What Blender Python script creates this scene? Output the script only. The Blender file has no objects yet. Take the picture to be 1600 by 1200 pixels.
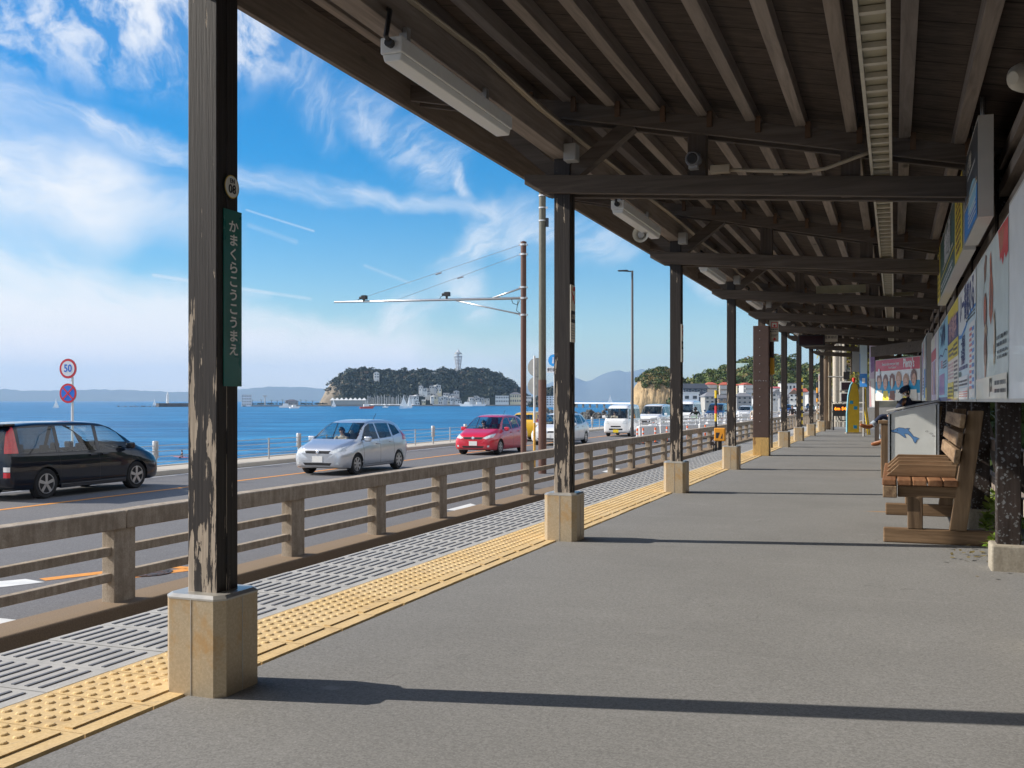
import bpy, bmesh, math, random
from mathutils import Vector, Matrix
random.seed(7)
R = math.radians
scene = bpy.context.scene
COL = scene.collection

# ------------------------------------------------------------------ camera, light, sky
TH = R(20.49)
EYE = Vector((0, 0, 1.0))
cd = bpy.data.cameras.new("camera"); cam = bpy.data.objects.new("camera", cd); COL.objects.link(cam)
cam.location = EYE; cam.rotation_euler = (R(90), 0, TH)
cd.sensor_width = 36; cd.lens = 36; cd.shift_y = 26/1600; cd.clip_start = .05; cd.clip_end = 60000
scene.camera = cam
SUN_EL, SUN_ROT = R(32), R(257.5)
SUN_DIR = Vector((math.sin(SUN_ROT)*math.cos(SUN_EL), math.cos(SUN_ROT)*math.cos(SUN_EL), math.sin(SUN_EL)))
sl = bpy.data.lights.new("sun", 'SUN'); sl.energy = 4.1; sl.angle = R(.5); sl.color = (1, .93, .82)
so = bpy.data.objects.new("sun", sl); COL.objects.link(so); so.rotation_euler = SUN_DIR.to_track_quat('Z', 'Y').to_euler()
vs = scene.view_settings
vs.view_transform = 'Standard'; vs.look = 'None'; vs.exposure = 0.62; vs.gamma = 1.0
scene.cycles.use_denoising = True
scene.cycles.max_bounces = 8; scene.cycles.diffuse_bounces = 4; scene.cycles.transparent_max_bounces = 16
scene.cycles.volume_bounces = 0
scene.cycles.sample_clamp_indirect = 6.0

class NT:
    """short node builder"""
    def __init__(s, tree): s.t = tree; s.n = tree.nodes; s.l = tree.links
    def new(s, typ, **kw):
        n = s.n.new(typ)
        for k, v in kw.items(): setattr(n, k, v)
        return n
    def set(s, sock, v):
        if isinstance(v, bpy.types.NodeSocket): s.l.new(v, sock)
        elif v is not None:
            try: sock.default_value = v
            except Exception: sock.default_value = (*v, 1)[:4]
    def m(s, op, a, b=None, c=None, clamp=False):
        n = s.new('ShaderNodeMath', operation=op); n.use_clamp = clamp
        s.set(n.inputs[0], a)
        if b is not None: s.set(n.inputs[1], b)
        if c is not None: s.set(n.inputs[2], c)
        return n.outputs[0]
    def v(s, op, a, b=None, scale=None):
        n = s.new('ShaderNodeVectorMath', operation=op)
        s.set(n.inputs[0], a)
        if b is not None: s.set(n.inputs[1], b)
        if scale is not None: s.set(n.inputs['Scale'], scale)
        return n.outputs['Value'] if op in ('LENGTH', 'DOT_PRODUCT', 'DISTANCE') else n.outputs[0]
    def sep(s, a):
        n = s.new('ShaderNodeSeparateXYZ'); s.set(n.inputs[0], a); return n.outputs
    def comb(s, x=0, y=0, z=0):
        n = s.new('ShaderNodeCombineXYZ')
        for i, q in enumerate((x, y, z)): s.set(n.inputs[i], q)
        return n.outputs[0]
    def ss(s, x, e0, e1, o0=0., o1=1., interp='SMOOTHSTEP'):
        n = s.new('ShaderNodeMapRange', interpolation_type=interp)
        for i, q in enumerate((x, e0, e1, o0, o1)): s.set(n.inputs[i], q)
        return n.outputs[0]
    def noise(s, vec, scale=5., detail=4., rough=.55, dist=0., out=0, dim='3D'):
        n = s.new('ShaderNodeTexNoise', noise_dimensions=dim)
        if vec is not None: s.set(n.inputs['Vector'], vec)
        n.inputs['Scale'].default_value = scale; n.inputs['Detail'].default_value = detail
        n.inputs['Roughness'].default_value = rough; n.inputs['Distortion'].default_value = dist
        return n.outputs[out]
    def voro(s, vec, scale=5., feature='F1', out=0, rnd=1.):
        n = s.new('ShaderNodeTexVoronoi', feature=feature)
        if vec is not None: s.set(n.inputs['Vector'], vec)
        n.inputs['Scale'].default_value = scale; n.inputs['Randomness'].default_value = rnd
        return n.outputs[out]
    def mix(s, f, a, b, blend='MIX'):
        n = s.new('ShaderNodeMix', data_type='RGBA', blend_type=blend)
        s.set(n.inputs[0], f); s.set(n.inputs[6], a if not isinstance(a, tuple) else (*a, 1)[:4]); s.set(n.inputs[7], b if not isinstance(b, tuple) else (*b, 1)[:4])
        return n.outputs[2]
    def mapv(s, vec, scale=(1, 1, 1), rot=(0, 0, 0), loc=(0, 0, 0)):
        n = s.new('ShaderNodeMapping'); s.set(n.inputs[0], vec)
        n.inputs['Location'].default_value = loc; n.inputs['Rotation'].default_value = rot; n.inputs['Scale'].default_value = scale
        return n.outputs[0]
    def bump(s, h, strength=.3, dist=.01):
        n = s.new('ShaderNodeBump'); n.inputs['Strength'].default_value = strength; n.inputs['Distance'].default_value = dist
        s.set(n.inputs['Height'], h); return n.outputs[0]

def px_dir(px, py):
    u = (px-800)/1600; v = (626-py)/1600
    return Vector((-math.sin(TH)+u*math.cos(TH), math.cos(TH)+u*math.sin(TH), v))
def at_d(px, py, d): return EYE + px_dir(px, py)*d
def at_z(px, py, z): r = px_dir(px, py); return EYE + r*((z-EYE.z)/r.z)
def at_x(px, py, x): r = px_dir(px, py); return EYE + r*(x/r.x)

# ---- sky: Nishita plus cirrus laid out by azimuth and elevation
world = bpy.data.worlds.new("World"); scene.world = world; world.use_nodes = True
w = NT(world.node_tree); w.n.clear()
sky = w.new('ShaderNodeTexSky', sky_type='NISHITA'); sky.sun_disc = False
sky.sun_elevation = SUN_EL; sky.sun_rotation = SUN_ROT; sky.altitude = 0; sky.air_density = 1.0; sky.dust_density = .35; sky.ozone_density = 2.2
hs = w.new('ShaderNodeHueSaturation'); hs.inputs['Hue'].default_value = .502; hs.inputs['Saturation'].default_value = 1.72; hs.inputs['Value'].default_value = .95
w.l.new(sky.outputs[0], hs.inputs['Color'])
gen = w.new('ShaderNodeTexCoord').outputs['Generated']
gx, gy, gz = w.sep(gen)
AZ = w.m('ADD', w.m('ARCTAN2', gx, gy), TH)             # azimuth measured from the north-west bay
EL = w.m('ARCSINE', gz)
P0 = w.comb(AZ, EL, 0.)
warp = w.v('SCALE', w.v('SUBTRACT', w.noise(P0, 9., 3., .55, out=1), (.5, .5, .5)), scale=.05)
warp2 = w.v('SCALE', w.v('SUBTRACT', w.noise(P0, 38., 3., .6, out=1), (.5, .5, .5)), scale=.016)
PW = w.v('MULTIPLY', w.v('ADD', w.v('ADD', P0, warp), warp2), (1, 1, 0))
def azel(px, py):
    u = (px-800)/1600; v = (626-py)/1600
    return math.atan(u), math.atan(v/math.sqrt(1+u*u))
def fibre(ang, stretch, scale, lo, hi):
    n = w.noise(w.mapv(w.mapv(PW, rot=(0, 0, -ang)), scale=(1/stretch, 1, 1)), scale, 6., .62, .4)
    return w.ss(n, lo, hi)
fib_a = fibre(R(-18), 5, 40, .36, .68)      # long bands that sink to the right
fib_b = fibre(R(28), 4, 42, .38, .66)       # streaks that rise to the right
fib_c = fibre(R(62), 3.5, 48, .42, .72)     # steep feathered wisps
puff = w.ss(w.noise(w.mapv(w.mapv(PW, rot=(0, 0, R(-25))), scale=(1, .7, 1)), 26., 7., .62, .3), .37, .66)
soft = w.ss(w.noise(w.mapv(PW, rot=(0, 0, R(12)), scale=(.35, 1, 1)), 16., 5., .6), .28, .62)
def stroke(p, q, width, amp, tex, src=None, keep=.25):
    a, b = Vector((*azel(*p), 0)), Vector((*azel(*q), 0)); d = b-a; wr = width/1600
    pa = w.v('SUBTRACT', src or PW, tuple(a))
    t = w.m('DIVIDE', w.v('DOT_PRODUCT', pa, tuple(d)), d.length_squared, clamp=True)
    dist = w.v('LENGTH', w.v('SUBTRACT', pa, w.v('SCALE', tuple(d), scale=t)))
    mk = w.ss(dist, wr, wr*.05, 0., amp)
    return w.m('MULTIPLY', mk, w.m('MULTIPLY_ADD', tex, 1-keep, keep)) if tex is not None else mk
S = [
 stroke((-60, 20), (190, 30), 115, .8, puff, keep=.0), stroke((190, 20), (340, 45), 125, .8, puff, keep=.05), stroke((380, 50), (450, 50), 85, .6, puff, keep=.05),
 stroke((-60, 130), (150, 185), 34, .55, fib_a), stroke((150, 185), (310, 245), 34, .6, fib_a), stroke((370, 272), (560, 312), 32, .62, fib_a), stroke((560, 312), (775, 322), 24, .5, fib_a, keep=.4),
 stroke((-80, 250), (150, 300), 120, 1.05, soft, keep=.3), stroke((150, 290), (330, 345), 70, .6, soft, keep=.2),
 stroke((-60, 400), (140, 425), 50, .75, fib_a, keep=.3), stroke((140, 430), (330, 500), 40, .7, fib_a, keep=.3),
 stroke((-120, 520), (300, 540), 115, 1.35, soft, keep=.62), stroke((300, 545), (640, 565), 75, 1.0, soft, keep=.45), stroke((620, 555), (860, 565), 50, .55, soft, keep=.3),
 stroke((460, 90), (505, 190), 60, .34, fib_c, keep=.15), stroke((570, 165), (690, 260), 62, .42, fib_b, keep=.15), stroke((540, 150), (600, 200), 50, .35, fib_c, keep=.1),
 stroke((710, 275), (722, 298), 16, .8, fib_c, keep=.4), stroke((640, 238), (665, 262), 18, .45, fib_b),
 stroke((745, 380), (705, 445), 38, .8, fib_b, keep=.25), stroke((700, 440), (630, 500), 42, .62, fib_b, keep=.2), stroke((720, 450), (740, 480), 40, .6, fib_b), stroke((640, 500), (450, 560), 45, .5, fib_b),
 stroke((770, 350), (960, 370), 62, .55, fib_b, keep=.2), stroke((820, 330), (790, 380), 45, .5, fib_c), stroke((1085, 445), (1112, 460), 26, .6, fib_b, keep=.4),
 stroke((385, 328), (490, 361), 2.6, .5, soft, P0), stroke((390, 352), (462, 378), 6, .3, soft, P0), stroke((240, 430), (485, 467), 4.2, .45, soft, P0), stroke((300, 448), (420, 462), 9, .2, soft, P0), stroke((570, 415), (640, 442), 4, .3, soft, P0),
 stroke((-200, 606), (760, 616), 75, .8, soft, PW, keep=.75), stroke((-100, 470), (250, 500), 80, .9, soft, keep=.35), stroke((-80, 425), (300, 520), 60, .75, fib_a, keep=.2), stroke((-80, 490), (420, 555), 80, 1.0, fib_a, keep=.4), stroke((380, 500), (640, 560), 50, .6, fib_a, keep=.2), stroke((-300, 360), (-900, 300), 300, .9, soft),
]
acc = S[0]
for q in S[1:]: acc = w.m('SUBTRACT', w.m('ADD', acc, q), w.m('MULTIPLY', acc, w.m('MINIMUM', q, 1.)))
acc = w.m('MULTIPLY', acc, .93, clamp=True)
fill_veil = w.m('MULTIPLY', w.m('MULTIPLY', w.ss(w.m('ABSOLUTE', AZ), .62, 1.1), w.ss(EL, 1.25, .5)), w.ss(w.noise(P0, 3.2, 5., .6), .3, .6, .35, 1.))  # bright clouds added outside the view to lift the fill light
acc = w.m('MAXIMUM', acc, w.m('MULTIPLY', fill_veil, .92))
cl = w.mix(w.ss(w.m('ABSOLUTE', AZ), .6, 1.1), w.mix(w.ss(EL, .0, .16), (8.6, 8.1, 7.9), (7.0, 7.0, 7.0)), (9.6, 9.4, 9.2))  # cloud colour raised out of view, part of the added fill
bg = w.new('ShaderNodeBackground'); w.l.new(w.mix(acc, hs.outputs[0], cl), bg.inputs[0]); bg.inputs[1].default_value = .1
w.l.new(bg.outputs[0], w.new('ShaderNodeOutputWorld').inputs[0])
world.cycles.sampling_method = 'MANUAL'; world.cycles.sample_map_resolution = 512

# ------------------------------------------------------------------ materials
def base(name, rough=.7, metal=0., spec=None):
    m = bpy.data.materials.new(name); m.use_nodes = True
    t = NT(m.node_tree); b = t.n['Principled BSDF']
    b.inputs['Roughness'].default_value = rough; b.inputs['Metallic'].default_value = metal
    if spec is not None: b.inputs['Specular IOR Level'].default_value = spec
    return m, t, b
def obco(t): return t.new('ShaderNodeTexCoord').outputs['Object']
def mat(name, col, rough=.6, metal=0., var=.0, scale=8., bump=0., bscale=60., coat=0., spec=None, bdist=.01, stretch=(1, 1, 1)):
    m, t, b = base(name, rough, metal, spec)
    if var or bump: co = t.mapv(obco(t), scale=stretch)
    if var:
        n = t.noise(co, scale, 5., .6)
        c = t.mix(t.ss(n, .25, .75, interp='LINEAR'), tuple(x*(1-var) for x in col), tuple(min(1, x*(1+var)) for x in col))
        t.l.new(c, b.inputs['Base Color'])
        t.l.new(t.ss(n, .2, .8, max(0, rough-.08), min(1, rough+.08), 'LINEAR'), b.inputs['Roughness'])
    else: b.inputs['Base Color'].default_value = (*col, 1)
    if bump: t.l.new(t.bump(t.noise(co, bscale, 4., .6), bump, bdist), b.inputs['Normal'])
    if coat: b.inputs['Coat Weight'].default_value = coat; b.inputs['Coat Roughness'].default_value = .03
    return m
def emit(name, col, s):
    m, t, b = base(name, .5); b.inputs['Base Color'].default_value = (*[c*.3 for c in col], 1)
    b.inputs['Emission Color'].default_value = (*col, 1); b.inputs['Emission Strength'].default_value = s; return m
def wood(name, c1, c2, axis=1, rough=.75, grain=26., knots=True, bump=.25, edge=None, blotch=.35):
    m, t, b = base(name, rough, spec=.3); co = obco(t)
    st = [1., 1., 1.]; st[axis] = .06
    g = t.noise(t.mapv(co, scale=tuple(st)), grain, 6., .65, .6)
    st2 = [1., 1., 1.]; st2[axis] = .25
    big = t.noise(t.mapv(co, scale=tuple(st2)), 3.1, 4., .6)
    rnd = t.new('ShaderNodeObjectInfo').outputs['Random']
    f = t.m('ADD', t.ss(g, .3, .7, interp='LINEAR'), t.m('MULTIPLY', t.m('SUBTRACT', big, .5), blotch*3), clamp=True)
    c = t.mix(f, c1, c2)
    if knots:
        st3 = [1., 1., 1.]; st3[axis] = .35
        k = t.voro(t.mapv(co, scale=tuple(st3)), 3.2)
        c = t.mix(t.ss(k, .03, .11), tuple(x*.45 for x in c1), c)
    c = t.mix(t.ss(rnd, 0, 1, .0, .28), c, tuple(x*.55 for x in c1))
    t.l.new(c, b.inputs['Base Color'])
    t.l.new(t.bump(g, bump, .006), b.inputs['Normal'])
    return m
def peel(name, wear=0., zlo=.4, zhi=2.2, paint=(.030, .025, .024), bare=(.54, .45, .36)):
    """dark paint flaking off grey timber, most where the weather side is low"""
    m, t, b = base(name, .62, spec=.35); co = obco(t); x, y, z = t.sep(co)
    a = t.noise(t.mapv(co, scale=(1, 1, .085)), 34., 6., .68, .5)
    c = t.noise(t.mapv(co, scale=(1, 1, .22)), 9., 4., .6)
    fine = t.noise(t.mapv(co, scale=(1, 1, .03)), 120., 4., .7)
    h = t.ss(z, zhi, zlo, -.17, .12, 'LINEAR')
    nx = t.sep(t.new('ShaderNodeNewGeometry').outputs['True Normal'])[0]
    side = t.ss(nx, .3, .8, 0., -.18)
    k = t.m('ADD', t.m('ADD', t.m('ADD', a, t.m('MULTIPLY', t.m('SUBTRACT', c, .5), .75)), h), t.m('ADD', side, wear))
    f = t.ss(k, .535, .555)
    pc = t.mix(t.ss(fine, .3, .7), tuple(v*.7 for v in paint), tuple(v*1.5 for v in paint))
    bc = t.mix(t.ss(fine, .3, .7), tuple(v*.62 for v in bare), bare)
    t.l.new(t.mix(f, pc, bc), b.inputs['Base Color'])
    t.l.new(t.mix(f, (.55, .55, .55), (.85, .85, .85)), b.inputs['Roughness'])
    hh = t.m('ADD', t.m('MULTIPLY', f, -1.), t.m('MULTIPLY', fine, .5))
    t.l.new(t.bump(hh, .5, .004), b.inputs['Normal'])
    return m
def asphalt(name, col, speck=.35, stains=.18, scale=1., rust=None, cracks=False):
    m, t, b = base(name, .88, spec=.25); co = obco(t)
    f1 = t.sep(t.voro(co, 185*scale, out=1))[0]; f2 = t.voro(co, 60*scale); fz = t.noise(co, 60*scale, 3., .7); big = t.noise(co, .9, 5., .6); med = t.noise(t.mapv(co, scale=(1, .35, 1)), 5., 5., .65)
    c = t.mix(t.m('ADD', t.m('MULTIPLY', f1, .65), t.m('MULTIPLY', t.ss(fz, .3, .7), .35)), tuple(v*(1-speck) for v in col), tuple(v*(1+speck) for v in col))
    c = t.mix(t.m('MULTIPLY', t.ss(f2, .16, .08), t.ss(t.noise(co, 23*scale, 2., .5), .55, .6, 0., .7)), c, tuple(min(1, v*2.2) for v in col))
    c = t.mix(t.ss(big, .35, .7, 0., stains), c, tuple(v*.55 for v in col))
    c = t.mix(t.ss(med, .55, .8, 0., stains*1.2), c, tuple(v*1.35 for v in col))
    if rust:
        p, sz = rust; q = t.v('MULTIPLY', t.v('SUBTRACT', co, tuple(p)), (1/sz[0], 1/sz[1], 1))
        k = t.m('SUBTRACT', t.ss(t.v('LENGTH', q), 1.1, .0), t.m('MULTIPLY', t.noise(co, 9., 5., .7), .55)); c = t.mix(t.ss(k, .0, .5, 0., .75), c, (.42, .24, .09))
    if cracks:
        wv = t.v('ADD', co, t.v('SCALE', t.v('SUBTRACT', t.noise(co, 2.2, 5., .65, out=1), (.5, .5, .5)), scale=.5)); e = t.voro(t.mapv(wv, scale=(.55, .3, 1)), 1., 'DISTANCE_TO_EDGE')
        c = t.mix(t.m('MULTIPLY', t.ss(e, .0045, .0012), t.ss(t.noise(co, .8, 3., .6), .52, .66, 0., .55)), c, tuple(v*.45 for v in col))
        pt = t.voro(t.v('ADD', co, t.v('SCALE', t.noise(co, 6., 3., .6, out=1), scale=.12)), 1.7); c = t.mix(t.ss(pt, .075, .03, 0., .5), c, tuple(min(1, v*1.55) for v in col))
        ln = t.noise(t.mapv(co, rot=(0, 0, R(9)), scale=(.25, 2.2, 1)), 2.4, 6., .7); c = t.mix(t.ss(ln, .56, .74, 0., .3), c, tuple(v*1.4 for v in col)); c = t.mix(t.ss(ln, .42, .28, 0., .3), c, tuple(v*.62 for v in col))
        gum = t.voro(co, 3.1); c = t.mix(t.ss(gum, .022, .016, 0., .7), c, tuple(v*.5 for v in col))
    t.l.new(c, b.inputs['Base Color'])
    t.l.new(t.bump(f1, .3, .003), b.inputs['Normal'])
    return m
def concrete(name, col, dirt=(.09, .075, .055), amt=.7, streak=True):
    m, t, b = base(name, .85, spec=.25); co = obco(t)
    n = t.noise(co, 5., 6., .65); f = t.noise(co, 70., 4., .7); s = t.noise(t.mapv(co, scale=(1, 1, .12)), 16., 5., .65)
    c = t.mix(t.ss(f, .3, .7), tuple(v*.82 for v in col), tuple(v*1.12 for v in col))
    d = t.m('ADD', t.m('MULTIPLY', n, .6), t.m('MULTIPLY', s, .55 if streak else 0.))
    c = t.mix(t.ss(d, .42, .74, 0., amt), c, dirt)
    t.l.new(c, b.inputs['Base Color']); t.l.new(t.bump(f, .35, .004), b.inputs['Normal'])
    return m
def glassy(name, tint=(.55, .62, .62), clear=.62, rough=.02):
    m, t, b = base(name, rough)
    tr = t.new('ShaderNodeBsdfTransparent'); tr.inputs[0].default_value = (*tint, 1)
    gl = t.new('ShaderNodeBsdfGlossy'); gl.inputs['Roughness'].default_value = rough; gl.inputs[0].default_value = (1, 1, 1, 1)
    ge = t.new('ShaderNodeNewGeometry'); ct = t.m('ABSOLUTE', t.v('DOT_PRODUCT', ge.outputs['Normal'], ge.outputs['Incoming']))
    fr = t.m('MULTIPLY_ADD', t.m('POWER', t.m('SUBTRACT', 1., ct), 5.), .92, .06)
    dk = t.new('ShaderNodeBsdfDiffuse'); dk.inputs[0].default_value = (.01, .012, .013, 1)
    m1 = t.new('ShaderNodeMixShader'); m1.inputs[0].default_value = clear; t.l.new(dk.outputs[0], m1.inputs[1]); t.l.new(tr.outputs[0], m1.inputs[2])
    m2 = t.new('ShaderNodeMixShader'); t.l.new(fr, m2.inputs[0]); t.l.new(m1.outputs[0], m2.inputs[1]); t.l.new(gl.outputs[0], m2.inputs[2])
    t.l.new(m2.outputs[0], t.n['Material Output'].inputs[0]); return m
def rusty(name, paint, rust=(.16, .065, .028), amt=.35, rough=.55, metal=.0, stretch=(1, 1, .3)):
    m, t, b = base(name, rough, metal); co = t.mapv(obco(t), scale=stretch)
    n = t.noise(co, 11., 6., .68); f = t.noise(co, 60., 3., .6)
    c = t.mix(t.ss(f, .3, .7), tuple(v*.85 for v in paint), tuple(min(1, v*1.12) for v in paint))
    t.l.new(t.mix(t.ss(n, .62-amt*.3, .74-amt*.2, 0., .85), c, rust), b.inputs['Base Color'])
    t.l.new(t.bump(f, .15, .003), b.inputs['Normal']); return m
def leafmat(name, c1, c2, c3=None):
    m, t, b = base(name, .6, spec=.25)
    r = t.new('ShaderNodeNewGeometry').outputs['Random Per Island']; n = t.noise(obco(t), .35, 3., .6)
    c = t.mix(r, c1, c2); c = t.mix(t.ss(n, .4, .68), c, c3 or c2)
    t.l.new(c, b.inputs['Base Color'])
    b.inputs['Transmission Weight'].default_value = 0
    return m

# ------------------------------------------------------------------ mesh helpers
class MB:
    def __init__(s): s.v = []; s.f = []; s.mi = []
    def add(s, vs, fs, m=0):
        o = len(s.v); s.v += [tuple(v) for v in vs]; s.f += [tuple(i+o for i in f) for f in fs]; s.mi += [m]*len(fs); return s
    def box(s, x0, y0, z0, x1, y1, z1, m=0):
        x0, x1 = sorted((x0, x1)); y0, y1 = sorted((y0, y1)); z0, z1 = sorted((z0, z1))
        return s.add([(x0, y0, z0), (x1, y0, z0), (x1, y1, z0), (x0, y1, z0), (x0, y0, z1), (x1, y0, z1), (x1, y1, z1), (x0, y1, z1)],
              [(0, 3, 2, 1), (4, 5, 6, 7), (0, 1, 5, 4), (1, 2, 6, 5), (2, 3, 7, 6), (3, 0, 4, 7)], m)
    def beam(s, p, q, a, b, up=(0, 0, 1), m=0):
        """bar from p to q, a wide across, b deep along up"""
        p, q = Vector(p), Vector(q); d = (q-p).normalized(); u = Vector(up); x = d.cross(u).normalized(); u = x.cross(d).normalized()
        x *= a/2; u *= b/2
        return s.add([p-x-u, p+x-u, p+x+u, p-x+u, q-x-u, q+x-u, q+x+u, q-x+u], [(0, 1, 2, 3), (7, 6, 5, 4), (0, 4, 5, 1), (1, 5, 6, 2), (2, 6, 7, 3), (3, 7, 4, 0)], m)
    def tube(s, pts, r, n=8, m=0, cap=True):
        pts = [Vector(p) for p in pts]; rs = r if isinstance(r, (list, tuple)) else [r]*len(pts)
        vs, fs = [], []; x = None
        for i, p in enumerate(pts):
            d = (pts[min(i+1, len(pts)-1)]-pts[max(i-1, 0)]).normalized()
            if x is None: x = d.orthogonal().normalized()
            x = (x-d*x.dot(d)).normalized(); y = d.cross(x)
            vs += [p+(x*math.cos(k*2*math.pi/n)+y*math.sin(k*2*math.pi/n))*rs[i] for k in range(n)]
        for i in range(len(pts)-1):
            for k in range(n): a, b = i*n+k, i*n+(k+1) % n; fs.append((a, b, b+n, a+n))
        if cap: fs += [tuple(range(n-1, -1, -1)), tuple((len(pts)-1)*n+k for k in range(n))]
        return s.add(vs, fs, m)
    def lathe(s, prof, c=(0, 0, 0), axis=(0, 0, 1), n=16, m=0):
        """profile of (radius, height) turned about axis"""
        ax = Vector(axis).normalized(); x = ax.orthogonal().normalized(); y = ax.cross(x); c = Vector(c); vs, fs = [], []
        for r, h in prof: vs += [c+ax*h+(x*math.cos(k*2*math.pi/n)+y*math.sin(k*2*math.pi/n))*r for k in range(n)]
        for i in range(len(prof)-1):
            for k in range(n): a, b = i*n+k, i*n+(k+1) % n; fs.append((a, b, b+n, a+n))
        fs += [tuple(range(n-1, -1, -1)), tuple((len(prof)-1)*n+k for k in range(n))]
        return s.add(vs, fs, m)
    def prism(s, poly, fn, d0, d1, m=0):
        """polygon (a,b) extruded from d0 to d1; fn(a,b,d) gives the point"""
        n = len(poly); vs = [fn(a, b, d0) for a, b in poly]+[fn(a, b, d1) for a, b in poly]
        return s.add(vs, [tuple(range(n-1, -1, -1)), tuple(range(n, 2*n))]+[(i, (i+1) % n, (i+1) % n+n, i+n) for i in range(n)], m)
    def quad(s, a, b, c, d, m=0): return s.add([a, b, c, d], [(0, 1, 2, 3)], m)
    def ico(s, c, r, sub=1, jit=0., sc=(1, 1, 1), m=0, rng=random):
        bm = bmesh.new(); bmesh.ops.create_icosphere(bm, subdivisions=sub, radius=1)
        vs = []
        for v in bm.verts:
            k = 1+rng.uniform(-jit, jit); vs.append((c[0]+v.co.x*r*k*sc[0], c[1]+v.co.y*r*k*sc[1], c[2]+v.co.z*r*k*sc[2]))
        fs = [tuple(v.index for v in f.verts) for f in bm.faces]; bm.free(); return s.add(vs, fs, m)
    def build(s, name, mats, parent=None, loc=None, rot=None, smooth=False, bevel=0., fix=True, auto=None):
        me = bpy.data.meshes.new(name); me.from_pydata(s.v, [], s.f)
        if not isinstance(mats, (list, tuple)): mats = [mats]
        for q in mats: me.materials.append(q)
        if len(mats) > 1: me.polygons.foreach_set('material_index', s.mi)
        if fix:
            bm = bmesh.new(); bm.from_mesh(me); bmesh.ops.recalc_face_normals(bm, faces=bm.faces); bm.to_mesh(me); bm.free()
        if smooth:
            me.polygons.foreach_set('use_smooth', [True]*len(me.polygons))
            if auto: me.set_sharp_from_angle(angle=R(auto))
        me.update()
        o = bpy.data.objects.new(name, me); COL.objects.link(o)
        if parent: o.parent = parent
        if loc is not None: o.location = loc
        if rot is not None: o.rotation_euler = rot
        if bevel:
            bv = o.modifiers.new('bevel', 'BEVEL'); bv.width = bevel; bv.segments = 2; bv.limit_method = 'ANGLE'; bv.angle_limit = R(40); bv.harden_normals = False
        return o
def tag(o, label=None, cat=None, group=None, kind=None):
    if label: o['label'] = label
    if cat: o['category'] = cat
    if group: o['group'] = group
    if kind: o['kind'] = kind
    return o
def thing(name, label, cat, loc=(0, 0, 0), rz=0., group=None):
    o = bpy.data.objects.new(name, None); COL.objects.link(o); o.location = loc; o.rotation_euler = (0, 0, rz); o.empty_display_size = .2
    return tag(o, label, cat, group)
KIDS = None
def dup(o, parent=None, swap=None):
    """copy of a thing with copies of its parts and sub-parts; swap maps a material to another"""
    c = o.copy(); COL.objects.link(c)
    if parent: c.parent = parent
    if swap and c.type == 'MESH' and any(m in swap for m in c.data.materials):
        c.data = c.data.copy()
        for i, m in enumerate(c.data.materials):
            if m in swap: c.data.materials[i] = swap[m]
    for ch in [q for q in o.children]: dup(ch, c, swap)
    return c
def text_geo(body, size=1., spacing=1., font_scale_x=1.):
    cu = bpy.data.curves.new('tmp_text', 'FONT'); cu.body = body; cu.size = size; cu.align_x = 'CENTER'; cu.align_y = 'CENTER'; cu.space_character = spacing; cu.resolution_u = 3
    o = bpy.data.objects.new('tmp_text', cu); COL.objects.link(o)
    bpy.context.view_layer.update(); dg = bpy.context.evaluated_depsgraph_get()
    me = bpy.data.meshes.new_from_object(o.evaluated_get(dg))
    v = [(q.co.x*font_scale_x, q.co.y) for q in me.vertices]; f = [tuple(p.vertices) for p in me.polygons]
    bpy.data.objects.remove(o); bpy.data.curves.remove(cu); bpy.data.meshes.remove(me)
    return v, f
def text_on(mb, body, size, fn, m=0, d=0., cx=0., cy=0., bold=0., sx=1., spacing=1.):
    """flat lettering laid on a surface; fn(a,b,d) gives the point"""
    v, f = text_geo(body, size, spacing, sx)
    offs = [(0, 0)] if not bold else [(-bold, 0), (bold, 0), (0, bold), (0, -bold)]
    for k, (ox, oy) in enumerate(offs): mb.add([fn(a+cx+ox, b+cy+oy, d+k*.0004) for a, b in v], f, m)
def ell(cx, cy, rx, ry, n=20, a0=0., a1=2*math.pi): return [(cx+rx*math.cos(a0+(a1-a0)*k/n), cy+ry*math.sin(a0+(a1-a0)*k/n)) for k in range(n)]
def flat(mb, poly, fn, d, m): mb.add([fn(a, b, d) for a, b in poly], [tuple(range(len(poly)))], m)
def lerp(a, b, t): return a+(b-a)*t
# ------------------------------------------------------------------ shared materials
M_ply = mat('weathered_plywood', (.22, .10, .055), .7, var=.3, scale=4, bump=.1)
M_dark = mat('dark_timber', (.055, .042, .035), .75, var=.35, scale=9, bump=.2, bscale=30)
M_roofx = wood('roof_timber_across', (.085, .068, .056), (.17, .138, .115), 0)
M_roofy = wood('roof_timber_along', (.19, .158, .135), (.36, .30, .255), 1)
M_roofz = wood('roof_timber_upright', (.075, .058, .048), (.15, .12, .1), 2)
M_plinth = None
M_asph = asphalt('platform_asphalt', (.228, .224, .217), .30, .2, 1., (at_z(1418, 801, 0), (.62, .10)), True)
M_road = asphalt('road_asphalt', (.165, .162, .165), .35, .15, .6)
M_conc = concrete('weathered_concrete', (.47, .395, .31), (.17, .13, .092), .62)
M_white = mat('white_enamel', (.8, .8, .78), .35, var=.05, scale=20)
M_alu = mat('aluminium', (.62, .62, .62), .35, metal=.9, var=.08, scale=15)
M_steel = mat('galvanised_steel', (.5, .5, .5), .45, metal=.7, var=.12, scale=14)
M_black = mat('black_plastic', (.02, .02, .022), .45)
M_rubber = mat('rubber', (.025, .025, .026), .8, var=.2, scale=30)
M_grey = mat('grey_paint', (.42, .42, .41), .5, var=.08, scale=12)

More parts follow.
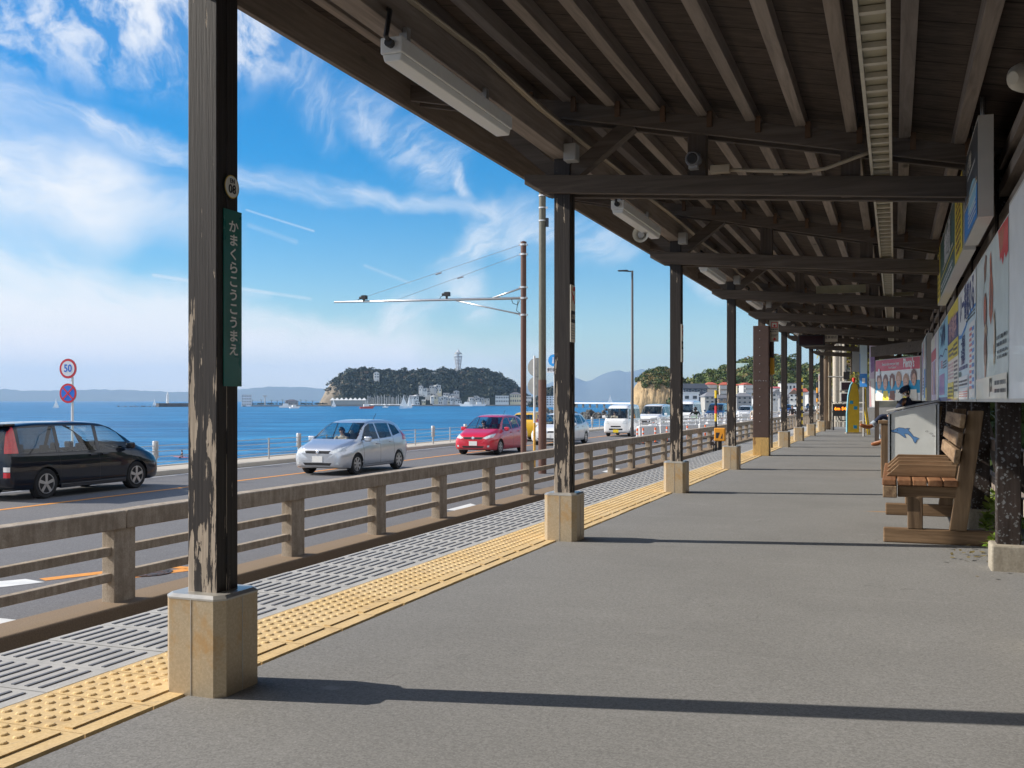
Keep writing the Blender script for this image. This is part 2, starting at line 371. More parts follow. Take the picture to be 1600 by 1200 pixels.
# ------------------------------------------------------------------ platform
PY0, PY1 = -4., 41.
b = MB(); b.add([(-2.245, PY0, 0), (1.1, PY0, 0), (1.1, PY1, 0), (-2.245, PY1, 0)], [(0, 1, 2, 3)])
b.add([(-3.33, PY0, -.03), (-2.2, PY0, -.03), (-2.2, PY1, -.03), (-3.33, PY1, -.03)], [(0, 1, 2, 3)])
b.add([(-3.33, PY0, -1.6), (-3.33, PY1, -1.6), (-3.33, PY1, -.03), (-3.33, PY0, -.03)], [(0, 1, 2, 3)])
b.add([(-2.245, PY0, -.03), (-2.245, PY1, -.03), (-2.245, PY1, 0), (-2.245, PY0, 0)], [(0, 1, 2, 3)])
b.build('platform', M_asph, fix=False)['kind'] = 'structure'

def tactile_mat():
    m, t, bs = base('tactile_yellow', .72, spec=.3); co = obco(t)
    n = t.noise(co, 6., 6., .65); f = t.noise(co, 90., 3., .6); g = t.noise(co, 1.3, 3., .5)
    c = t.mix(t.ss(f, .3, .7), (.63, .44, .20), (.75, .545, .275)); c = t.mix(t.ss(n, .48, .72, 0., .6), c, (.46, .32, .17)); sc = t.noise(t.mapv(co, scale=(1, .5, 1)), 22., 5., .7); c = t.mix(t.ss(sc, .56, .70, 0., .6), c, (.36, .29, .2)); c = t.mix(t.ss(g, .4, .7, 0., .25), c, (.82, .68, .45))
    t.l.new(c, bs.inputs['Base Color']); t.l.new(t.bump(f, .2, .002), bs.inputs['Normal']); return m
M_yel = tactile_mat(); M_mort = mat('mortar', (.23, .19, .14), .9, var=.3, scale=20)
M_gtile = mat('grey_tile', (.45, .44, .42), .75, var=.16, scale=5, bump=.15, bscale=90)
M_slot = mat('slot_bar', (.14, .15, .175), .75, var=.25, scale=30)  # darker blue-grey for the bars along each tile
b = MB(); TL = .302
b.box(-2.712, PY0, -.0295, -2.2455, PY1, -.012, 1)
k0, k1 = int(PY0/TL), int(PY1/TL)
rr = random.Random(3)
for k in range(k0, k1):
    y0 = k*TL+.003; y1 = (k+1)*TL-.003; dz = rr.uniform(-.0012, .0012)
    b.box(-2.705, y0, -.012, -2.262+rr.uniform(-.004, .004), y1, .004+dz)
    near = y0 < 12
    for i in range(5):
        for j in range(5):
            c = (-2.666+.06*j, y0+.028+.06*i, .004+dz)
            if near: b.lathe([(.0165, -.001), (.0145, .0035), (.0105, .0055)], c, n=10)
            elif y0 < 30: b.lathe([(.0165, -.001), (.0115, .005)], c, n=6)
    b.box(-2.362, y0+.02, .004+dz, -2.332, y1-.02, .0095+dz)
b.build('tactile_paving', [M_yel, M_mort])['kind'] = 'structure'
b = MB()
for k in range(k0, k1):
    y0 = k*TL+.003; y1 = (k+1)*TL-.003; dz = rr.uniform(-.001, .001)
    b.box(-3.31, y0, -.0295, -2.713, y1, .003+dz)
    if y0 < 32:
        for q in range(9):
            xs = -3.275+.0615*q
            b.box(xs, y0+.03, .003+dz, xs+.014, y1-.03, .0066+dz, 1)
b.build('edge_tiles_ground', [M_gtile, M_slot])['kind'] = 'structure'

# ------------------------------------------------------------------ canopy
FR = [-1.1, 2.99, 7.06, 11.11, 15.14, 19.12, 22.75, 26.4, 30.4, 34.9]
PX = -2.2335
def zr(x): return 3.012-.205*(x+2.2)      # underside of the rafters
def zt(x): return 2.48-.08*(x-PX)         # underside of the tie beams
canopy = thing('platform_canopy', 'long dark timber platform canopy on one row of flaking posts', 'canopy')
def plinth_mat():
    m, t, bs = base('stained_steel_cover', .42, .35); co = obco(t)
    n = t.noise(t.mapv(co, scale=(1, 1, .6)), 9., 6., .7); f = t.noise(co, 120., 3., .7); z = t.sep(co)[2]
    k = t.m('ADD', n, t.ss(z, .02, .2, -.12, .06))
    c = t.mix(t.ss(f, .35, .75), (.46, .37, .25), (.57, .47, .33)); c = t.mix(t.ss(k, .5, .74, 0., .75), c, (.5, .29, .10)); c = t.mix(t.ss(f, .66, .8, 0., .5), c, (.25, .13, .05))
    t.l.new(c, bs.inputs['Base Color']); return m
M_plinth = plinth_mat(); M_plinthtop = mat('cover_cap_steel', (.5, .48, .44), .35, metal=.5, var=.15, scale=15)
wears = [0, -.022, 0., -.02, -.03, 0, -.05, -.05, -.06, -.06]
peels = {}
for i, y in enumerate(FR):
    h = .06
    if i == 5: continue
    key = wears[i]
    if key not in peels: peels[key] = peel('flaking_paint_%d' % i, key, .35 if i == 1 else .2, 2.15 if i == 1 else 1.75)
    b = MB()
    ztop = zr(PX)-.06
    b.box(-h, -h, .3, h, h, ztop)
    b.box(h-.003, -h+.052, .3, h+.004, -h+.06, ztop) if i < 4 else None
    p = b.build('post', peels[key], canopy, (PX, y, 0), bevel=.007)
    # chamfered steel cover round the foot
    c, s = .121, .09; H = .325
    oc = [(-s, -c), (s, -c), (c, -s), (c, s), (s, c), (-s, c), (-c, s), (-c, -s)]
    b = MB(); b.prism(oc, lambda a, q, d: (a, q, d), -.005, H)
    b.prism([(a*1.012, q*1.012) for a, q in oc], lambda a, q, d: (a, q, d), H, H+.006, 1)
    b.add([(a*1.012, q*1.012, H+.006) for a, q in oc]+[(a*.9, q*.9, H+.016) for a, q in oc], [(k, (k+1) % 8, (k+1) % 8+8, k+8) for k in range(8)]+[tuple(range(8, 16))], 1)
    b.box(-.0015, -c-.0018, 0, .0015, -c+.001, H, 1); b.box(c-.001, -.0015, 0, c+.0018, .0015, H, 1)
    b.build('base_cover', [M_plinth, M_plinthtop], p, (0, 0, 0))
# the riveted steel post
M_brown = mat('brown_steel', (.075, .045, .038), .5, var=.15, scale=14, bump=.05)
M_yelfoot = rusty('worn_yellow_paint', (.55, .36, .13), amt=.25)
b = MB(); b.box(-.14, -.14, .33, .14, .14, 2.36)
p = tag(b.build('post', M_brown, canopy, (PX-.04, FR[5], 0), bevel=.006), 'wide riveted brown steel post with a yellow foot')
b = MB()
for k in range(12): b.lathe([(.008, 0), (.006, .006)], (-.02, -.14, .62+.15*k), (0, -1, 0), 8)
for k in range(5): b.lathe([(.008, 0), (.006, .006)], (-.09+.045*k, -.14, 1.36), (0, -1, 0), 8)
b.build('rivet_row', M_alu, p)
b = MB(); b.box(-.142, -.142, 0, .142, .142, .33); b.build('base_cover', M_yelfoot, p, bevel=.006)
b = MB(); b.box(-.06, -.06, 2.36, .06, .06, 2.9); b.build('post_head', M_roofz, p)
XW = .9; cleat0 = bolt0 = None
for i, y in enumerate(FR):
    # pair of tie planks that clasp the post, ends cut back underneath
    for s in (-1, 1):
        y0 = y+s*.062; y1 = y+s*.107; x0, x1 = PX-.27, XW
        b = MB()
        pf = [(x0, zt(x0)+.06), (x0+.12, zt(x0+.12)), (x1, zt(x1)), (x1, zt(x1)+.13), (x0, zt(x0)+.13)]
        b.prism(pf, lambda a, q, d: (a, d, q), y0, y1)
        t = b.build('tie_beam', M_roofx, canopy, bevel=.004)
        if s < 0:
            for xb in (PX, -1.27, -.27):
                if bolt0 is None: b = MB(); b.lathe([(.016, 0), (.016, .006), (.008, .012)], (0, 0, 0), (0, -1, 0), 8); bolt0 = q = b.build('bolt', M_black, t)
                else: q = bolt0.copy(); COL.objects.link(q); q.parent = t
                q.location = (xb, y0, zt(xb)+.065)
    for s in (-1, 1):
        y0 = y+s*.062; y1 = y+s*.102; x0, x1 = -3.42, 1.35
        b = MB(); b.prism([(x0, zr(x0)), (x1, zr(x1)), (x1, zr(x1)+.118), (x0, zr(x0)+.118)], lambda a, q, d: (a, d, q), y0, y1)
        t = b.build('rafter', M_roofx, canopy, bevel=.004)
        if s < 0 and 0 < i < 8:
            if 'cleat_wood' not in bpy.data.materials: wood('cleat_wood', (.09, .05, .03), (.17, .10, .06), 2)
            for k in range(-9, 4):
                xp = .026+.32*k+.065
                if cleat0 is None:
                    b = MB(); b.box(0, -.02, .045, .035, .005, .15); cleat0 = q = b.build('cleat', bpy.data.materials['cleat_wood'], t)
                else: q = cleat0.copy(); COL.objects.link(q); q.parent = t
                q.location = (xp, y0-.045, zr(xp))

    for xb in (-1.27, -.27):
        b = MB(); b.box(xb-.06, y-.06, zt(xb)+.02, xb+.06, y+.06, zr(xb)+.08); b.build('strut', M_roofz, canopy)
    b = MB(); b.beam((PX+.03, y, 2.6), (PX+.5, y, zr(PX+.5)+.03), .1, .1, up=(0, 0, 1)); b.build('brace', M_roofx, canopy)
    b = MB(); b.beam((PX-.03, y, 2.62), (PX-.72, y, zr(PX-.72)+.05), .1, .1, up=(0, 0, 1)); b.build('brace', M_roofx, canopy)
RY0, RY1 = -4.2, 37.2
for k in range(-10, 5):
    x = .026+.32*k; z = zr(x+.035)+.12
    b = MB(); b.box(x, RY0, z, x+.07, RY1, z+.1)
    b.build('purlin', M_roofy, canopy, bevel=.003)
b = MB(); b.box(PX-.062, RY0, 2.735, PX+.062, RY1, 2.955)
b.build('wall_plate', M_roofy, canopy, bevel=.004)
def deck_mat():
    m, t, bs = base('roof_boards', .85, spec=.2); co = obco(t); x, y, z = t.sep(co)
    g = t.noise(t.mapv(co, scale=(.08, 1, 1)), 30., 6., .65, .5); big = t.noise(co, 1.7, 4., .6)
    ln = t.m('PINGPONG', y, .15); c = t.mix(t.ss(g, .3, .7), (.052, .04, .034), (.10, .078, .065)); c = t.mix(t.ss(big, .4, .7, 0., .4), c, (.05, .04, .036))
    c = t.mix(t.ss(ln, .003, .007), (.012, .01, .008), c)
    t.l.new(c, bs.inputs['Base Color']); t.l.new(t.bump(g, .2, .004), bs.inputs['Normal']); return m
b = MB()
b.prism([(-3.5, zr(-3.5)+.221), (1.5, zr(1.5)+.221), (1.5, zr(1.5)+.26), (-3.5, zr(-3.5)+.26)], lambda a, q, d: (a, d, q), RY0, RY1)
b.build('roof_deck', deck_mat(), canopy)
b = MB(); b.prism([(-3.53, zr(-3.53)+.262), (1.53, zr(1.53)+.262), (1.53, zr(1.53)+.29), (-3.53, zr(-3.53)+.29)], lambda a, q, d: (a, d, q), RY0-.03, RY1+.03)
b.build('roof_sheet', mat('roof_metal', (.2, .17, .15), .5, var=.2), canopy)
b = MB(); b.box(-3.5, RY0-.02, 3.225, -3.462, RY1+.02, zr(-3.5)+.22)
b.build('fascia', M_roofy, canopy, bevel=.003)

# right-hand wall of the shelter: posts, rails, boarding above the posters
WX = .565
def lichen_mat():
    m, t, bs = base('lichen_timber', .8, spec=.25); co = obco(t)
    n = t.noise(co, 9., 4., .65); v = t.voro(t.v('ADD', co, t.v('SCALE', t.noise(co, 45., 4., .7, out=1), scale=.035)), 42.); f = t.noise(co, 160., 3., .7)
    g = t.noise(t.mapv(co, scale=(1, 1, .06)), 30., 5., .6)
    k = t.m('SUBTRACT', t.m('ADD', t.m('MULTIPLY', n, .95), t.m('MULTIPLY', f, .25)), v)
    c = t.mix(t.ss(g, .3, .7), (.022, .016, .014), (.05, .038, .034))
    c = t.mix(t.ss(k, .22, .46, 0., .62), c, t.mix(f, (.14, .15, .16), (.34, .36, .38)))
    t.l.new(c, bs.inputs['Base Color']); return m
M_lich = lichen_mat()
M_plain = concrete('pale_concrete', (.42, .38, .31), (.14, .11, .08), .5)
wall = thing('shelter_wall', 'dark timber wall frame with lichen posts behind the poster boards', 'wall')
wy = [2.5+2.1*k for k in range(-2, 17)]
for k, y in enumerate(wy):
    y = y+.02
    if y > 37: break
    b = MB(); b.box(0, -.065, .15, .13, .065, 2.45); p = b.build('post', M_lich, wall, (WX, y, 0), bevel=.006)
    b = MB(); b.box(-.035, -.11, -.02, .2, .11, .155); b.build('footing', M_plain, p, bevel=.012)
    b = MB(); b.beam((WX+.45, y, .0), (WX+.1, y, 1.5), .07, .07); b.build('raking_strut', M_dark, wall)
for z in (2.02, 2.2, 2.36):
    b = MB(); b.box(WX+.01, RY0, z, WX+.1, RY1, z+.07); b.build('rail', M_roofy, wall)
b = MB(); b.box(WX+.14, RY0, .32, WX+.19, RY1, .42); b.build('rail', M_roofy, wall)
b = MB(); b.box(WX+.14, RY0, .62, WX+.18, RY1, .7); b.build('rail', M_roofy, wall)
b = MB(); b.box(WX+.2, RY0, 1.0, WX+.23, RY1, 2.62); b.build('boarding', M_dark, wall)
b = MB(); b.box(WX+.115, 3.0, 2.05, WX+.2, 6.3, 2.62); b.build('plywood_sheet', M_ply, wall)
# ------------------------------------------------------------------ track trench, road, sea
ZR, ZS = -1.1, -6.0
b = MB(); b.quad((-7.3, -40, -1.6), (-3.32, -40, -1.6), (-3.32, 260, -1.6), (-7.3, 260, -1.6))
b.build('track_bed_ground', asphalt('ballast', (.16, .13, .11), .7, .3, .25), fix=False)['kind'] = 'structure'
b = MB()
for x in (-4.15, -5.22):
    b.box(x-.055, -40, -1.56, x+.055, 230, -1.55); b.box(x-.012, -40, -1.55, x+.012, 230, -1.46); b.box(x-.03, -40, -1.46, x+.03, 230, -1.43)
b.build('railway_rails_ground', rusty('rail_steel', (.2, .16, .14), amt=.4, metal=.4))['kind'] = 'structure'
b = MB(); b.quad((-19.25, -60, ZR), (-7.7, -60, ZR), (-7.7, 900, ZR), (-19.25, 900, ZR))
b.build('road', M_road, fix=False)['kind'] = 'structure'
b = MB(); b.quad((1.0, -40, -.02), (60, -40, -.02), (60, 41, -.02), (1.0, 41, -.02)); b.quad((-7.8, 41, ZR-.02), (300, 41, ZR-.02), (300, 900, ZR-.02), (-7.8, 900, ZR-.02))
b.build('ground', asphalt('bare_ground', (.16, .14, .11), .5, .3, .3), fix=False)['kind'] = 'structure'
M_lineo = mat('orange_road_line', (.75, .30, .045), .7, var=.18, scale=9); M_linew = mat('white_road_line', (.68, .68, .66), .7, var=.18, scale=5)
b = MB(); z = ZR+.004
b.quad((-16.17, -60, z), (-16.02, -60, z), (-16.02, 500, z), (-16.17, 500, z), 0)
b.quad((-19.08, -60, z), (-18.95, -60, z), (-18.95, 500, z), (-19.08, 500, z), 1)
for k in range(40): b.quad((-13.05, 2+6*k, z), (-12.92, 2+6*k, z), (-12.92, 5+6*k, z), (-13.05, 5+6*k, z), 1) if k > 6 else None
def gq(*pts, m=0):
    q = [at_z(x, y, ZR) for x, y in pts]; b.quad(*[(p.x, p.y, z) for p in q], m)
# orange hatching round the manhole, white slabs beside the kerb
def strip(p, q, wd, m):
    p, q = at_z(*p, ZR), at_z(*q, ZR); d = (q-p); d.z = 0; n = Vector((-d.y, d.x, 0)).normalized()*wd/2
    b.quad(*[(v.x, v.y, z) for v in (p-n, p+n, q+n, q-n)], m)
strip((66, 906), (236, 886), .2, 0); strip((246, 885), (298, 888), .16, 0); strip((296, 890), (146, 909), .2, 0)
gq((-30, 930), (62, 909), (72, 907), (10, 907), m=1) if False else None
gq((-60, 925), (70, 910), (40, 905), (-60, 914), m=1); gq((-80, 985), (-20, 990), (55, 972), (-80, 958), m=1)
gq((697, 797), (722, 799), (753, 792), (735, 787), m=1); gq((940, 737), (952, 739), (978, 734), (962, 732), m=1)
b.build('road_markings', [M_lineo, M_linew])['kind'] = 'structure'
mp = at_z(228, 895, ZR)
b = MB(); b.lathe([(.31, 0), (.31, .012)], (mp.x, mp.y, ZR), n=24)
for k in range(-2, 3):
    L = math.sqrt(.27**2-(k*.1)**2); b.box(mp.x-L, mp.y+k*.1-.02, ZR+.012, mp.x+L, mp.y+k*.1+.02, ZR+.017)
tag(b.build('manhole_cover', rusty('cast_iron', (.07, .06, .055), amt=.5)), 'round rusty manhole cover in the asphalt beside orange marking lines', 'manhole cover')
b = MB(); b.box(-19.25, -60, ZR-.05, -20.6, 420, ZR+.13)
b.box(-20.6, -60, -9, -20.75, 420, ZR+.16)
b.build('sidewalk', concrete('pale_sidewalk', (.52, .47, .40), (.25, .22, .18), .4, False), bevel=.02)['kind'] = 'structure'
def sea_mat():
    m, t, bs = base('sea_water', .3, spec=.22); co = obco(t)
    p = t.mapv(t.mapv(co, rot=(0, 0, R(-30))), scale=(.30, 1, 1))
    a = t.noise(p, .035, 6., .62, .3); c = t.noise(p, .30, 5., .65, .4); d = t.noise(p, 1.4, 4., .65, .3)
    big = t.noise(t.mapv(co, scale=(.35, 1, 1)), .006, 5., .6)
    chop = t.m('ADD', t.m('MULTIPLY', c, .6), t.m('MULTIPLY', d, .4))
    col = t.mix(t.ss(chop, .38, .64), (.0, .07, .20), (.012, .23, .50))
    col = t.mix(t.ss(big, .35, .65, 0., .6), col, (.004, .09, .25))
    mid = t.noise(p, .11, 5., .65, .3); col = t.mix(t.ss(mid, .42, .58, .5, 0.), col, (.0, .055, .16)); col = t.mix(t.ss(mid, .52, .66, 0., .6), col, (.06, .33, .58)); col = t.mix(t.ss(a, .42, .62, 0., .45), col, (.03, .27, .52))
    foam = t.m('MULTIPLY', t.ss(d, .70, .74), t.ss(c, .56, .64))
    col = t.mix(t.m('MULTIPLY', foam, .6), col, (.7, .75, .8))
    t.l.new(col, bs.inputs['Base Color'])
    bs.inputs['IOR'].default_value = 1.33
    h = t.m('ADD', t.m('MULTIPLY', a, 3.), t.m('ADD', t.m('MULTIPLY', c, .9), t.m('MULTIPLY', d, .28)))
    t.l.new(t.bump(h, 1., 1.1), bs.inputs['Normal']); return m
b = MB(); n = 48; RS = 9600
ring = [(RS*math.cos(2*math.pi*k/n), RS*math.sin(2*math.pi*k/n), ZS) for k in range(n)]
b.add([(0, 0, ZS)]+ring, [(0, 1+k, 1+(k+1) % n) for k in range(n)])
b.build('sea', sea_mat(), fix=False)['kind'] = 'structure'

# ------------------------------------------------------------------ concrete fence along the track
fy = [-3.2, -.4, 2.4, 5.3, 8.48, 11.75, 14.1, 16.42, 18.76, 21.1]
while fy[-1] < 118: fy.append(fy[-1]+2.34)
fence = thing('concrete_fence', 'stained concrete fence of square posts and rails between track and road', 'fence', (-7.5, 0, ZR))
b = MB(); b.box(-.24, -40, -.5, .24, 120, .045); b.build('kerb', concrete('fence_kerb', (.26, .19, .125), (.06, .045, .03), .8, False), fence, bevel=.02)
PF = dict(loc=None)
post0 = None
for y in fy:
    if post0 is None:
        b = MB(); b.box(-.08, -.155, .03, .08, .155, .80); post0 = b.build('post', M_conc, fence, (0, y, 0), bevel=.008); post0['kind'] = 'thing'
        del post0['kind']
    else:
        p = post0.copy(); COL.objects.link(p); p.location = (0, y, 0)
for i in range(len(fy)-1):
    y0, y1 = fy[i], fy[i+1]
    if i % 2 == 0:
        ye = fy[min(i+2, len(fy)-1)]
        b = MB(); b.box(-.105, y0+.006, .785, .105, ye-.006, .975); b.build('top_rail', M_conc, fence, bevel=.014)
    if y0 < 80:
        for zc in (.30, .565):
            b = MB(); b.box(-.045, y0+.15, zc-.045, .045, y1-.15, zc+.045); b.build('rail', M_conc, fence, bevel=.008)
# ------------------------------------------------------------------ sea-side cable fence
cf = thing('cable_fence', 'steel cable fence of sleeved bollards along the sea wall', 'fence', (-19.75, 0, ZR+.13))
cy = [23.8+3.75*k for k in range(-9, 40)]
tk = tn = None
for y in cy:
    if tk is None:
        b = MB(); b.lathe([(.045, 0), (.045, .32), (.078, .325), (.085, .34), (.085, .55), (.07, .56), (.07, .575), (.085, .585), (.085, .80), (.078, .815), (.02, .83)], n=14)
        tk = b.build('post', M_steel, cf, (0, y, 0), smooth=True, auto=40); tk['label'] = 'thick bollard with a steel sleeve'
        b = MB(); b.tube([(0, 0, 0), (0, 0, .72)], .028, 8); tn = b.build('post', M_steel, cf, (0, y+1.9, 0), smooth=True, auto=40); tn['label'] = 'thin cable post'
    else:
        for s, q in ((tk, y), (tn, y+1.9)):
            c = s.copy(); COL.objects.link(c); c.location = (0, q, 0)
for z in (.2, .36, .52, .68):
    b = MB(); b.tube([(0, cy[0], z), (0, cy[-1]+1.9, z)], .013, 5); b.build('cable', M_steel, cf)

# ------------------------------------------------------------------ poles and road signs
M_rustpole = rusty('rust_brown_pole', (.13, .062, .045), (.09, .045, .03), .4, stretch=(1, 1, .2))
M_greenpole = rusty('grey_green_pole', (.135, .13, .095), (.1, .075, .055), .3, stretch=(1, 1, .15))
c0 = at_d(818, 626, 24.5)
t = thing('gantry_pole', 'rust brown steel pole with a long white arm stayed by two wires', 'pole', (c0.x, c0.y, ZR))
b = MB(); b.tube([(0, 0, 0), (0, 0, 5.88)], .068, 16); b.lathe([(.072, 5.86), (.072, 5.9), (.02, 5.92)], n=16); b.build('pole', M_rustpole, t, smooth=True, auto=40)
za = 2.45-ZR+1.0
b = MB(); b.tube([(.1, -.02, za), (-2.6, -.02, za+.04), (-5.15, -.02, za+.08)], [.034, .03, .026], 10)
b.tube([(0, -.02, za+.26), (-.78, -.02, za+.03)], .022, 8); b.tube([(0, -.02, za-.4), (-1.75, -.02, za)], .018, 8)
b.build('arm', M_alu, t, smooth=True)
b = MB()
for z in (5.83, 5.6, za+.26, za, za-.4): b.lathe([(.08, -.022), (.08, .022)], (0, 0, z), n=14); b.box(-.11, -.03, z-.02, .1, .03, z+.02)
b.build('clamp', M_alu, t)
for zt0, xe in ((5.83, -4.75), (5.6, -3.45)):
    b = MB(); b.tube([(-.06, -.02, zt0), (xe, -.02, za+.05)], .005, 5); f = lerp(0, xe, .45); b.tube([(f, -.02, lerp(zt0, za, .45)), (f-.16, -.02, lerp(zt0, za, .48))], .018, 6); b.build('stay_wire', M_alu, t)
for xe in (-4.3, -2.0):
    b = MB(); b.tube([(xe, -.02, za+.05), (xe, -.02, za+.13)], .03, 8); b.box(xe-.05, -.07, za+.12, xe+.07, .05, za+.22); b.tube([(xe-.12, -.02, za+.16), (xe-.03, -.02, za+.17)], .035, 8)
    b.tube([(xe-.02, -.02, za+.15), (xe-.15, -.02, za+.12), (xe-.2, -.02, za+.05)], .008, 5); b.build('sensor', M_black, t)
b = MB(); b.tube([(-.3, -.04, za), (-.25, -.05, za-.12), (-.13, -.05, za-.16), (-.08, -.05, za-.05)], .009, 5); b.tube([(-.12, -.05, za-.05), (-.16, -.05, za-.3), (-.07, -.05, za-.36)], .009, 5); b.build('cable', M_black, t)
c0 = at_d(847.5, 626, 29.5)
t = thing('utility_pole', 'thick grey green utility pole rising behind the canopy edge', 'pole', (c0.x, c0.y, ZR))
b = MB(); b.tube([(0, 0, 0), (0, 0, 2.7)], .118, 18); b.build('lower_sleeve', M_rustpole, t, smooth=True, auto=40)
b = MB(); b.tube([(0, 0, 2.7), (0, 0, 9.2)], [.108, .098], 18); b.build('pole', M_greenpole, t, smooth=True, auto=40)
b = MB()
for z in (8.0, 7.65, 7.28): b.lathe([(.115, -.02), (.115, .02)], (0, 0, z), n=16); b.box(.1, -.02, z-.03, .16, .02, z+.03)
b.build('clamp', M_alu, t)
b = MB(); b.tube([(.12, 0, 8.0), (.3, 0, 7.9), (.5, .3, 8.05)], .01, 5); b.box(.11, -.04, 7.1, .18, .04, 7.35); b.build('cable', M_black, t)
# sign faces: local a = right, b = up, facing -Y
def signfn(y=0.): return lambda a, q, d: (a, y-d, q)
M_red = mat('sign_red', (.62, .035, .05), .4); M_blue = mat('sign_blue', (.02, .16, .62), .4); M_swhite = mat('sign_white', (.72, .74, .78), .4); M_back = mat('sign_back', (.38, .38, .36), .5, metal=.2, var=.1)
M_lblue = mat('sign_light_blue', (.03, .35, .85), .4); M_ink = mat('ink', (.02, .02, .025), .5); M_whitepole = mat('white_pole', (.72, .72, .71), .4, var=.05)
def disc(t, name, cz, r, kind):
    b = MB(); f = signfn(-.045)
    b.prism(ell(0, cz, r, r, 36), f, -.012, 0, 0); 
    if kind == 'back': pass
    o = None
    mats = [M_back, M_red, M_swhite, M_blue, M_lblue]
    if kind == 'speed':
        flat(b, ell(0, cz, r*.985, r*.985, 36), f, .002, 1); flat(b, ell(0, cz, r*.76, r*.76, 36), f, .005, 2); text_on(b, '50', r*1.05, f, 3, .008, 0, cz, bold=r*.025, sx=.9)
    if kind == 'stop':
        flat(b, ell(0, cz, r*.985, r*.985, 36), f, .002, 1); flat(b, ell(0, cz, r*.78, r*.78, 36), f, .005, 3)
        for s in (-1, 1):
            c, k = math.cos(R(45)), s*math.sin(R(45)); L, h = r*.8, r*.085
            flat(b, [(-L*c-h*k*-1, cz-L*k-h*c), (L*c+h*k, cz+L*k-h*c), (L*c-h*k, cz+L*k+h*c), (-L*c-h*k, cz-L*k+h*c)], f, .008+.002*s, 1)
    if kind == 'walk':
        flat(b, ell(0, cz, r*.985, r*.985, 36), f, .002, 4)
        for a, q, rr_ in ((-.03, .09, .035), (.06, .1, .04)): flat(b, ell(a, cz+q, rr_*.8, rr_, 12), f, .005, 2)
        flat(b, [(.02, cz-.14), (.05, cz-.14), (.085, cz-.02), (.11, cz-.14), (.14, cz-.14), (.11, cz+.06), (.02, cz+.06)], f, .005, 2)
        flat(b, [(-.08, cz-.12), (.0, cz-.12), (-.01, cz+.05), (-.05, cz+.05)], f, .005, 2)
    return b.build(name, mats, t)
c0 = at_d(108, 626, 27.)
t = thing('road_sign', 'white road sign pole carrying a round red-ringed 50 above a red cross on blue', 'road sign', (c0.x, c0.y, ZR), R(6))
b = MB(); b.tube([(.1, 0, 0), (.1, 0, 3.05)], .032, 10); b.build('pole', M_whitepole, t, smooth=True, auto=40)
disc(t, 'speed_disc', 2.1+(626-576)/1600*27, .262, 'speed'); disc(t, 'no_stopping_disc', 2.1+(626-614.5)/1600*27, .262, 'stop')
c0 = at_d(835, 626, 32.)
t = thing('road_sign', 'white road sign pole with two grey disc backs and a worn yellow foot', 'road sign', (c0.x, c0.y, ZR))
b = MB(); b.tube([(0, 0, 0), (0, 0, 3.5)], .034, 10); b.build('pole', M_whitepole, t, smooth=True, auto=40)
b = MB(); b.tube([(0, 0, 0), (0, 0, 1.4)], .04, 10); b.build('foot_sleeve', rusty('yellow_sleeve', (.75, .42, .08), amt=.3), t, smooth=True, auto=40)
for cz in (3.14, 2.56):
    b = MB(); f = signfn(.06); b.prism(ell(.06, cz, .3, .3, 32), f, 0, .012); b.box(-.05, .035, cz-.02, .2, .055, cz+.02); b.build('disc_back', M_back, t)
c0 = at_d(866, 626, 40.)
t = thing('road_sign', 'blue round pedestrian sign with a white lettered plate behind the second canopy post', 'road sign', (c0.x, c0.y, ZR))
b = MB(); b.tube([(0, .03, 0), (0, .03, 3.95)], .03, 10); b.build('pole', M_whitepole, t, smooth=True, auto=40)
disc(t, 'blue_disc', 2.1+63/1600*40, .235, 'walk')
b = MB(); f = signfn(-.03); cz = 2.1+48/1600*40; b.prism([(-.3, cz-.11), (.3, cz-.11), (.3, cz+.11), (-.3, cz+.11)], f, -.01, 0); text_on(b, '歩行者専用', .15, f, 1, .003, 0, cz, bold=.003, sx=.75); b.build('text_plate', [M_swhite, M_ink], t)
c0 = at_d(988, 626, 52.)
t = thing('street_lamp', 'tall thin dark street lamp with a short arm over the road', 'street lamp', (c0.x, c0.y, ZR))
b = MB(); b.tube([(0, 0, 0), (0, 0, 1.2), (0, 0, 8.7)], [.085, .075, .052], 12); b.build('pole', mat('lamp_grey', (.09, .085, .085), .5), t, smooth=True)
b = MB(); b.tube([(0, 0, 8.66), (-.55, -.1, 8.7)], .03, 8); b.build('arm', M_black, t)
b = MB(); b.box(-.72, -.2, 8.68, -.2, .05, 8.74); b.build('lamp_head', M_black, t, bevel=.02)
# stop position markers on the fence
for px, py, ch, d in ((866, 733, '2', 23.), (1108, 689, '4', 41.)):
    p = at_d(px, py, d)
    t = thing('stop_marker', ('dark diamond stop plate with a white 2 on the fence' if ch == '2' else 'dark stop plate with a white 4 on the fence'), 'stop marker', (p.x+.18, p.y, ZR), R(10))
    b = MB(); b.tube([(0, 0, 0), (0, 0, p.z-ZR)], .02, 8); b.build('stake', M_rustpole if ch == '2' else M_black, t)
    b = MB(); f = signfn(-.025); h = p.z-ZR; b.prism([(-.15, h), (0, h-.2), (.15, h), (0, h+.2)] if ch == '2' else [(-.13, h-.17), (.13, h-.17), (.13, h+.17), (-.13, h+.17)], f, -.01, 0); text_on(b, ch, .3, f, 1, .003, 0, h, bold=.006); b.build('plate', [mat('plate_brown', (.08, .065, .06), .6) if 'plate_brown' not in bpy.data.materials else bpy.data.materials['plate_brown'], M_swhite], t)
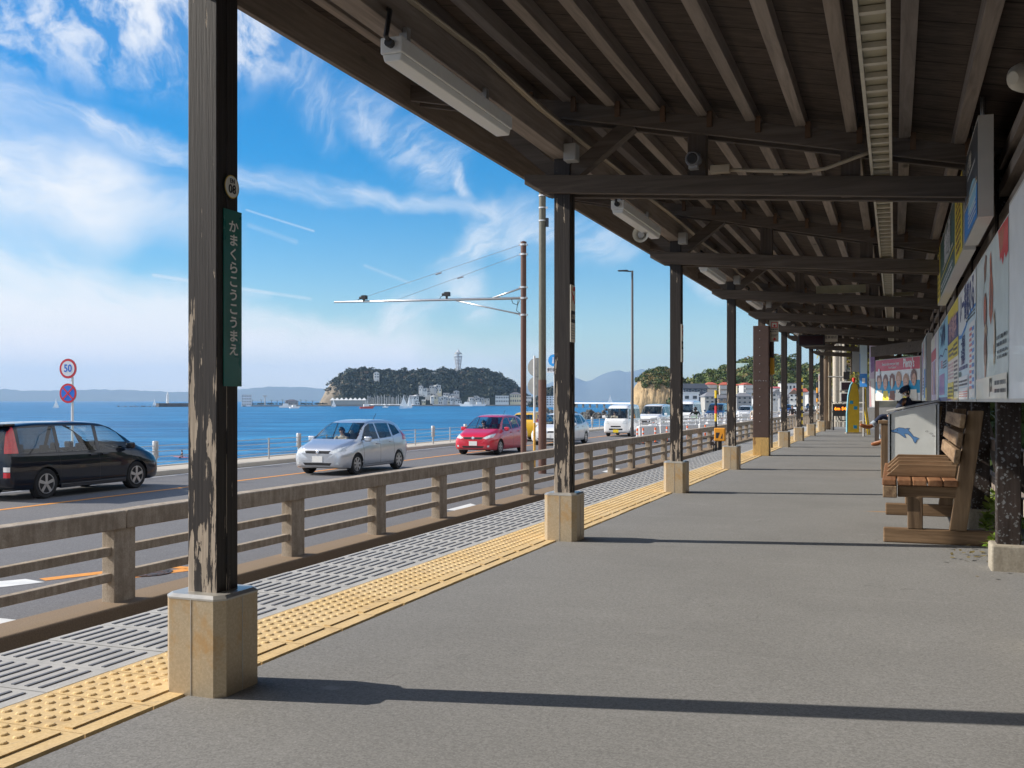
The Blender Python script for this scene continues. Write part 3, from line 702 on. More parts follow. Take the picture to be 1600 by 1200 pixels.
# ------------------------------------------------------------------ vehicles
def paint(name, col, metal=0., rough=.32, dirt=.35):
    m, t, b = base(name, rough, metal); co = obco(t); n = t.noise(co, 2.2, 4., .6); z = t.sep(co)[2]
    d = t.m('MULTIPLY', t.ss(t.m('ADD', z, t.m('MULTIPLY', n, .3)), .62, .25), dirt)
    t.l.new(t.mix(d, col, (.16, .14, .12)), b.inputs['Base Color'])
    b.inputs['Coat Weight'].default_value = 1.; b.inputs['Coat Roughness'].default_value = .03
    return m
P_black = paint('black_paint', (.004, .006, .013), 0., .3, .0); P_black.node_tree.nodes['Principled BSDF'].inputs['Specular IOR Level'].default_value = .1; P_silver = paint('silver_paint', (.60, .63, .68), .55, .3); P_red = paint('red_paint', (.60, .010, .035), .0)
P_white = paint('white_paint', (.78, .79, .8)); P_navy = paint('navy_paint', (.02, .035, .09)); P_yellow = paint('yellow_paint', (.80, .46, .01)); P_grey = paint('dark_grey_paint', (.06, .065, .075), .3); P_blue = paint('blue_paint', (.03, .06, .2), .2)
M_glass = glassy('car_glass', (.88, .95, .95), .93); M_glassd = glassy('privacy_glass', (.30, .36, .38), .5); M_seam = mat('seam_dark', (.01, .01, .012), .6); M_int = mat('car_interior', (.035, .035, .04), .8)
M_lamp = mat('headlamp_lens', (.62, .66, .68), .08, var=.4, scale=22, coat=1.); M_tail = mat('tail_lens', (.55, .012, .016), .12, coat=1., var=.2, scale=25); M_tailw = mat('reverse_lens', (.75, .72, .7), .15, coat=1.)
M_grille = mat('grille_dark', (.016, .016, .018), .35); M_chrome = mat('chrome', (.8, .8, .82), .12, metal=1.); M_plate = mat('number_plate', (.78, .78, .76), .5); M_platey = mat('number_plate_yellow', (.8, .58, .02), .5)
M_rim = mat('alloy', (.55, .55, .56), .3, metal=.8); M_tyre = mat('tyre', (.018, .018, .019), .85, bump=.2, bscale=90); M_skin = mat('skin', (.55, .33, .24), .6)

def crv(xs, ys, x):
    n = len(xs)
    if x <= xs[0]: return ys[0]
    if x >= xs[-1]: return ys[-1]
    i = max(k for k in range(n-1) if xs[k] <= x); h = xs[i+1]-xs[i]; t = (x-xs[i])/h
    def sl(k):
        if k == 0 or k == n-1: return 0 if False else (ys[min(k+1, n-1)]-ys[max(k-1, 0)])/(xs[min(k+1, n-1)]-xs[max(k-1, 0)])
        a = (ys[k]-ys[k-1])/(xs[k]-xs[k-1]); b = (ys[k+1]-ys[k])/(xs[k+1]-xs[k])
        return 0. if a*b <= 0 else 2*a*b/(a+b)
    m0, m1 = sl(i)*h, sl(i+1)*h; t2 = t*t; t3 = t2*t
    return (2*t3-3*t2+1)*ys[i]+(t3-2*t2+t)*m0+(-2*t3+3*t2)*ys[i+1]+(t3-t2)*m1
def catmull(pts, n):
    out = []
    for i in range(len(pts)-1):
        p0, p1, p2, p3 = pts[max(i-1, 0)], pts[i], pts[i+1], pts[min(i+2, len(pts)-1)]
        for k in range(n):
            t = k/n
            out.append(tuple(.5*(2*b+(c-a)*t+(2*a-5*b+4*c-d)*t*t+(3*b-a-3*c+d)*t**3) for a, b, c, d in zip(p0, p1, p2, p3)))
    out.append(pts[-1]); return out
def shell(st, nx=64):
    """body skin lofted through stations (x, zb, w, zbelt, wbelt, ztop, wtop), nose first"""
    st = sorted(st, key=lambda s: s[0]); xs = [s[0] for s in st]; bm = bmesh.new(); rings = []
    X = sorted(set([xs[0]+(xs[-1]-xs[0])*(.5-.5*math.cos(math.pi*k/nx))*1. for k in range(nx+1)]+[xs[0]+(xs[-1]-xs[0])*k/nx for k in range(nx+1)]))
    X2 = [X[0]]
    for x in X[1:]:
        if x-X2[-1] > .02: X2.append(x)
    for x in X2:
        zb, w, zs, ws, zt, wt = [crv(xs, [s[j] for s in st], x) for j in range(1, 7)]
        dr = min(.11, max(.015, (zt-zs)*.28)); h = zs-zb
        half = [(0, zb), (w*.55, zb), (w*.9, zb+.005), (w*.975, zb+.07), (w, zb+h*.35), (w*.998, zb+h*.68), (lerp(w, ws, .6), zs-h*.10), (ws, zs),
                (lerp(ws, wt, .5), lerp(zs, zt-dr, .5)), (wt, zt-dr), (wt*.9, zt-dr*.32), (wt*.62, zt-dr*.07), (0, zt)]
        c = catmull(half, 3)
        ring = [bm.verts.new((x, y, z)) for y, z in c]+[bm.verts.new((x, -y, z)) for y, z in c[-2:0:-1]]
        rings.append(ring)
    n = len(rings[0])
    for a, b in zip(rings, rings[1:]):
        for k in range(n): bm.faces.new((a[k], a[(k+1) % n], b[(k+1) % n], b[k]))
    bm.faces.new(rings[0]); bm.faces.new(rings[-1][::-1])
    bmesh.ops.recalc_face_normals(bm, faces=bm.faces); bm.normal_update()
    return bm
def inside(p, poly):
    s = None
    for (ax, ay), (bx, by) in zip(poly, poly[1:]+poly[:1]):
        c = (bx-ax)*(p[1]-ay)-(by-ay)*(p[0]-ax)
        if abs(c) < 1e-12: continue
        if s is None: s = c > 0
        elif (c > 0) != s: return False
    return True
def carve(bm, pred, poly, view):
    ij = (0, 2) if view == 'side' else (1, 2)
    lo = [min(p[k] for p in poly)-.02 for k in (0, 1)]; hi = [max(p[k] for p in poly)+.02 for k in (0, 1)]
    def near(f):
        for v in f.verts:
            pass
        a = [min(v.co[ij[k]] for v in f.verts) for k in (0, 1)]; b = [max(v.co[ij[k]] for v in f.verts) for k in (0, 1)]
        return a[0] <= hi[0] and b[0] >= lo[0] and a[1] <= hi[1] and b[1] >= lo[1]
    for p, q in zip(poly, poly[1:]+poly[:1]):
        d = (q[0]-p[0], q[1]-p[1]); no = [0, 0, 0]; co = [0, 0, 0]
        no[ij[0]], no[ij[1]] = d[1], -d[0]; co[ij[0]], co[ij[1]] = p
        fs = [f for f in bm.faces if near(f) and pred(f)]
        if not fs: return []
        g = fs+list({e for f in fs for e in f.edges})+list({v for f in fs for v in f.verts})
        bmesh.ops.bisect_plane(bm, geom=g, dist=1e-5, plane_co=co, plane_no=no)
        bm.normal_update()
    return [f for f in bm.faces if near(f) and pred(f) and inside([f.calc_center_median()[k] for k in ij], poly)]
def take(bm, fs, name, m, parent, off=0., delete=True, smooth=True):
    if not fs: return None
    idx = {}; vs = []; ff = []
    for f in fs:
        for v in f.verts:
            if v not in idx: idx[v] = len(vs); vs.append(v.co+v.normal*off)
        ff.append(tuple(idx[v] for v in f.verts))
    b = MB(); b.add(vs, ff); o = b.build(name, m, parent, smooth=smooth, fix=False)
    if delete: bmesh.ops.delete(bm, geom=fs, context='FACES')
    return o
def wheel(t, x, y, r, wd, spokes=5, steel=False):
    s = 1 if y > 0 else -1
    b = MB(); h = wd/2
    b.lathe([(r*.66, -h*.9), (r*.93, -h), (r, -h*.7), (r, h*.7), (r*.93, h), (r*.66, h*.9)], (0, 0, 0), (0, 1, 0), 28)
    w = b.build('wheel', M_tyre, t, (x, y, r), smooth=True, auto=35)
    b = MB(); ri = r*.665; yo = s*h*.92
    b.lathe([(ri, -.02), (ri, .012), (ri*.93, .014), (ri*.9, -.03)], (0, yo, 0), (0, s, 0), 24)
    b.lathe([(ri*.92, -.035), (ri*.92, -.03)], (0, yo, 0), (0, s, 0), 24, 1)
    if steel: b.lathe([(ri*.9, -.02), (ri*.75, .004), (ri*.3, .012), (ri*.1, .03)], (0, yo, 0), (0, s, 0), 20)
    else:
        for k in range(spokes):
            a = 2*math.pi*k/spokes+.3; ca, sa = math.cos(a), math.sin(a)
            f = lambda p, q, d: (ca*p-sa*q, yo+s*d, sa*p+ca*q)
            b.prism([(ri*.1, -ri*.13), (ri*.93, -ri*.17), (ri*.93, ri*.17), (ri*.1, ri*.13)], f, -.02, .006)
        b.lathe([(ri*.24, -.02), (ri*.22, .012), (.01, .016)], (0, yo, 0), (0, s, 0), 14)
    b.build('rim', [M_rim, M_black], w, smooth=True, auto=30)
def car(name, label, S, pt, loc, rz, group='cars on the coast road', detail=True):
    t = thing(name, label, S.get('cat', 'car'), loc, rz, group)
    bm = shell(S['st']); W = S['w']; r = S['r']; wy_ = W-S.get('tw', .2)*.5-.015
    sidef = lambda f: abs(f.normal.y) > .45
    for xw in S['wx']:
        rr_ = r*1.13; pol = [(xw+rr_*math.cos(a), r+rr_*math.sin(a)) for a in [2*math.pi*k/22 for k in range(22)]]
        for sg in (1, -1):
            fs = carve(bm, lambda f: f.calc_center_median().y*sg > W*.5, pol, 'side')
            bmesh.ops.delete(bm, geom=fs, context='FACES')
    for sg in (1, -1):
        for k, (pol, dark) in enumerate(S['side']):
            fs = carve(bm, lambda f: sidef(f) and f.calc_center_median().y*sg > 0, pol, 'side')
            take(bm, fs, 'side_window', M_glassd if dark else M_glass, t, -.006)
        for pol in S.get('seams', []):
            for f in carve(bm, lambda f: sidef(f) and f.calc_center_median().y*sg > 0, pol, 'side'): f.material_index = 1
        for pol in S.get('sidelamp', []):
            fs = carve(bm, lambda f: sidef(f) and f.calc_center_median().y*sg > 0, pol, 'side'); take(bm, fs, 'tail_light', M_tail, t, .004)
    fr = lambda f: f.normal.x > .12 and abs(f.normal.y) < .85; rf = lambda f: f.normal.x < -.2
    for nm, m, pol, pr in [('windscreen', M_glass, S['ws'], lambda f: f.normal.x > .2 and f.normal.z > .02)]+([('rear_window', M_glassd, S['rw'], rf)] if S.get('rw') else []):
        take(bm, carve(bm, pr, pol, 'front'), nm, m, t, -.006)
    for nm, m, pol in S.get('front', []):
        pols = [pol] if max(abs(p[0]) for p in pol) != max(p[0] for p in pol) or min(p[0] for p in pol) < 0 else [pol, [(-a, q) for a, q in pol]]
        for q in pols: take(bm, carve(bm, fr, q, 'front'), nm, m, t, .003)
    for nm, m, pol in S.get('rear', []):
        pols = [pol] if min(p[0] for p in pol) < 0 else [pol, [(-a, q) for a, q in pol]]
        for q in pols: take(bm, carve(bm, rf, q, 'front'), nm, m, t, .004)
    me = bpy.data.meshes.new('body'); 
    for f in bm.faces: f.smooth = True
    bm.to_mesh(me); bm.free(); me.materials.append(pt); me.materials.append(M_seam); me.set_sharp_from_angle(angle=R(50))
    bo = bpy.data.objects.new('body', me); COL.objects.link(bo); bo.parent = t
    for xw in S['wx']:
        for sg in (1, -1):
            wheel(t, xw, sg*wy_, r, S.get('tw', .2), S.get('spokes', 5), S.get('steel', False))
            b = MB(); rr_ = r*1.15; n = 14; pts = [(xw+rr_*math.cos(math.pi*k/n), r*.8+rr_*math.sin(math.pi*k/n)) for k in range(n+1)]
            for (a, z0), (c, z1) in zip(pts, pts[1:]): b.quad((a, sg*W*.5, z0), (c, sg*W*.5, z1), (c, sg*(W-.03), z1), (a, sg*(W-.03), z0))
            b.add([(a, sg*W*.5, q) for a, q in pts], [tuple(range(n+1))]); b.build('wheel_well', M_rubber, t)
    x0, x1 = S['cabin']; zf = S.get('floor', .5); zb = S['belt']
    b = MB(); b.box(x0, -W*.86, zf-.1, x1, W*.86, zf); b.prism([(x1-.45, zf), (x1+.05, zf), (x1+.1, zb-.06), (x1-.3, zb-.02)], lambda a, q, d: (a, d, q), -W*.84, W*.84); b.build('dashboard', M_int, t)
    for xs in S['seats']:
        for sg in (1, -1):
            b = MB(); c = sg*W*.43
            b.prism([(xs-.05, zf), (xs+.5, zf), (xs+.5, zf+.22), (xs+.08, zf+.2), (xs-.13, zb+.02), (xs-.25, zb)], lambda a, q, d: (a, d, q), c-.2, c+.2)
            b.box(xs-.28, c-.12, zb+.03, xs-.2, c+.11, zb+.2); b.build('seat', M_int, t, bevel=.03)
    mx, mz = S['mirror']
    for sg in (1, -1):
        b = MB(); b.box(mx-.07, sg*(W-.02), mz, mx+.07, sg*(W+.17), mz+.15); b.build('mirror', pt, t, bevel=.035)
    for hx, hz in S.get('handles', []):
        for sg in (1, -1):
            b = MB(); b.box(hx-.1, sg*(W-.03), hz, hx+.1, sg*(W+.015), hz+.035); b.build('door_handle', pt, t, bevel=.01)
    px_, pz = S['plate']; pm = S.get('platem', M_plate)
    b = MB(); b.box(px_, -.165, pz-.083, px_+.02, .165, pz+.083); b.build('number_plate', pm, t)
    b = MB(); b.box(-S['L']/2-.012, -.165, S['rplate']-.083, -S['L']/2+.03, .165, S['rplate']+.083); b.build('number_plate', pm, t)
    if S.get('emblem'):
        ex, ez = S['emblem']; b = MB(); b.lathe([(.055, -.02), (.055, .012), (.04, .018)], (ex, 0, ez), (1, 0, .15), 16); b.box(ex, -.075, ez-.012, ex+.022, .075, ez+.012); b.build('emblem', M_chrome, t)
    for wy0 in (.12, -.35):
        b = MB(); a = S['wiper']; b.tube([(a[0]+.02, wy0, a[1]+.02), (a[0]-.06, wy0+.45, a[1]+.06)], .008, 5); b.build('wiper', M_black, t)
    if S.get('antenna'):
        a = S['antenna']; b = MB(); b.tube([(a[0], 0, a[1]), (a[0]-.22, 0, a[1]+.2)], .008, 5); b.build('antenna', M_black, t)
    for bx in S.get('extra', []): b = MB(); b.box(*bx[1]); b.build(bx[0], bx[2], t, bevel=.01)
    return t
def vseam(x, z0, z1, k=0.): return [(x-.006, z0), (x+.006, z0), (x+.006+k, z1), (x-.006+k, z1)]
def hseam(x0, x1, z): return [(x0, z-.005), (x1, z-.005), (x1, z+.005), (x0, z+.005)]

HATCH = dict(w=.848, r=.30, L=4.1, wx=(1.25, -1.35), st=[
 (2.05, .30, .52, .60, .48, .65, .32), (2.01, .24, .68, .66, .62, .73, .45), (1.93, .21, .765, .71, .68, .79, .53), (1.75, .19, .82, .77, .72, .865, .59), (1.48, .18, .846, .835, .75, .93, .64),
 (1.27, .18, .848, .88, .77, .985, .68), (1.10, .18, .848, .90, .78, 1.06, .705), (.74, .18, .848, .925, .79, 1.29, .665), (.40, .18, .848, .935, .795, 1.45, .62), (.05, .18, .848, .95, .795, 1.52, .60), (-.45, .18, .848, .97, .795, 1.54, .595),
 (-1.05, .18, .848, .99, .79, 1.525, .585), (-1.5, .19, .845, 1.02, .78, 1.485, .57), (-1.75, .21, .83, 1.04, .765, 1.42, .56), (-1.90, .24, .805, 1.04, .745, 1.29, .57), (-2.0, .29, .77, 1.01, .71, 1.12, .59), (-2.05, .34, .71, .95, .65, 1.01, .55)],
 side=[([(.92, .955), (-.10, .975), (-.10, 1.43), (.18, 1.425), (.46, 1.33)], 0), ([(-.17, .975), (-.95, 1.01), (-1.0, 1.425), (-.17, 1.435)], 0), ([(-1.05, 1.03), (-1.6, 1.11), (-1.48, 1.33), (-1.08, 1.415)], 1)],
 seams=[vseam(.86, .3, .96, .03), vseam(-.135, .27, .98), vseam(-1.0, .5, 1.02, -.02), hseam(-1., .86, .27)],
 ws=[(-.72, 1.0), (.72, 1.0), (.59, 1.45), (-.59, 1.45)], rw=[(-.54, 1.12), (.54, 1.12), (.46, 1.38), (-.46, 1.38)],
 front=[('headlight', M_lamp, [(.40, .665), (.52, .625), (.765, .70), (.745, .835), (.60, .775)]), ('grille', M_grille, [(-.36, .62), (.36, .62), (.42, .70), (-.42, .70)]), ('air_intake', M_grille, [(-.40, .29), (.40, .29), (.46, .36), (-.46, .36)]), ('fog_lamp', M_lamp, [(.58, .32), (.66, .32), (.67, .39), (.59, .39)])],
 sidelamp=[[(-1.62, .90), (-1.93, .90), (-1.93, 1.08), (-1.70, 1.20)]], rear=[('tail_light', M_tail, [(.60, .85), (.75, .85), (.72, 1.04), (.60, 1.02)])],
 cabin=(-1.7, 1.05), belt=.93, floor=.45, seats=(.0, -.95), mirror=(.80, .92), handles=((.02, .83), (-.82, .86)), plate=(2.03, .46), rplate=.62, emblem=(2.03, .665), wiper=(1.16, 1.0), antenna=(-1.2, 1.5), spokes=7,
 extra=[('chrome_strip', (2.0, -.34, .655, 2.035, .34, .668), M_chrome)])
MPV = dict(w=.855, r=.325, L=4.64, wx=(1.40, -1.385), st=[
 (2.32, .30, .52, .60, .48, .66, .32), (2.28, .25, .69, .68, .63, .77, .47), (2.15, .22, .79, .76, .70, .87, .57), (1.9, .2, .84, .85, .75, .96, .63), (1.65, .2, .855, .905, .775, 1.04, .67),
 (1.45, .2, .855, .93, .785, 1.13, .69), (1.08, .2, .855, .95, .795, 1.36, .66), (.72, .2, .855, .955, .80, 1.53, .635), (.3, .2, .855, .96, .80, 1.615, .63), (-.4, .2, .855, .965, .80, 1.645, .63), (-1.2, .2, .855, .97, .80, 1.645, .63), (-1.85, .21, .85, .98, .795, 1.62, .62),
 (-2.1, .23, .84, .98, .785, 1.57, .615), (-2.22, .27, .825, .98, .77, 1.45, .62), (-2.29, .31, .79, .96, .735, 1.2, .63), (-2.32, .36, .73, .92, .68, 1.0, .57)],
 side=[([(1.28, .985), (.24, .985), (.24, 1.515), (.52, 1.51), (.90, 1.36)], 0), ([(.13, .985), (-.95, .99), (-.95, 1.545), (.13, 1.535)], 0), ([(-1.06, .99), (-2.02, 1.01), (-1.97, 1.51), (-1.06, 1.54)], 1)],
 seams=[vseam(1.22, .35, .95, .02), vseam(.18, .3, 1.02), vseam(-1.0, .3, 1.02), hseam(-1., 1.12, .31), hseam(-2.0, .18, .97)],
 ws=[(-.71, 1.11), (.71, 1.11), (.6, 1.54), (-.6, 1.54)], rw=[(-.58, 1.08), (.58, 1.08), (.5, 1.48), (-.5, 1.48)],
 front=[('headlight', M_lamp, [(.42, .72), (.74, .76), (.76, .90), (.6, .86)]), ('grille', M_grille, [(-.4, .6), (.4, .6), (.42, .7), (-.42, .7)]), ('air_intake', M_grille, [(-.5, .30), (.5, .30), (.5, .4), (-.5, .4)])],
 sidelamp=[[(-2.08, 1.0), (-2.28, 1.0), (-2.2, 1.5), (-2.06, 1.57)]], rear=[('tail_light', M_tail, [(.63, 1.0), (.80, 1.0), (.64, 1.46), (.57, 1.46)]), ('reflector', M_tailw, [(.62, .62), (.78, .62), (.78, .72), (.62, .72)]), ('tail_light', M_tail, [(.62, .5), (.78, .5), (.78, .61), (.62, .61)])],
 cabin=(-2., 1.3), belt=.93, floor=.48, seats=(.3, -.75, -1.6), mirror=(1.08, .97), handles=((.35, .86), (-.02, .86)), plate=(2.30, .45), rplate=.75, wiper=(1.32, 1.09), spokes=5, tw=.21,
 extra=[('roof_spoiler', (-2.28, -.58, 1.57, -1.98, .58, 1.615), P_black), ('side_skirt', (-1.0, -.87, .2, 1.0, -.8, .29), P_black), ('side_skirt', (-1.0, .8, .2, 1.0, .87, .29), P_black)])
VAN = dict(w=.74, r=.27, L=3.4, wx=(.95, -1.25), cat='van', st=[
 (1.70, .30, .60, .80, .55, .90, .45), (1.66, .25, .70, .86, .64, 1.0, .55), (1.58, .22, .735, .92, .69, 1.12, .62), (1.42, .2, .74, .96, .71, 1.38, .62), (1.22, .2, .74, .98, .715, 1.66, .6), (1.0, .2, .74, 1.0, .715, 1.80, .6), (.6, .2, .74, 1.0, .715, 1.87, .6), (-.6, .2, .74, 1.0, .715, 1.89, .6), (-1.45, .22, .74, 1.0, .715, 1.87, .6), (-1.62, .26, .72, 1.0, .70, 1.78, .6), (-1.68, .3, .69, .98, .67, 1.5, .6), (-1.7, .34, .65, .95, .63, 1.2, .58)],
 side=[([(1.36, 1.05), (.45, 1.05), (.45, 1.62), (1.08, 1.62)], 0), ([(.37, 1.05), (-.55, 1.05), (-.55, 1.62), (.37, 1.62)], 1), ([(-.63, 1.05), (-1.5, 1.05), (-1.5, 1.62), (-.63, 1.62)], 1)],
 seams=[vseam(.41, .35, 1.05), vseam(-.59, .35, 1.05), vseam(1.2, .55, 1.0)],
 ws=[(-.66, 1.06), (.66, 1.06), (.60, 1.64), (-.60, 1.64)], rw=[(-.6, 1.05), (.6, 1.05), (.56, 1.6), (-.56, 1.6)],
 front=[('headlight', M_lamp, [(.40, .74), (.68, .74), (.68, .92), (.46, .92)]), ('grille', M_grille, [(-.3, .55), (.3, .55), (.3, .63), (-.3, .63)]), ('air_intake', M_grille, [(-.4, .38), (.4, .38), (.4, .48), (-.4, .48)])],
 rear=[('tail_light', M_tail, [(.58, .7), (.68, .7), (.68, 1.0), (.6, 1.0)])], cabin=(-1.5, 1.3), belt=1.04, floor=.6, seats=(.5, -.4), mirror=(1.28, 1.08), handles=((.5, .9), (-.5, .9)), plate=(1.68, .33), rplate=.6, platem=M_platey, wiper=(1.6, 1.08), steel=True, tw=.16)
BIGVAN = dict(w=.87, r=.33, L=4.75, wx=(1.45, -1.4), cat='minivan', st=[
 (2.37, .28, .6, .78, .55, .86, .42), (2.32, .24, .75, .88, .69, .98, .55), (2.15, .22, .85, .98, .76, 1.08, .64), (1.75, .2, .87, 1.03, .80, 1.17, .68), (1.5, .2, .87, 1.04, .81, 1.28, .69), (1.1, .2, .87, 1.05, .815, 1.58, .66), (.8, .2, .87, 1.06, .82, 1.75, .65), (.4, .2, .87, 1.06, .82, 1.84, .64), (-.6, .2, .87, 1.06, .82, 1.87, .64), (-1.9, .22, .87, 1.07, .82, 1.84, .63), (-2.2, .25, .85, 1.07, .8, 1.72, .62), (-2.33, .3, .8, 1.05, .76, 1.4, .62), (-2.37, .36, .74, 1.0, .7, 1.15, .58)],
 side=[([(1.42, 1.11), (.32, 1.11), (.32, 1.68), (.72, 1.68), (1.12, 1.48)], 0), ([(.22, 1.11), (-.95, 1.11), (-.95, 1.70), (.22, 1.69)], 1), ([(-1.05, 1.11), (-2.1, 1.12), (-2.02, 1.68), (-1.05, 1.7)], 1)],
 seams=[vseam(1.2, .4, 1.08), vseam(.27, .35, 1.08), vseam(-1.0, .35, 1.08)],
 ws=[(-.72, 1.2), (.72, 1.2), (.6, 1.73), (-.6, 1.73)], rw=[(-.62, 1.15), (.62, 1.15), (.55, 1.68), (-.55, 1.68)],
 front=[('headlight', M_lamp, [(.47, .82), (.80, .86), (.80, .98), (.52, .94)]), ('grille', M_grille, [(-.43, .5), (.43, .5), (.46, .86), (-.46, .86)]), ('air_intake', M_grille, [(-.6, .28), (.6, .28), (.55, .36), (-.55, .36)])],
 rear=[('tail_light', M_tail, [(.66, .9), (.82, .9), (.78, 1.3), (.68, 1.3)])], cabin=(-2.1, 1.4), belt=1.1, floor=.55, seats=(.5, -.6, -1.5), mirror=(1.2, 1.12), handles=((.45, .92), (.05, .92)), plate=(2.35, .42), rplate=.7, emblem=(2.37, .72), wiper=(1.6, 1.2), tw=.21,
 extra=[('chrome_strip', (2.33, -.44, .62, 2.375, .44, .65), M_chrome), ('chrome_strip', (2.33, -.45, .74, 2.375, .45, .77), M_chrome)])
def put(px, ybot, X): pass
FWD, BACK = R(90), R(-90)          # nose towards +Y (away) or -Y (towards the platform end)
black = car('minivan', 'black minivan driving away in the lane beside the sea wall', dict(MPV, cat='minivan'), P_black, (-17.86, 18.45, ZR), FWD)
silver = car('hatchback', 'silver hatchback coming on nearest of the oncoming cars', HATCH, P_silver, (-15.12, 26.95, ZR), BACK)
red = dup(silver, swap={P_silver: P_red}); red.location = (-15.15, 38.3, ZR); red['label'] = 'red hatchback coming on behind the silver one'
wagon = dup(silver, swap={P_silver: P_white}); wagon.location = (-15.15, 47.3, ZR); wagon['label'] = 'white hatchback half hidden by the second canopy post'; wagon.scale = (1.06, 1.03, .98)
yel = dup(silver, swap={P_silver: P_yellow}); yel.location = (-17.9, 51.5, ZR); yel.rotation_euler.z = FWD; yel['label'] = 'yellow hatchback seen between the poles with its rear to the platform'
van = car('small_van', 'small boxy white van with a yellow number plate beside the street lamp', VAN, P_white, (-15.2, 59.6, ZR), BACK)
mv = car('large_minivan', 'large white minivan with a dark barred grille behind the boxy van', BIGVAN, P_white, (-15.4, 69.5, ZR), BACK)
dk = dup(mv, swap={P_white: P_navy}); dk.location = (-15.2, 94.5, ZR); dk['label'] = 'dark blue minivan behind the striped marker pole'
q = dup(wagon); q.location = (-15.6, 116, ZR); q.scale = (1, 1, 1); q['label'] = 'small white car in the queue between the fourth and fifth posts'
q = dup(mv, swap={P_white: P_grey}); q.location = (-15.2, 125., ZR); q['label'] = 'dark grey minivan in the queue just before the riveted post'
q = dup(wagon, swap={P_white: P_blue}); q.location = (-15.3, 160, ZR); q.scale = (1, 1, 1); q['label'] = 'blue car in the queue just past the riveted brown post'
q = dup(wagon); q.location = (-15.3, 180, ZR); q.scale = (1, 1, 1); q['label'] = 'white car far down the queue beside the sixth post'
q = dup(wagon, swap={P_white: P_grey}); q.location = (-15.3, 205, ZR); q.scale = (1, 1, 1); q['label'] = 'dark car at the far end of the queue'
q = dup(wagon); q.location = (-14.6, 222, ZR); q.scale = (1, 1, 1); q['label'] = 'white car far off between the two last striped poles'
q = dup(van); q.location = (-15.3, 80.5, ZR); q.scale = (1.15, 1.15, 1.12); q['label'] = 'white van with a dark windscreen half hidden by the third canopy post'
# ------------------------------------------------------------------ poster boards on the wall
def ink(name, col, rough=.35, coat=0., var=0.): 
    return bpy.data.materials.get(name) or mat(name, col, rough, coat=coat, var=var, scale=6)
G = lambda n, c, v=.06: ink('print_'+n, c, .5, .22, v)
K = dict(white=G('white', (.88, .89, .90)), navy=G('navy', (.03, .045, .22)), sky=G('sky', (.34, .66, .86)), pale=G('pale', (.66, .82, .90)), yellow=G('yellow', (.90, .70, .04)), red=G('red', (.75, .05, .04)), pink=G('pink', (.72, .42, .45)),
    ink=G('ink', (.03, .03, .04)), grey=G('grey', (.45, .47, .48)), mist=G('mist', (.68, .75, .74), .1), brown=G('brown', (.22, .075, .03), .35), rust=G('rust', (.55, .13, .05), .3), tan=G('tan', (.55, .36, .2), .2), green=G('green', (.06, .14, .125)), blue=G('blue', (.04, .27, .75)),
    cyan=G('cyan', (.02, .34, .62)), skin=G('skin', (.70, .42, .30)), hair=G('hair', (.22, .10, .06), .3), blond=G('blond', (.5, .26, .14), .25), rose=G('rose', (.66, .09, .13)), cream=G('cream', (.86, .82, .72)), orange=G('orange', (.75, .38, .03)), violet=G('violet', (.36, .22, .5), .25), lilac=G('lilac', (.74, .62, .78), .15), char=G('char', (.075, .085, .1)))
KN = list(K)
M_bframe = mat('board_frame', (.58, .56, .52), .5, var=.06)
def board(name, label, fn, W, H, depth, bg, items, frame=.018, group=None, cat='poster board', loc=(0, 0, 0), frame_m=None):
    """framed board; fn(a,b,d) maps face coordinates to thing space; items are drawn as flat print"""
    t = thing(name, label, cat, loc, 0, group)
    b = MB(); b.prism([(0, 0), (W, 0), (W, H), (0, H)], fn, -depth, 0); b.build('case', frame_m or M_bframe, t)
    b = MB(); mats = [K[k] for k in KN]; mi = {k: i for i, k in enumerate(KN)}
    flat(b, [(frame, frame), (W-frame, frame), (W-frame, H-frame), (frame, H-frame)], fn, .002, mi[bg])
    lay = .003
    for it in items:
        kind, col, a = it[0], it[1], it[2:]; lay += .00035
        if kind == 'r': x0, y0, x1, y1 = a; flat(b, [(x0*W, y0*H), (x1*W, y0*H), (x1*W, y1*H), (x0*W, y1*H)], fn, lay, mi[col])
        elif kind == 'e': cx, cy, rx, ry = a; flat(b, ell(cx*W, cy*H, rx*W, ry*H, 20), fn, lay, mi[col])
        elif kind == 'p': flat(b, [(x*W, y*H) for x, y in a[0]], fn, lay, mi[col])
        elif kind == 't': s, cx, cy, size = a[:4]; sx = a[4] if len(a) > 4 else 1.; text_on(b, s, size, fn, mi[col], lay, cx*W, cy*H, bold=size*(a[5] if len(a) > 5 else .02), sx=sx)
        elif kind == 'lines':
            x0, y0, x1, y1, n = a; r_ = random.Random(n+int(x0*100)); hh = (y1-y0)/n
            for k in range(n):
                x = x0
                while x < x1-.01:
                    w_ = r_.uniform(.012, .035); flat(b, [(x*W, (y0+k*hh)*H), (min(x1, x+w_)*W, (y0+k*hh)*H), (min(x1, x+w_)*W, (y0+k*hh+hh*.55)*H), (x*W, (y0+k*hh+hh*.55)*H)], fn, lay, mi[col]); x += w_+r_.uniform(.006, .014)
    b.build('print', mats, t, fix=False)
    return t
XB = .545; ZB, HB = .992, .965
def wallfn(y1): return lambda a, q, d: (XB-d, y1-a, ZB+q)
PG = 'poster boards along the shelter wall'
board('poster_board', 'blank pale board at the near end of the wall posters', lambda a, q, d: (XB-.004-d, 5.715-a, ZB+q), 3.3, 1.0, .05, 'white', [], group=PG)
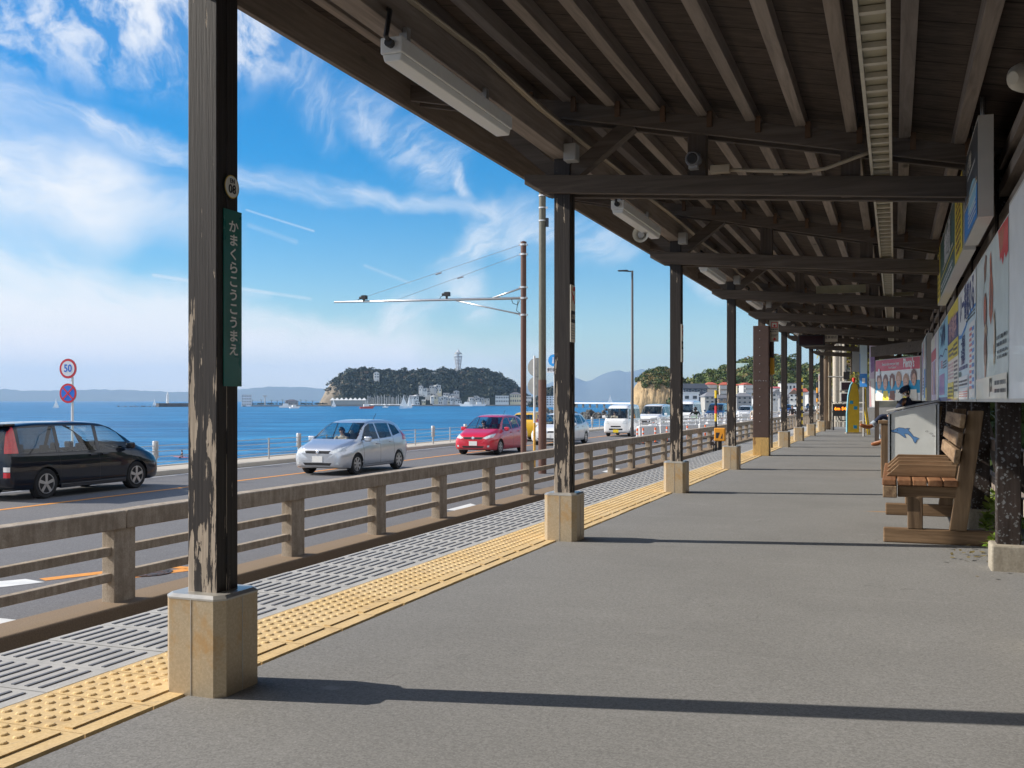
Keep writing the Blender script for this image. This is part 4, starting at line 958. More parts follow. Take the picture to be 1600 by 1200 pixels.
board('poster_board', 'misty grey poster with brown spoon shapes and a red patch', wallfn(7.94), 2.2, HB, .05, 'mist', [
 ('p', 'red', [(.74, .99), (.985, .985), (.985, .80), (.93, .78), (.90, .82), (.86, .76), (.82, .82), (.79, .80), (.77, .88)]), ('p', 'rust', [(.76, .97), (.9, .97), (.86, .86), (.79, .84)]),
 ('p', 'brown', [(.30, .90), (.36, .97), (.40, .95), (.36, .80), (.32, .78)]), ('p', 'grey', [(.30, .78), (.32, .79), (.20, .55), (.17, .5)]), ('p', 'rust', [(.50, .90), (.54, .94), (.57, .78), (.60, .70), (.59, .55), (.53, .48), (.48, .56), (.49, .72), (.51, .80)]), ('p', 'brown', [(.53, .88), (.55, .78), (.56, .66), (.54, .52), (.51, .60), (.52, .76)]),
 ('e', 'brown', .35, .60, .055, .12), ('e', 'rust', .345, .61, .035, .09), ('e', 'tan', .37, .46, .05, .05), ('e', 'brown', .36, .34, .05, .12), ('p', 'rust', [(.34, .24), (.38, .24), (.37, .14), (.35, .13)]),
 ('p', 'tan', [(.62, .52), (.65, .56), (.68, .40), (.66, .24), (.63, .22), (.62, .36)]), ('e', 'cream', .64, .42, .02, .08), ('lines', 'ink', .72, .32, .97, .40, 2), ('lines', 'ink', .74, .25, .97, .31, 2), ('r', 'cream', .02, .02, .98, .16), ('t', 'ink', '|KX', .56, .1, .12, 1., .01), ('lines', 'ink', .66, .1, .96, .145, 1), ('lines', 'ink', .66, .055, .96, .095, 1)], group=PG)
board('poster_board', 'white and pale blue clinic poster with large navy lettering', wallfn(10.1), 2.12, HB, .05, 'pale', [
 ('p', 'white', [(.01, .99), (.99, .99), (.99, .74), (.75, .73), (.5, .66), (.25, .60), (.01, .63)]), ('p', 'blue', [(.02, .61), (.2, .595), (.45, .64), (.72, .725), (.98, .735), (.98, .715), (.72, .70), (.45, .61), (.2, .565), (.02, .575)]), ('t', 'navy', 'い一番館のる', .52, .82, .30, .98, .035),
 ('lines', 'ink', .5, .66, .97, .71, 2), ('t', 'navy', '一般歯科', .32, .50, .14), ('t', 'navy', '予防歯科', .32, .38, .14), ('lines', 'navy', .06, .28, .6, .34, 1), ('r', 'white', .66, .03, .97, .62), ('lines', 'red', .70, .1, .82, .6, 12), ('lines', 'blue', .83, .1, .94, .6, 9), ('r', 'green', .03, .225, .2, .27), ('r', 'white', .05, .13, .62, .22), ('r', 'white', .05, .02, .62, .12), ('lines', 'red', .07, .04, .6, .1, 3), ('lines', 'ink', .07, .14, .6, .2, 2)], group=PG)
board('poster_board', 'yellow and navy poster with a pink text block', wallfn(12.1), 1.96, HB, .05, 'cream', [
 ('r', 'yellow', .01, .86, .99, .99), ('r', 'navy', .01, .62, .99, .86), ('t', 'pink', '新鮮海鮮丼', .5, .74, .26, 1.1, .04), ('r', 'yellow', .01, .44, .99, .62), ('lines', 'navy', .1, .48, .6, .58, 2), ('lines', 'ink', .6, .46, .94, .6, 3), ('lines', 'pink', .05, .24, .6, .42, 5), ('lines', 'ink', .65, .1, .95, .42, 8), ('r', 'yellow', .01, .01, .6, .2), ('lines', 'ink', .05, .05, .55, .17, 3), ('r', 'navy', .01, .005, .99, .03)], group=PG)
board('poster_board', 'light blue poster with dark brush lettering above a wavy line', wallfn(14.6), 2.46, HB, .05, 'sky', [
 ('t', 'navy', 'うみのゆ', .5, .80, .34, 1., .03), ('p', 'navy', [(.05, .58), (.25, .61), (.5, .57), (.75, .63), (.95, .6), (.95, .585), (.75, .61), (.5, .55), (.25, .59), (.05, .56)]), ('r', 'violet', .1, .08, .7, .34), ('lines', 'red', .3, .42, .5, .52, 4), ('lines', 'ink', .55, .4, .9, .5, 3), ('r', 'navy', .01, .005, .99, .05)], group=PG)
board('poster_board', 'whitish poster with a rose band and grey vertical bars', wallfn(17.5), 2.85, HB, .05, 'lilac', [('r', 'rose', .02, .62, .7, .78), ('r', 'white', .72, .02, .98, .98), ('r', 'pink', .1, .1, .3, .6), ('r', 'violet', .4, .1, .52, .6), ('r', 'tan', .6, .1, .68, .6), ('r', 'cream', .02, .8, .6, .97)], group=PG)
board('poster_board', 'tall grey green poster in glass, farthest of the wall posters', lambda a, q, d: (XB-.05-d, 21.5-a, ZB+q), 3.4, 1.12, .08, 'mist', [('r', 'violet', .1, .1, .25, .9), ('p', 'rose', [(.4, .9), (.5, .95), (.52, .7), (.42, .6)]), ('r', 'blue', .55, .05, .75, .5), ('r', 'yellow', .8, .01, .98, .2), ('r', 'char', .8, .2, .98, .97), ('lines', 'ink', .3, .1, .5, .4, 6)], group=PG)
# double-faced boards hung from the tie beams
def hangfn(y1, z0): return lambda a, q, d: (.42-d, y1-a, z0+q)
HG = 'boards hanging under the canopy'
t = board('hanging_board', 'dark and blue advertising board hanging first under the beams, before the green one', hangfn(7.12, 1.985), 1.1, .545, .075, 'char', [('r', 'blue', .02, .02, .98, .36), ('e', 'sky', .62, .34, .3, .16), ('r', 'blue', .02, .02, .98, .2), ('r', 'cream', .02, .37, .98, .39), ('lines', 'tan', .05, .41, .95, .45, 1), ('t', 'cream', 'いざ鎌倉', .42, .76, .1, 1.), ('lines', 'white', .3, .62, .85, .68, 1), ('lines', 'white', .35, .08, .9, .28, 4)], .02, HG, 'hanging board')
t2 = board('hanging_board', 'long green and yellow advertising board hanging beyond the blue one', hangfn(11.5, 1.985), 4.2, .545, .075, 'green', [('r', 'yellow', .01, .02, .16, .98), ('r', 'yellow', .78, .02, .99, .98), ('t', 'white', '鎌倉彫', .5, .62, .3, 1.2, .03), ('lines', 'cream', .3, .38, .72, .46, 1), ('r', 'yellow', .17, .29, .77, .315), ('lines', 'white', .22, .08, .7, .22, 2), ('lines', 'brown', .82, .1, .95, .9, 9), ('lines', 'brown', .04, .1, .13, .9, 8)], .02, HG, 'hanging board')
for tt, ys in ((t, (6.25, 6.9)), (t2, (7.8, 9.5, 11.2))):
    for y in ys: b = MB(); b.tube([(.457, y, 2.53), (.457, y, 2.75)], .012, 6); b.build('hanger', M_steel, tt)
# angled food advertisement facing the camera
A, B_ = Vector((-.43, 25.9, 0)), Vector((.52, 23.55, 0)); ad = (B_-A); L = ad.length; ad.normalize(); an = Vector((ad.y, -ad.x, 0))
if an.y > 0: an = -an
def adfn(a, q, d): p = A+ad*a+an*d; return (p.x, p.y, .995+q)
faces = [(.10, 'hair'), (.25, 'hair'), (.405, 'brown'), (.55, 'blond'), (.71, 'blond'), (.87, 'hair')]
items = [('r', 'rose', .01, .72, .99, .985), ('r', 'cyan', .01, .18, .99, .47), ('t', 'white', "Plenty's", .76, .86, .27, .72, .03), ('t', 'white', 'Sweets makes everyone happy', .36, .88, .10, .8, .02), ('t', 'white', 'From Kamakura', .40, .79, .07, .9, .01)]
for k, (x, hr) in enumerate(faces):
    dz = [.0, -.03, -.02, .02, -.04, .05][k]
    items += [('p', 'cream' if k != 2 else 'brown', [(x-.085, .015), (x+.085, .015), (x+.06, .26), (x-.06, .26)]) if k in (0, 5, 3) else ('p', 'yellow' if k != 2 else 'brown', [(x-.075, .015), (x+.075, .015), (x+.05, .24), (x-.05, .24)]),
      ('e', hr, x, .50+dz, .062, .17), ('e', 'skin' if k != 2 else 'cream', x+(.01 if k == 5 else -.005), .43+dz, .043 if k != 2 else .02, .14)]
    if k != 2: items += [('e', 'ink', x-.018, .46+dz, .006, .010), ('e', 'ink', x+.016, .46+dz, .006, .010), ('r', 'red', x-.016, .365+dz, .014, .378+dz) if False else ('e', 'red', x-.002, .37+dz, .014, .012)]
    else: items += [('p', 'brown', [(x-.06, .62), (x-.03, .56), (x-.05, .5)]), ('p', 'brown', [(x+.06, .62), (x+.03, .56), (x+.05, .5)])]
items += [('p', 'white', [(.08, .62), (.13, .62), (.125, .76), (.105, .79), (.085, .76)])]
board('advert_board', 'red-topped sweets advertisement with six faces behind the seated man', adfn, L, .965, .05, 'white', items, .02, None, 'poster board')
b = MB(); b.beam((-.5, 25.6, 2.15), (.62, 22.9, 2.15), .06, .24); tag(b.build('fascia_beam', M_roofx), 'broad brown beam above the red-topped sweets advertisement', 'beam')
for k, (x, y) in enumerate(((-.4, 26.0), (.1, 24.8))):
    b = MB(); b.box(-.05, -.05, 0, .05, .05, 2.1); tag(b.build('timber_post', M_roofz, None, (x, y+.12, 0)), ['thin dark timber post under the far end of the sweets advertisement', 'thin dark timber post behind the seated man'][k], 'post')

# ------------------------------------------------------------------ benches
W_b = wood('bench_wood', (.10, .058, .03), (.33, .215, .125), 0, .8, 24., True, .4); W_by = wood('bench_wood_long', (.14, .085, .05), (.40, .28, .17), 1, .8, 24., True, .4); W_bz = wood('bench_wood_upright', (.10, .062, .036), (.30, .20, .12), 2, .8, 24., True, .4)
W_seat = wood('bench_seat_wood', (.20, .085, .04), (.36, .19, .095), 1, .7, 26., True, .35)
def bench(label, y0, arms=False):
    t = thing('bench', label, 'bench', (0, y0, 0), 0, 'wooden benches along the shelter wall'); Ln = 2.1
    for y in (.1, 1.95):
        b = MB(); b.box(-.075, y-.045, 0, .655, y+.045, .1); b.build('foot_rail', W_b, t, bevel=.008)
        b = MB(); b.box(.085, y-.045, .1, .185, y+.045, .325); b.build('leg', W_bz, t, bevel=.006)
        b = MB(); b.prism([(.355, .1), (.465, .1), (.575, .93), (.475, .93)], lambda a, q, d: (a, d, q), y-.044, y+.044); b.build('back_post', W_bz, t, bevel=.006)
        b = MB(); b.box(.02, y-.043, .322, .405, y+.043, .402); b.build('cross_beam', W_b, t, bevel=.006)
    b = MB(); b.box(-.078, .02, .318, .015, Ln-.02, .40); b.build('front_rail', W_by, t, bevel=.006)
    for k in range(5):
        x = -.082+.1*k; b = MB(); b.box(x, .03 if k else .025, .404, x+.092, Ln-.03, .446); b.build('seat_slat', W_seat, t, bevel=.007)
    for y in (.36, .88, 1.4, 1.84):
        b = MB(); b.prism([(-.06, .447), (.41, .447), (.42, .535), (.03, .535)], lambda a, q, d: (a, d, q), y-.02, y+.02); b.build('divider', W_b, t, bevel=.005)
    for zc in (.615, .735, .86):
        f = lambda z: .355+(z-.1)*.1325
        x0, x1 = f(zc-.047)-.036, f(zc+.047)-.036
        b = MB(); b.prism([(x0, zc-.047), (x0+.034, zc-.05), (x1+.034, zc+.044), (x1, zc+.047)], lambda a, q, d: (a, d, q), .0, Ln); b.build('back_slat', W_by, t, bevel=.006)
    if arms:
        b = MB(); b.box(-.2, -.06, .70, .12, .05, .745); b.build('armrest', W_b, t, bevel=.006)
        b = MB(); b.box(-.165, -.05, 0, -.075, .04, .70); b.build('arm_post', W_bz, t, bevel=.006)
        for k in range(4): b = MB(); b.box(-.17, .04, .1+.15*k, -.1, 1.9, .2+.15*k); b.build('side_slat', W_by, t, bevel=.006)
    return t
bench('weathered wooden bench with seat dividers in front of the dolphin panel', 7.65)
bench('wooden bench with a brown armrest just behind the white dolphin panel', 14.15, True)
bench('wooden bench under the man in the navy cap', 22.7)
# windbreak panel with a painted dolphin
t = thing('windbreak_panel', 'white sloping-topped windbreak panel with a blue dolphin painted on it', 'panel', (-.07, 14., 0))
pf = [(0, .06), (.585, .06), (.585, .965), (0, .835)]; f = lambda a, q, d: (a, -d, q)
b = MB(); b.prism(pf, f, -.03, 0); b.build('panel_sheet', mat('panel_white', (.72, .74, .72), .5, var=.07, scale=5), t)
b = MB()
for p, q in zip(pf, pf[1:]+pf[:1]): b.beam((p[0], -.003, p[1]), (q[0], -.003, q[1]), .022, .022, up=(0, -1, 0))
b.build('frame', M_alu, t)
b = MB(); b.add([(-.03, -.02, .85), (.6, -.02, .99), (.6, .35, 1.0), (-.03, .35, .86), (-.03, -.02, .865), (.6, -.02, 1.005), (.6, .35, 1.015), (-.03, .35, .875)], [(0, 3, 2, 1), (4, 5, 6, 7), (0, 1, 5, 4), (1, 2, 6, 5), (2, 3, 7, 6), (3, 0, 4, 7)]); b.build('cap', M_grey, t)
b = MB(); b.box(-.01, .0, 0, .03, .04, .84); b.box(.56, .0, 0, .6, .04, .96); b.build('support', M_dark, t)
dol = [(205, 700), (215, 680), (265, 674), (300, 650), (345, 632), (420, 640), (452, 652), (490, 643), (535, 640), (500, 672), (545, 720), (575, 760), (600, 795), (645, 808), (695, 830), (655, 858), (645, 895), (630, 922), (605, 885), (590, 840), (555, 795), (510, 755), (470, 742), (440, 745), (445, 770), (470, 825), (440, 812), (400, 780), (350, 742), (300, 725), (230, 716)]
def pz(x, y): return ((x-165)*.000678, .845-(y-350)*.000678)
cx_, cy_ = 430, 740
b = MB(); P = [pz(*p) for p in dol]
def grow(P, k):
    out = []
    for i, p in enumerate(P):
        a, c = Vector(P[i-1]), Vector(P[(i+1) % len(P)]); d = (c-a).normalized(); out.append((p[0]+d.y*-k, p[1]+d.x*k))
    return out
flat(b, grow(P, .0045), f, .0015, 1); flat(b, P, f, .003, 0); flat(b, ell(*pz(318, 676), .006, .006, 10), f, .0045, 1)
flat(b, [pz(*p) for p in ((215, 706), (300, 716), (320, 712), (300, 722))], f, .0045, 1)
for x, y in ((830, 695), (905, 735), (945, 780)):
    flat(b, ell(*pz(x, y), .017, .009, 14), f, .0015, 1); flat(b, ell(*pz(x, y), .0135, .006, 14), f, .003, 2)
b.build('dolphin_painting', [mat('dolphin_blue', (.12, .28, .58), .5), M_ink, mat('panel_white2', (.74, .75, .74), .5)], t, fix=False)

# ------------------------------------------------------------------ lamps and fittings under the canopy
M_diff = mat('lamp_cover', (.85, .86, .84), .3)
LG = 'fluorescent lamps along the canopy edge'
l0 = thing('strip_lamp', 'white fluorescent strip lamp close beyond the first post', 'lamp', (-2.13, 4.14, 2.53), 0, LG)
b = MB(); b.box(-.055, 0, .04, .055, 1.42, .115); b.build('housing', M_white, l0, bevel=.006)
b = MB(); b.prism([(-.05, .04), (-.04, .005), (.04, .005), (.05, .04)], lambda a, q, d: (a, d, q), .01, 1.41); b.build('lamp_cover', M_diff, l0, bevel=.006)
b = MB(); b.tube([(0, -.0, .08), (0, -.05, .1), (.01, -.03, .22), (-.04, .05, .26)], .012, 6); b.lathe([(.02, -.03), (.02, .01)], (0, 0, .08), (0, 1, 0), 10); b.build('flex', M_black, l0)
b = MB(); b.box(-.06, .2, .115, -.02, .24, .23); b.build('bracket', M_steel, l0); b = MB(); b.box(-.06, 1.2, .115, -.02, 1.24, .23); b.build('bracket', M_steel, l0)
for k in range(1, 8):
    q = dup(l0); q.location.y = 4.14+4.03*k; q['label'] = ['', 'white strip lamp with the horn loudspeaker beside it', 'strip lamp just before the third canopy frame', 'fourth strip lamp counted from the first post', 'fifth strip lamp counted from the first post', 'sixth strip lamp counted from the first post', 'seventh strip lamp counted from the first post', 'farthest strip lamp under the canopy edge'][k]
t = thing('horn_speaker', 'cream horn loudspeaker at the canopy edge beyond the second post', 'loudspeaker', tuple(at_d(1001, 366, 9.35)))
M_cream = mat('cream_plastic', (.72, .68, .58), .45)
b = MB(); pr = [(.016, .16), (.025, .14), (.032, .08), (.05, .03), (.07, .0), (.075, -.008), (.06, .003), (.04, .04), (.02, .1)]
b.lathe([(r_, h) for r_, h in pr], (0, 0, 0), (0, 1, .1), 20); b.build('horn', M_cream, t, smooth=True, auto=50)
b = MB(); b.lathe([(.03, .02), (.035, .0), (.012, -.02)], (0, .03, 0), (0, -1, 0), 12); b.build('driver', M_grey, t)
b = MB(); b.tube([(0, .1, .02), (0, .12, .2)], .012, 6); b.build('bracket', M_steel, t)
t = thing('security_camera', 'small round grey camera on the second tie beam', 'camera', (-1.27, 6.9, 2.61))
b = MB(); b.lathe([(.05, -.06), (.055, .02), (.045, .06)], (0, 0, .02), (0, -1, -.15), 14); b.build('camera_body', mat('camera_grey', (.16, .16, .17), .4), t, smooth=True, auto=40)
b = MB(); b.lathe([(.036, .06), (.03, .066)], (0, 0, .02), (0, -1, -.15), 14); b.build('lens', M_black, t)
b = MB(); b.box(-.03, -.03, -.05, .03, .03, 0); b.build('bracket', M_steel, t)
# conduits
M_cond = mat('beige_conduit', (.42, .35, .26), .55, var=.15)
t = thing('conduit', 'beige conduit with a junction box along the second tie beam', 'conduit', (0, 0, 0))
b = MB(); y = 6.93; b.tube([(-1.05, y, zt(-1.05)+.16), (-.55, y, zt(-.55)+.15), (-.42, y, zt(-.42)+.17), (-.2, y-.02, zt(-.2)+.25), (-.12, y-.02, zt(-.12)+.28)], .013, 8); b.build('pipe', M_cond, t, smooth=True)
b = MB(); b.box(-1.16, y-.03, zt(-1.1)+.135, -1.03, y+.02, zt(-1.1)+.19); b.build('junction_box', M_cond, t, bevel=.005)
t = thing('conduit', 'grey cable conduit running along the edge beam above the strip lamps', 'conduit', (0, 0, 0))
b = MB(); xs_ = PX+.085
pts = [(xs_, -2, 2.93)]+[(xs_+.01*math.sin(k*1.7), 1.2+1.0*k, 2.9+.02*math.sin(k*2.1)) for k in range(30)]
b.tube(pts, .016, 8); b.tube([(p[0]+.035, p[1], p[2]-.02) for p in pts], .009, 6); b.build('pipe', M_cond, t, smooth=True)
for y in FR[1:8]:
    b = MB(); b.box(PX+.06, y-.22, 2.68, PX+.15, y-.12, 2.80); b.build('junction_box', M_grey, t, bevel=.006)
# cable ladder
t = thing('cable_ladder', 'pale steel cable ladder running the length of the canopy', 'cable ladder', (0, 0, 0))
M_lad = mat('ladder_paint', (.50, .46, .37), .5, var=.18, scale=10)
zl = lambda y: 2.447
for x in (-.143, -.03):
    b = MB(); b.box(x, RY0, 2.446, x+.016, RY1, 2.495); b.build('ladder_rail', M_lad, t)
for k in range(100):
    y = 2.2+.208*k; b = MB() if k == 0 else b; 
    if k == 0: b.box(-.127, -.018, 2.455, -.03, .018, 2.478); rung = b.build('rung', M_lad, t, (0, y, 0))
    else: q = rung.copy(); COL.objects.link(q); q.location = (0, y, 0)
b = MB(); b.box(-.125, RY0, 2.482, -.032, RY1, 2.486)
def mesh_mat():
    m, t_, bs = base('expanded_mesh', .5); co = obco(t_); v = t_.voro(t_.mapv(co, rot=(0, 0, R(45))), 80., rnd=0.)
    t_.l.new(t_.mix(t_.ss(v, .3, .4), (.03, .027, .02), (.36, .32, .22)), bs.inputs['Base Color']); return m
b.build('tray_mesh', mesh_mat(), t)
b = MB(); b.tube([(-.1, RY0, 2.497), (-.1, RY1, 2.497)], .012, 6); b.tube([(-.065, RY0, 2.499), (-.065, RY1, 2.499)], .014, 6); b.build('cable', M_black, t)
# blank panels, displays and notices
b = MB(); y = FR[3]+.0
t = thing('blank_panel', 'beige blank panel in two halves between beams of the fourth frame', 'panel', (0, 15.22, 0))
for x0, x1 in ((-1.05, -.38), (-.16, .25)):
    b = MB(); b.box(x0, -.02, zt(x0)+.14, x1, .02, zr(x1)-.005); b.build('panel_half', mat('beige_panel', (.42, .38, .24), .6, var=.12) if 'beige_panel' not in bpy.data.materials else bpy.data.materials['beige_panel'], t)
p = at_d(1268, 532, 24.)
t = thing('departure_display', 'unlit dark departure display hanging under the canopy', 'display', (p.x, p.y, p.z))
b = MB(); b.box(-.3, -.1, -.13, .3, .1, .13); b.build('case', M_black, t, bevel=.01)
b = MB(); b.box(-.27, -.108, -.1, .27, -.1, .1); b.build('screen', mat('dim_screen', (.035, .012, .012), .2), t)
b = MB(); b.tube([(-.2, 0, .12), (-.2, 0, .34)], .015, 6); b.build('hanger', M_steel, t); b = MB(); b.tube([(.2, 0, .12), (.2, 0, .34)], .015, 6); b.build('hanger', M_steel, t)
p = at_d(1298, 528.5, 24.2)
t = thing('notice_plate', 'small cream notice hanging beside the dark display', 'notice', tuple(p))
b = MB(); b.box(-.155, -.015, -.08, .155, .015, .08); b.build('plate', M_cream, t); b = MB(); text_on(b, '電車接近', .075, lambda a, q, d: (a, -.016-d, q), 0, .002, 0, .02); b.build('lettering', M_ink, t, fix=False)
# first post: station name strip and number badge
def postfn(y, x=PX+.0605): return lambda a, q, d: (x+d, y+a, q)
M_green = mat('sign_green', (.018, .165, .14), .3, coat=.3, var=.15, scale=6); M_lett = mat('sign_letters', (.93, .94, .91), .45)
t = thing('station_name_strip', 'narrow green strip with white hiragana down the first post', 'station sign', (0, 0, 0)); f = postfn(3.012, PX+.066)
b = MB(); b.prism([(-.05, 1.05), (.052, 1.05), (.052, 1.665), (-.05, 1.665)], f, -.004, 0); b.build('strip', M_green, t)
b = MB()
for k, ch in enumerate('かまくらこうこうまえ'): text_on(b, ch, .045, f, 0, .0015, .002, 1.605-.0478*k, bold=.0013, sx=1.3)
b.build('lettering', M_lett, t, fix=False)
t = thing('station_number_badge', 'round station number badge EN 08 with a yellow ring', 'station sign', (0, 0, 0))
b = MB(); f = postfn(3.005, PX+.066); c = 1.746; b.prism(ell(0, c, .044, .044, 30), f, -.004, 0, 0); flat(b, ell(0, c, .0405, .0405, 30), f, .001, 1); flat(b, ell(0, c, .0375, .0375, 30), f, .002, 2)
b.build('badge', [mat('badge_dark', (.01, .02, .02), .4), mat('badge_yellow', (.72, .5, .04), .4), mat('badge_cream', (.85, .84, .76), .4)], t, fix=False)
b = MB(); text_on(b, 'EN', .022, f, 0, .003, 0, c+.019, bold=.0003); text_on(b, '08', .043, f, 0, .003, 0, c-.01, bold=.0008); b.build('lettering', M_ink, t, fix=False)
# notices on the second and third posts
def notice(label, y):
    t = thing('post_notice', label, 'notice', (0, 0, 0), 0, 'safety notices on the posts'); f = postfn(y-.01, PX+.066); mats = [K['cream'], K['red'], K['ink'], K['grey'], K['orange']]
    b = MB(); b.prism([(-.05, 1.42), (.06, 1.42), (.06, 1.83), (-.05, 1.83)], f, -.006, 0, 0)
    flat(b, [(-.046, 1.56), (.056, 1.56), (.056, 1.645), (-.046, 1.645)], f, .001, 2); flat(b, [(-.03, 1.79), (.0, 1.79), (-.015, 1.822)], f, .001, 4); flat(b, [(.01, 1.79), (.05, 1.79), (.05, 1.82), (.01, 1.82)], f, .001, 1)
    for s in (-1, 1): flat(b, [(-.035, 1.74-s*.035), (-.025, 1.75-s*.035), (.05, 1.74+s*.035), (.04, 1.73+s*.035)], f, .0015+.0004*s, 1)
    flat(b, ell(.005, 1.74, .016, .02, 14), f, .003, 1)
    for k in range(6): flat(b, [(-.04, 1.445+.018*k), (.05-.01*(k % 3), 1.445+.018*k), (.05-.01*(k % 3), 1.452+.018*k), (-.04, 1.452+.018*k)], f, .001, 3)
    text_on(b, '注意', .04, f, 0, .002, .005, 1.60, bold=.001)
    b.build('plate', mats, t, fix=False)
notice('red and black safety notice on the second post', FR[2]); notice('red and black safety notice on the third post', FR[3])
# emergency button sign and call box at the riveted post
p = at_d(1209, 516.5, 18.75)
t = thing('emergency_sign', 'cream emergency stop sign with a red button picture on the riveted post', 'safety sign', (p.x, p.y, 2.08)); f = lambda a, q, d: (a, -d, q)
b = MB(); b.prism([(-.083, 0), (.083, 0), (.083, .39), (-.083, .39)], f, -.03, 0); b.build('plate', M_cream, t)
b = MB(); mats = [K['red'], K['ink'], K['cream']]
flat(b, [(-.045, .25), (.07, .25), (.07, .36), (-.045, .36)], f, .002, 0); flat(b, [(-.03, .265), (.055, .265), (.055, .345), (-.03, .345)], f, .003, 2); flat(b, ell(.012, .29, .022, .02, 14), f, .004, 0); flat(b, [(.0, .28), (.024, .28), (.012, .335)], f, .0045, 0)
text_on(b, '列車非常', .032, f, 1, .002, .01, .222, bold=.0008); text_on(b, '停止ボタン', .028, f, 1, .002, .0, .185, bold=.0008)
flat(b, [(-.05, .12), (.07, .12), (.07, .128), (-.05, .128)], f, .002, 1); flat(b, [(-.05, .10), (.04, .10), (.04, .108), (-.05, .108)], f, .002, 1)
flat(b, ell(.015, .05, .02, .022, 14), f, .002, 0); flat(b, [(-.03, .038), (.06, .038), (.015, .018)], f, .003, 0); b.build('print', mats, t, fix=False)
p = at_d(1206, 572, 18.8)
t = thing('emergency_box', 'orange yellow emergency button box on the side of the riveted post', 'button box', tuple(p)); 
b = MB(); b.box(-.045, -.06, -.155, .045, .06, .155); b.build('box', mat('amber_paint', (.78, .42, .02), .4), t, bevel=.01)
b = MB(); b.tube([(0, 0, .15), (0, 0, .62)], .04, 10); b.build('duct', M_brown, t); b = MB(); b.tube([(0, 0, -.15), (.0, 0, -1.5)], .018, 8); b.build('conduit', M_cond, t)
# floodlight under the roof near the camera
t = thing('floodlight', 'round cream floodlight on the brown plywood above the posters', 'lamp', tuple(at_d(1603, 120, 4.9)))
b = MB(); b.lathe([(.03, .09), (.06, .06), (.072, .02), (.075, 0), (.06, -.005)], (0, 0, 0), (-.7, -.7, -.2), 18); b.build('lamp_head', M_cream, t, smooth=True, auto=40)
b = MB(); b.tube([(.06, .0, .0), (.1, 0, .12), (.12, 0, .3)], .014, 6); b.build('bracket', M_white, t)
# ------------------------------------------------------------------ vegetation helpers
def leaves(mb, c, r, n, s, rng, sc=(1, 1, .8), m=0, low=-.35):
    for _ in range(n):
        while True:
            d = Vector((rng.gauss(0, 1), rng.gauss(0, 1), rng.gauss(0, 1)))
            if d.length > .01: d.normalize()
            if d.z > low: break
        k = rng.uniform(.72, 1.04)
        p = Vector((c[0]+d.x*r*sc[0]*k, c[1]+d.y*r*sc[1]*k, c[2]+d.z*r*sc[2]*k))
        nn = (d+Vector((rng.gauss(0, .45), rng.gauss(0, .45), rng.gauss(0, .45)))).normalized(); x = nn.orthogonal().normalized(); y = nn.cross(x); a = rng.uniform(0, 6.28)
        x, y = x*math.cos(a)+y*math.sin(a), y*math.cos(a)-x*math.sin(a); q = s*rng.uniform(.6, 1.3)
        mb.add([p-x*q-y*q*.35, p+x*q*.2-y*q*.6, p+x*q+y*q*.2, p-x*q*.1+y*q*.6], [(0, 1, 2, 3)], m)
L_dark = leafmat('leaves_evergreen', (.022, .05, .016), (.05, .085, .022), (.09, .11, .03)); L_dry = leafmat('leaves_dry', (.16, .12, .045), (.24, .18, .07), (.12, .11, .04)); L_mid = leafmat('leaves_mid', (.06, .10, .02), (.12, .16, .035), (.17, .17, .045))
L_yel = leafmat('leaves_yellow_green', (.2, .2, .05), (.34, .27, .06), (.16, .18, .05)); L_island = leafmat('leaves_island', (.010, .022, .018), (.024, .042, .026), (.05, .055, .035)); L_bright = leafmat('leaves_bright', (.10, .20, .02), (.26, .30, .05), (.18, .26, .04))
M_soil = mat('hill_soil', (.05, .045, .025), .9, var=.4, scale=.2); M_bark = mat('bark', (.09, .065, .045), .9, var=.35, scale=6, bump=.4, bscale=14)
def rock_mat(name, c1, c2, c3, s):
    m, t, b = base(name, .9, spec=.2); co = obco(t); a = t.noise(t.mapv(co, scale=(1, 1, .35)), s, 7., .68, .4); l = t.noise(t.mapv(co, rot=(0, R(8), 0), scale=(.12, .12, 1)), s*2.2, 5., .6); f = t.noise(co, s*7, 4., .7)
    c = t.mix(t.ss(a, .35, .65), c1, c2); c = t.mix(t.ss(l, .5, .62, 0., .6), c, c3); t.l.new(t.mix(t.ss(f, .55, .75, 0., .5), c, c3), b.inputs['Base Color']); t.l.new(t.bump(t.m('ADD', a, t.m('MULTIPLY', f, .4)), .9, 1.2), b.inputs['Normal']); return m
def outline(pts, x):
    return crv([p[0] for p in pts], [p[1] for p in pts], x)
def ridge(name, pts, d_front, d_ridge, d_back, zbase, m, nx=60, nd=14, rough=1., face=.5, seed=1, flat_front=0.):
    """hill whose skyline follows pts; every column rises from the shore in front to the ridge and falls behind"""
    rg = random.Random(seed); x0, x1 = pts[0][0], pts[-1][0]; vs = []; grid = []
    for i in range(nx+1):
        px = lerp(x0, x1, i/nx); top = max(zbase+.3, 1+(626-outline(pts, px))/1600*d_ridge)
        row = []
        for j in range(nd+1):
            t = j/nd; d = lerp(d_front, d_ridge, t/.6) if t < .6 else lerp(d_ridge, d_back, (t-.6)/.4)
            h = (t/.6)**face if t < .6 else 1-((t-.6)/.4)**2
            z = zbase+(top-zbase)*h+(rg.uniform(-1, 1)*rough if 0 < j < nd and 0 < i < nx else 0)
            p = at_d(px, 626, d); p.z = z-(.8*rough if t > .5 and t < .7 else 0); row.append(p)
        grid.append(row)
    for r_ in grid: vs += r_
    fs = [(i*(nd+1)+j, (i+1)*(nd+1)+j, (i+1)*(nd+1)+j+1, i*(nd+1)+j+1) for i in range(nx) for j in range(nd)]
    b = MB(); b.add(vs, fs); o = b.build(name, m, smooth=True); o['kind'] = 'structure'
    return grid
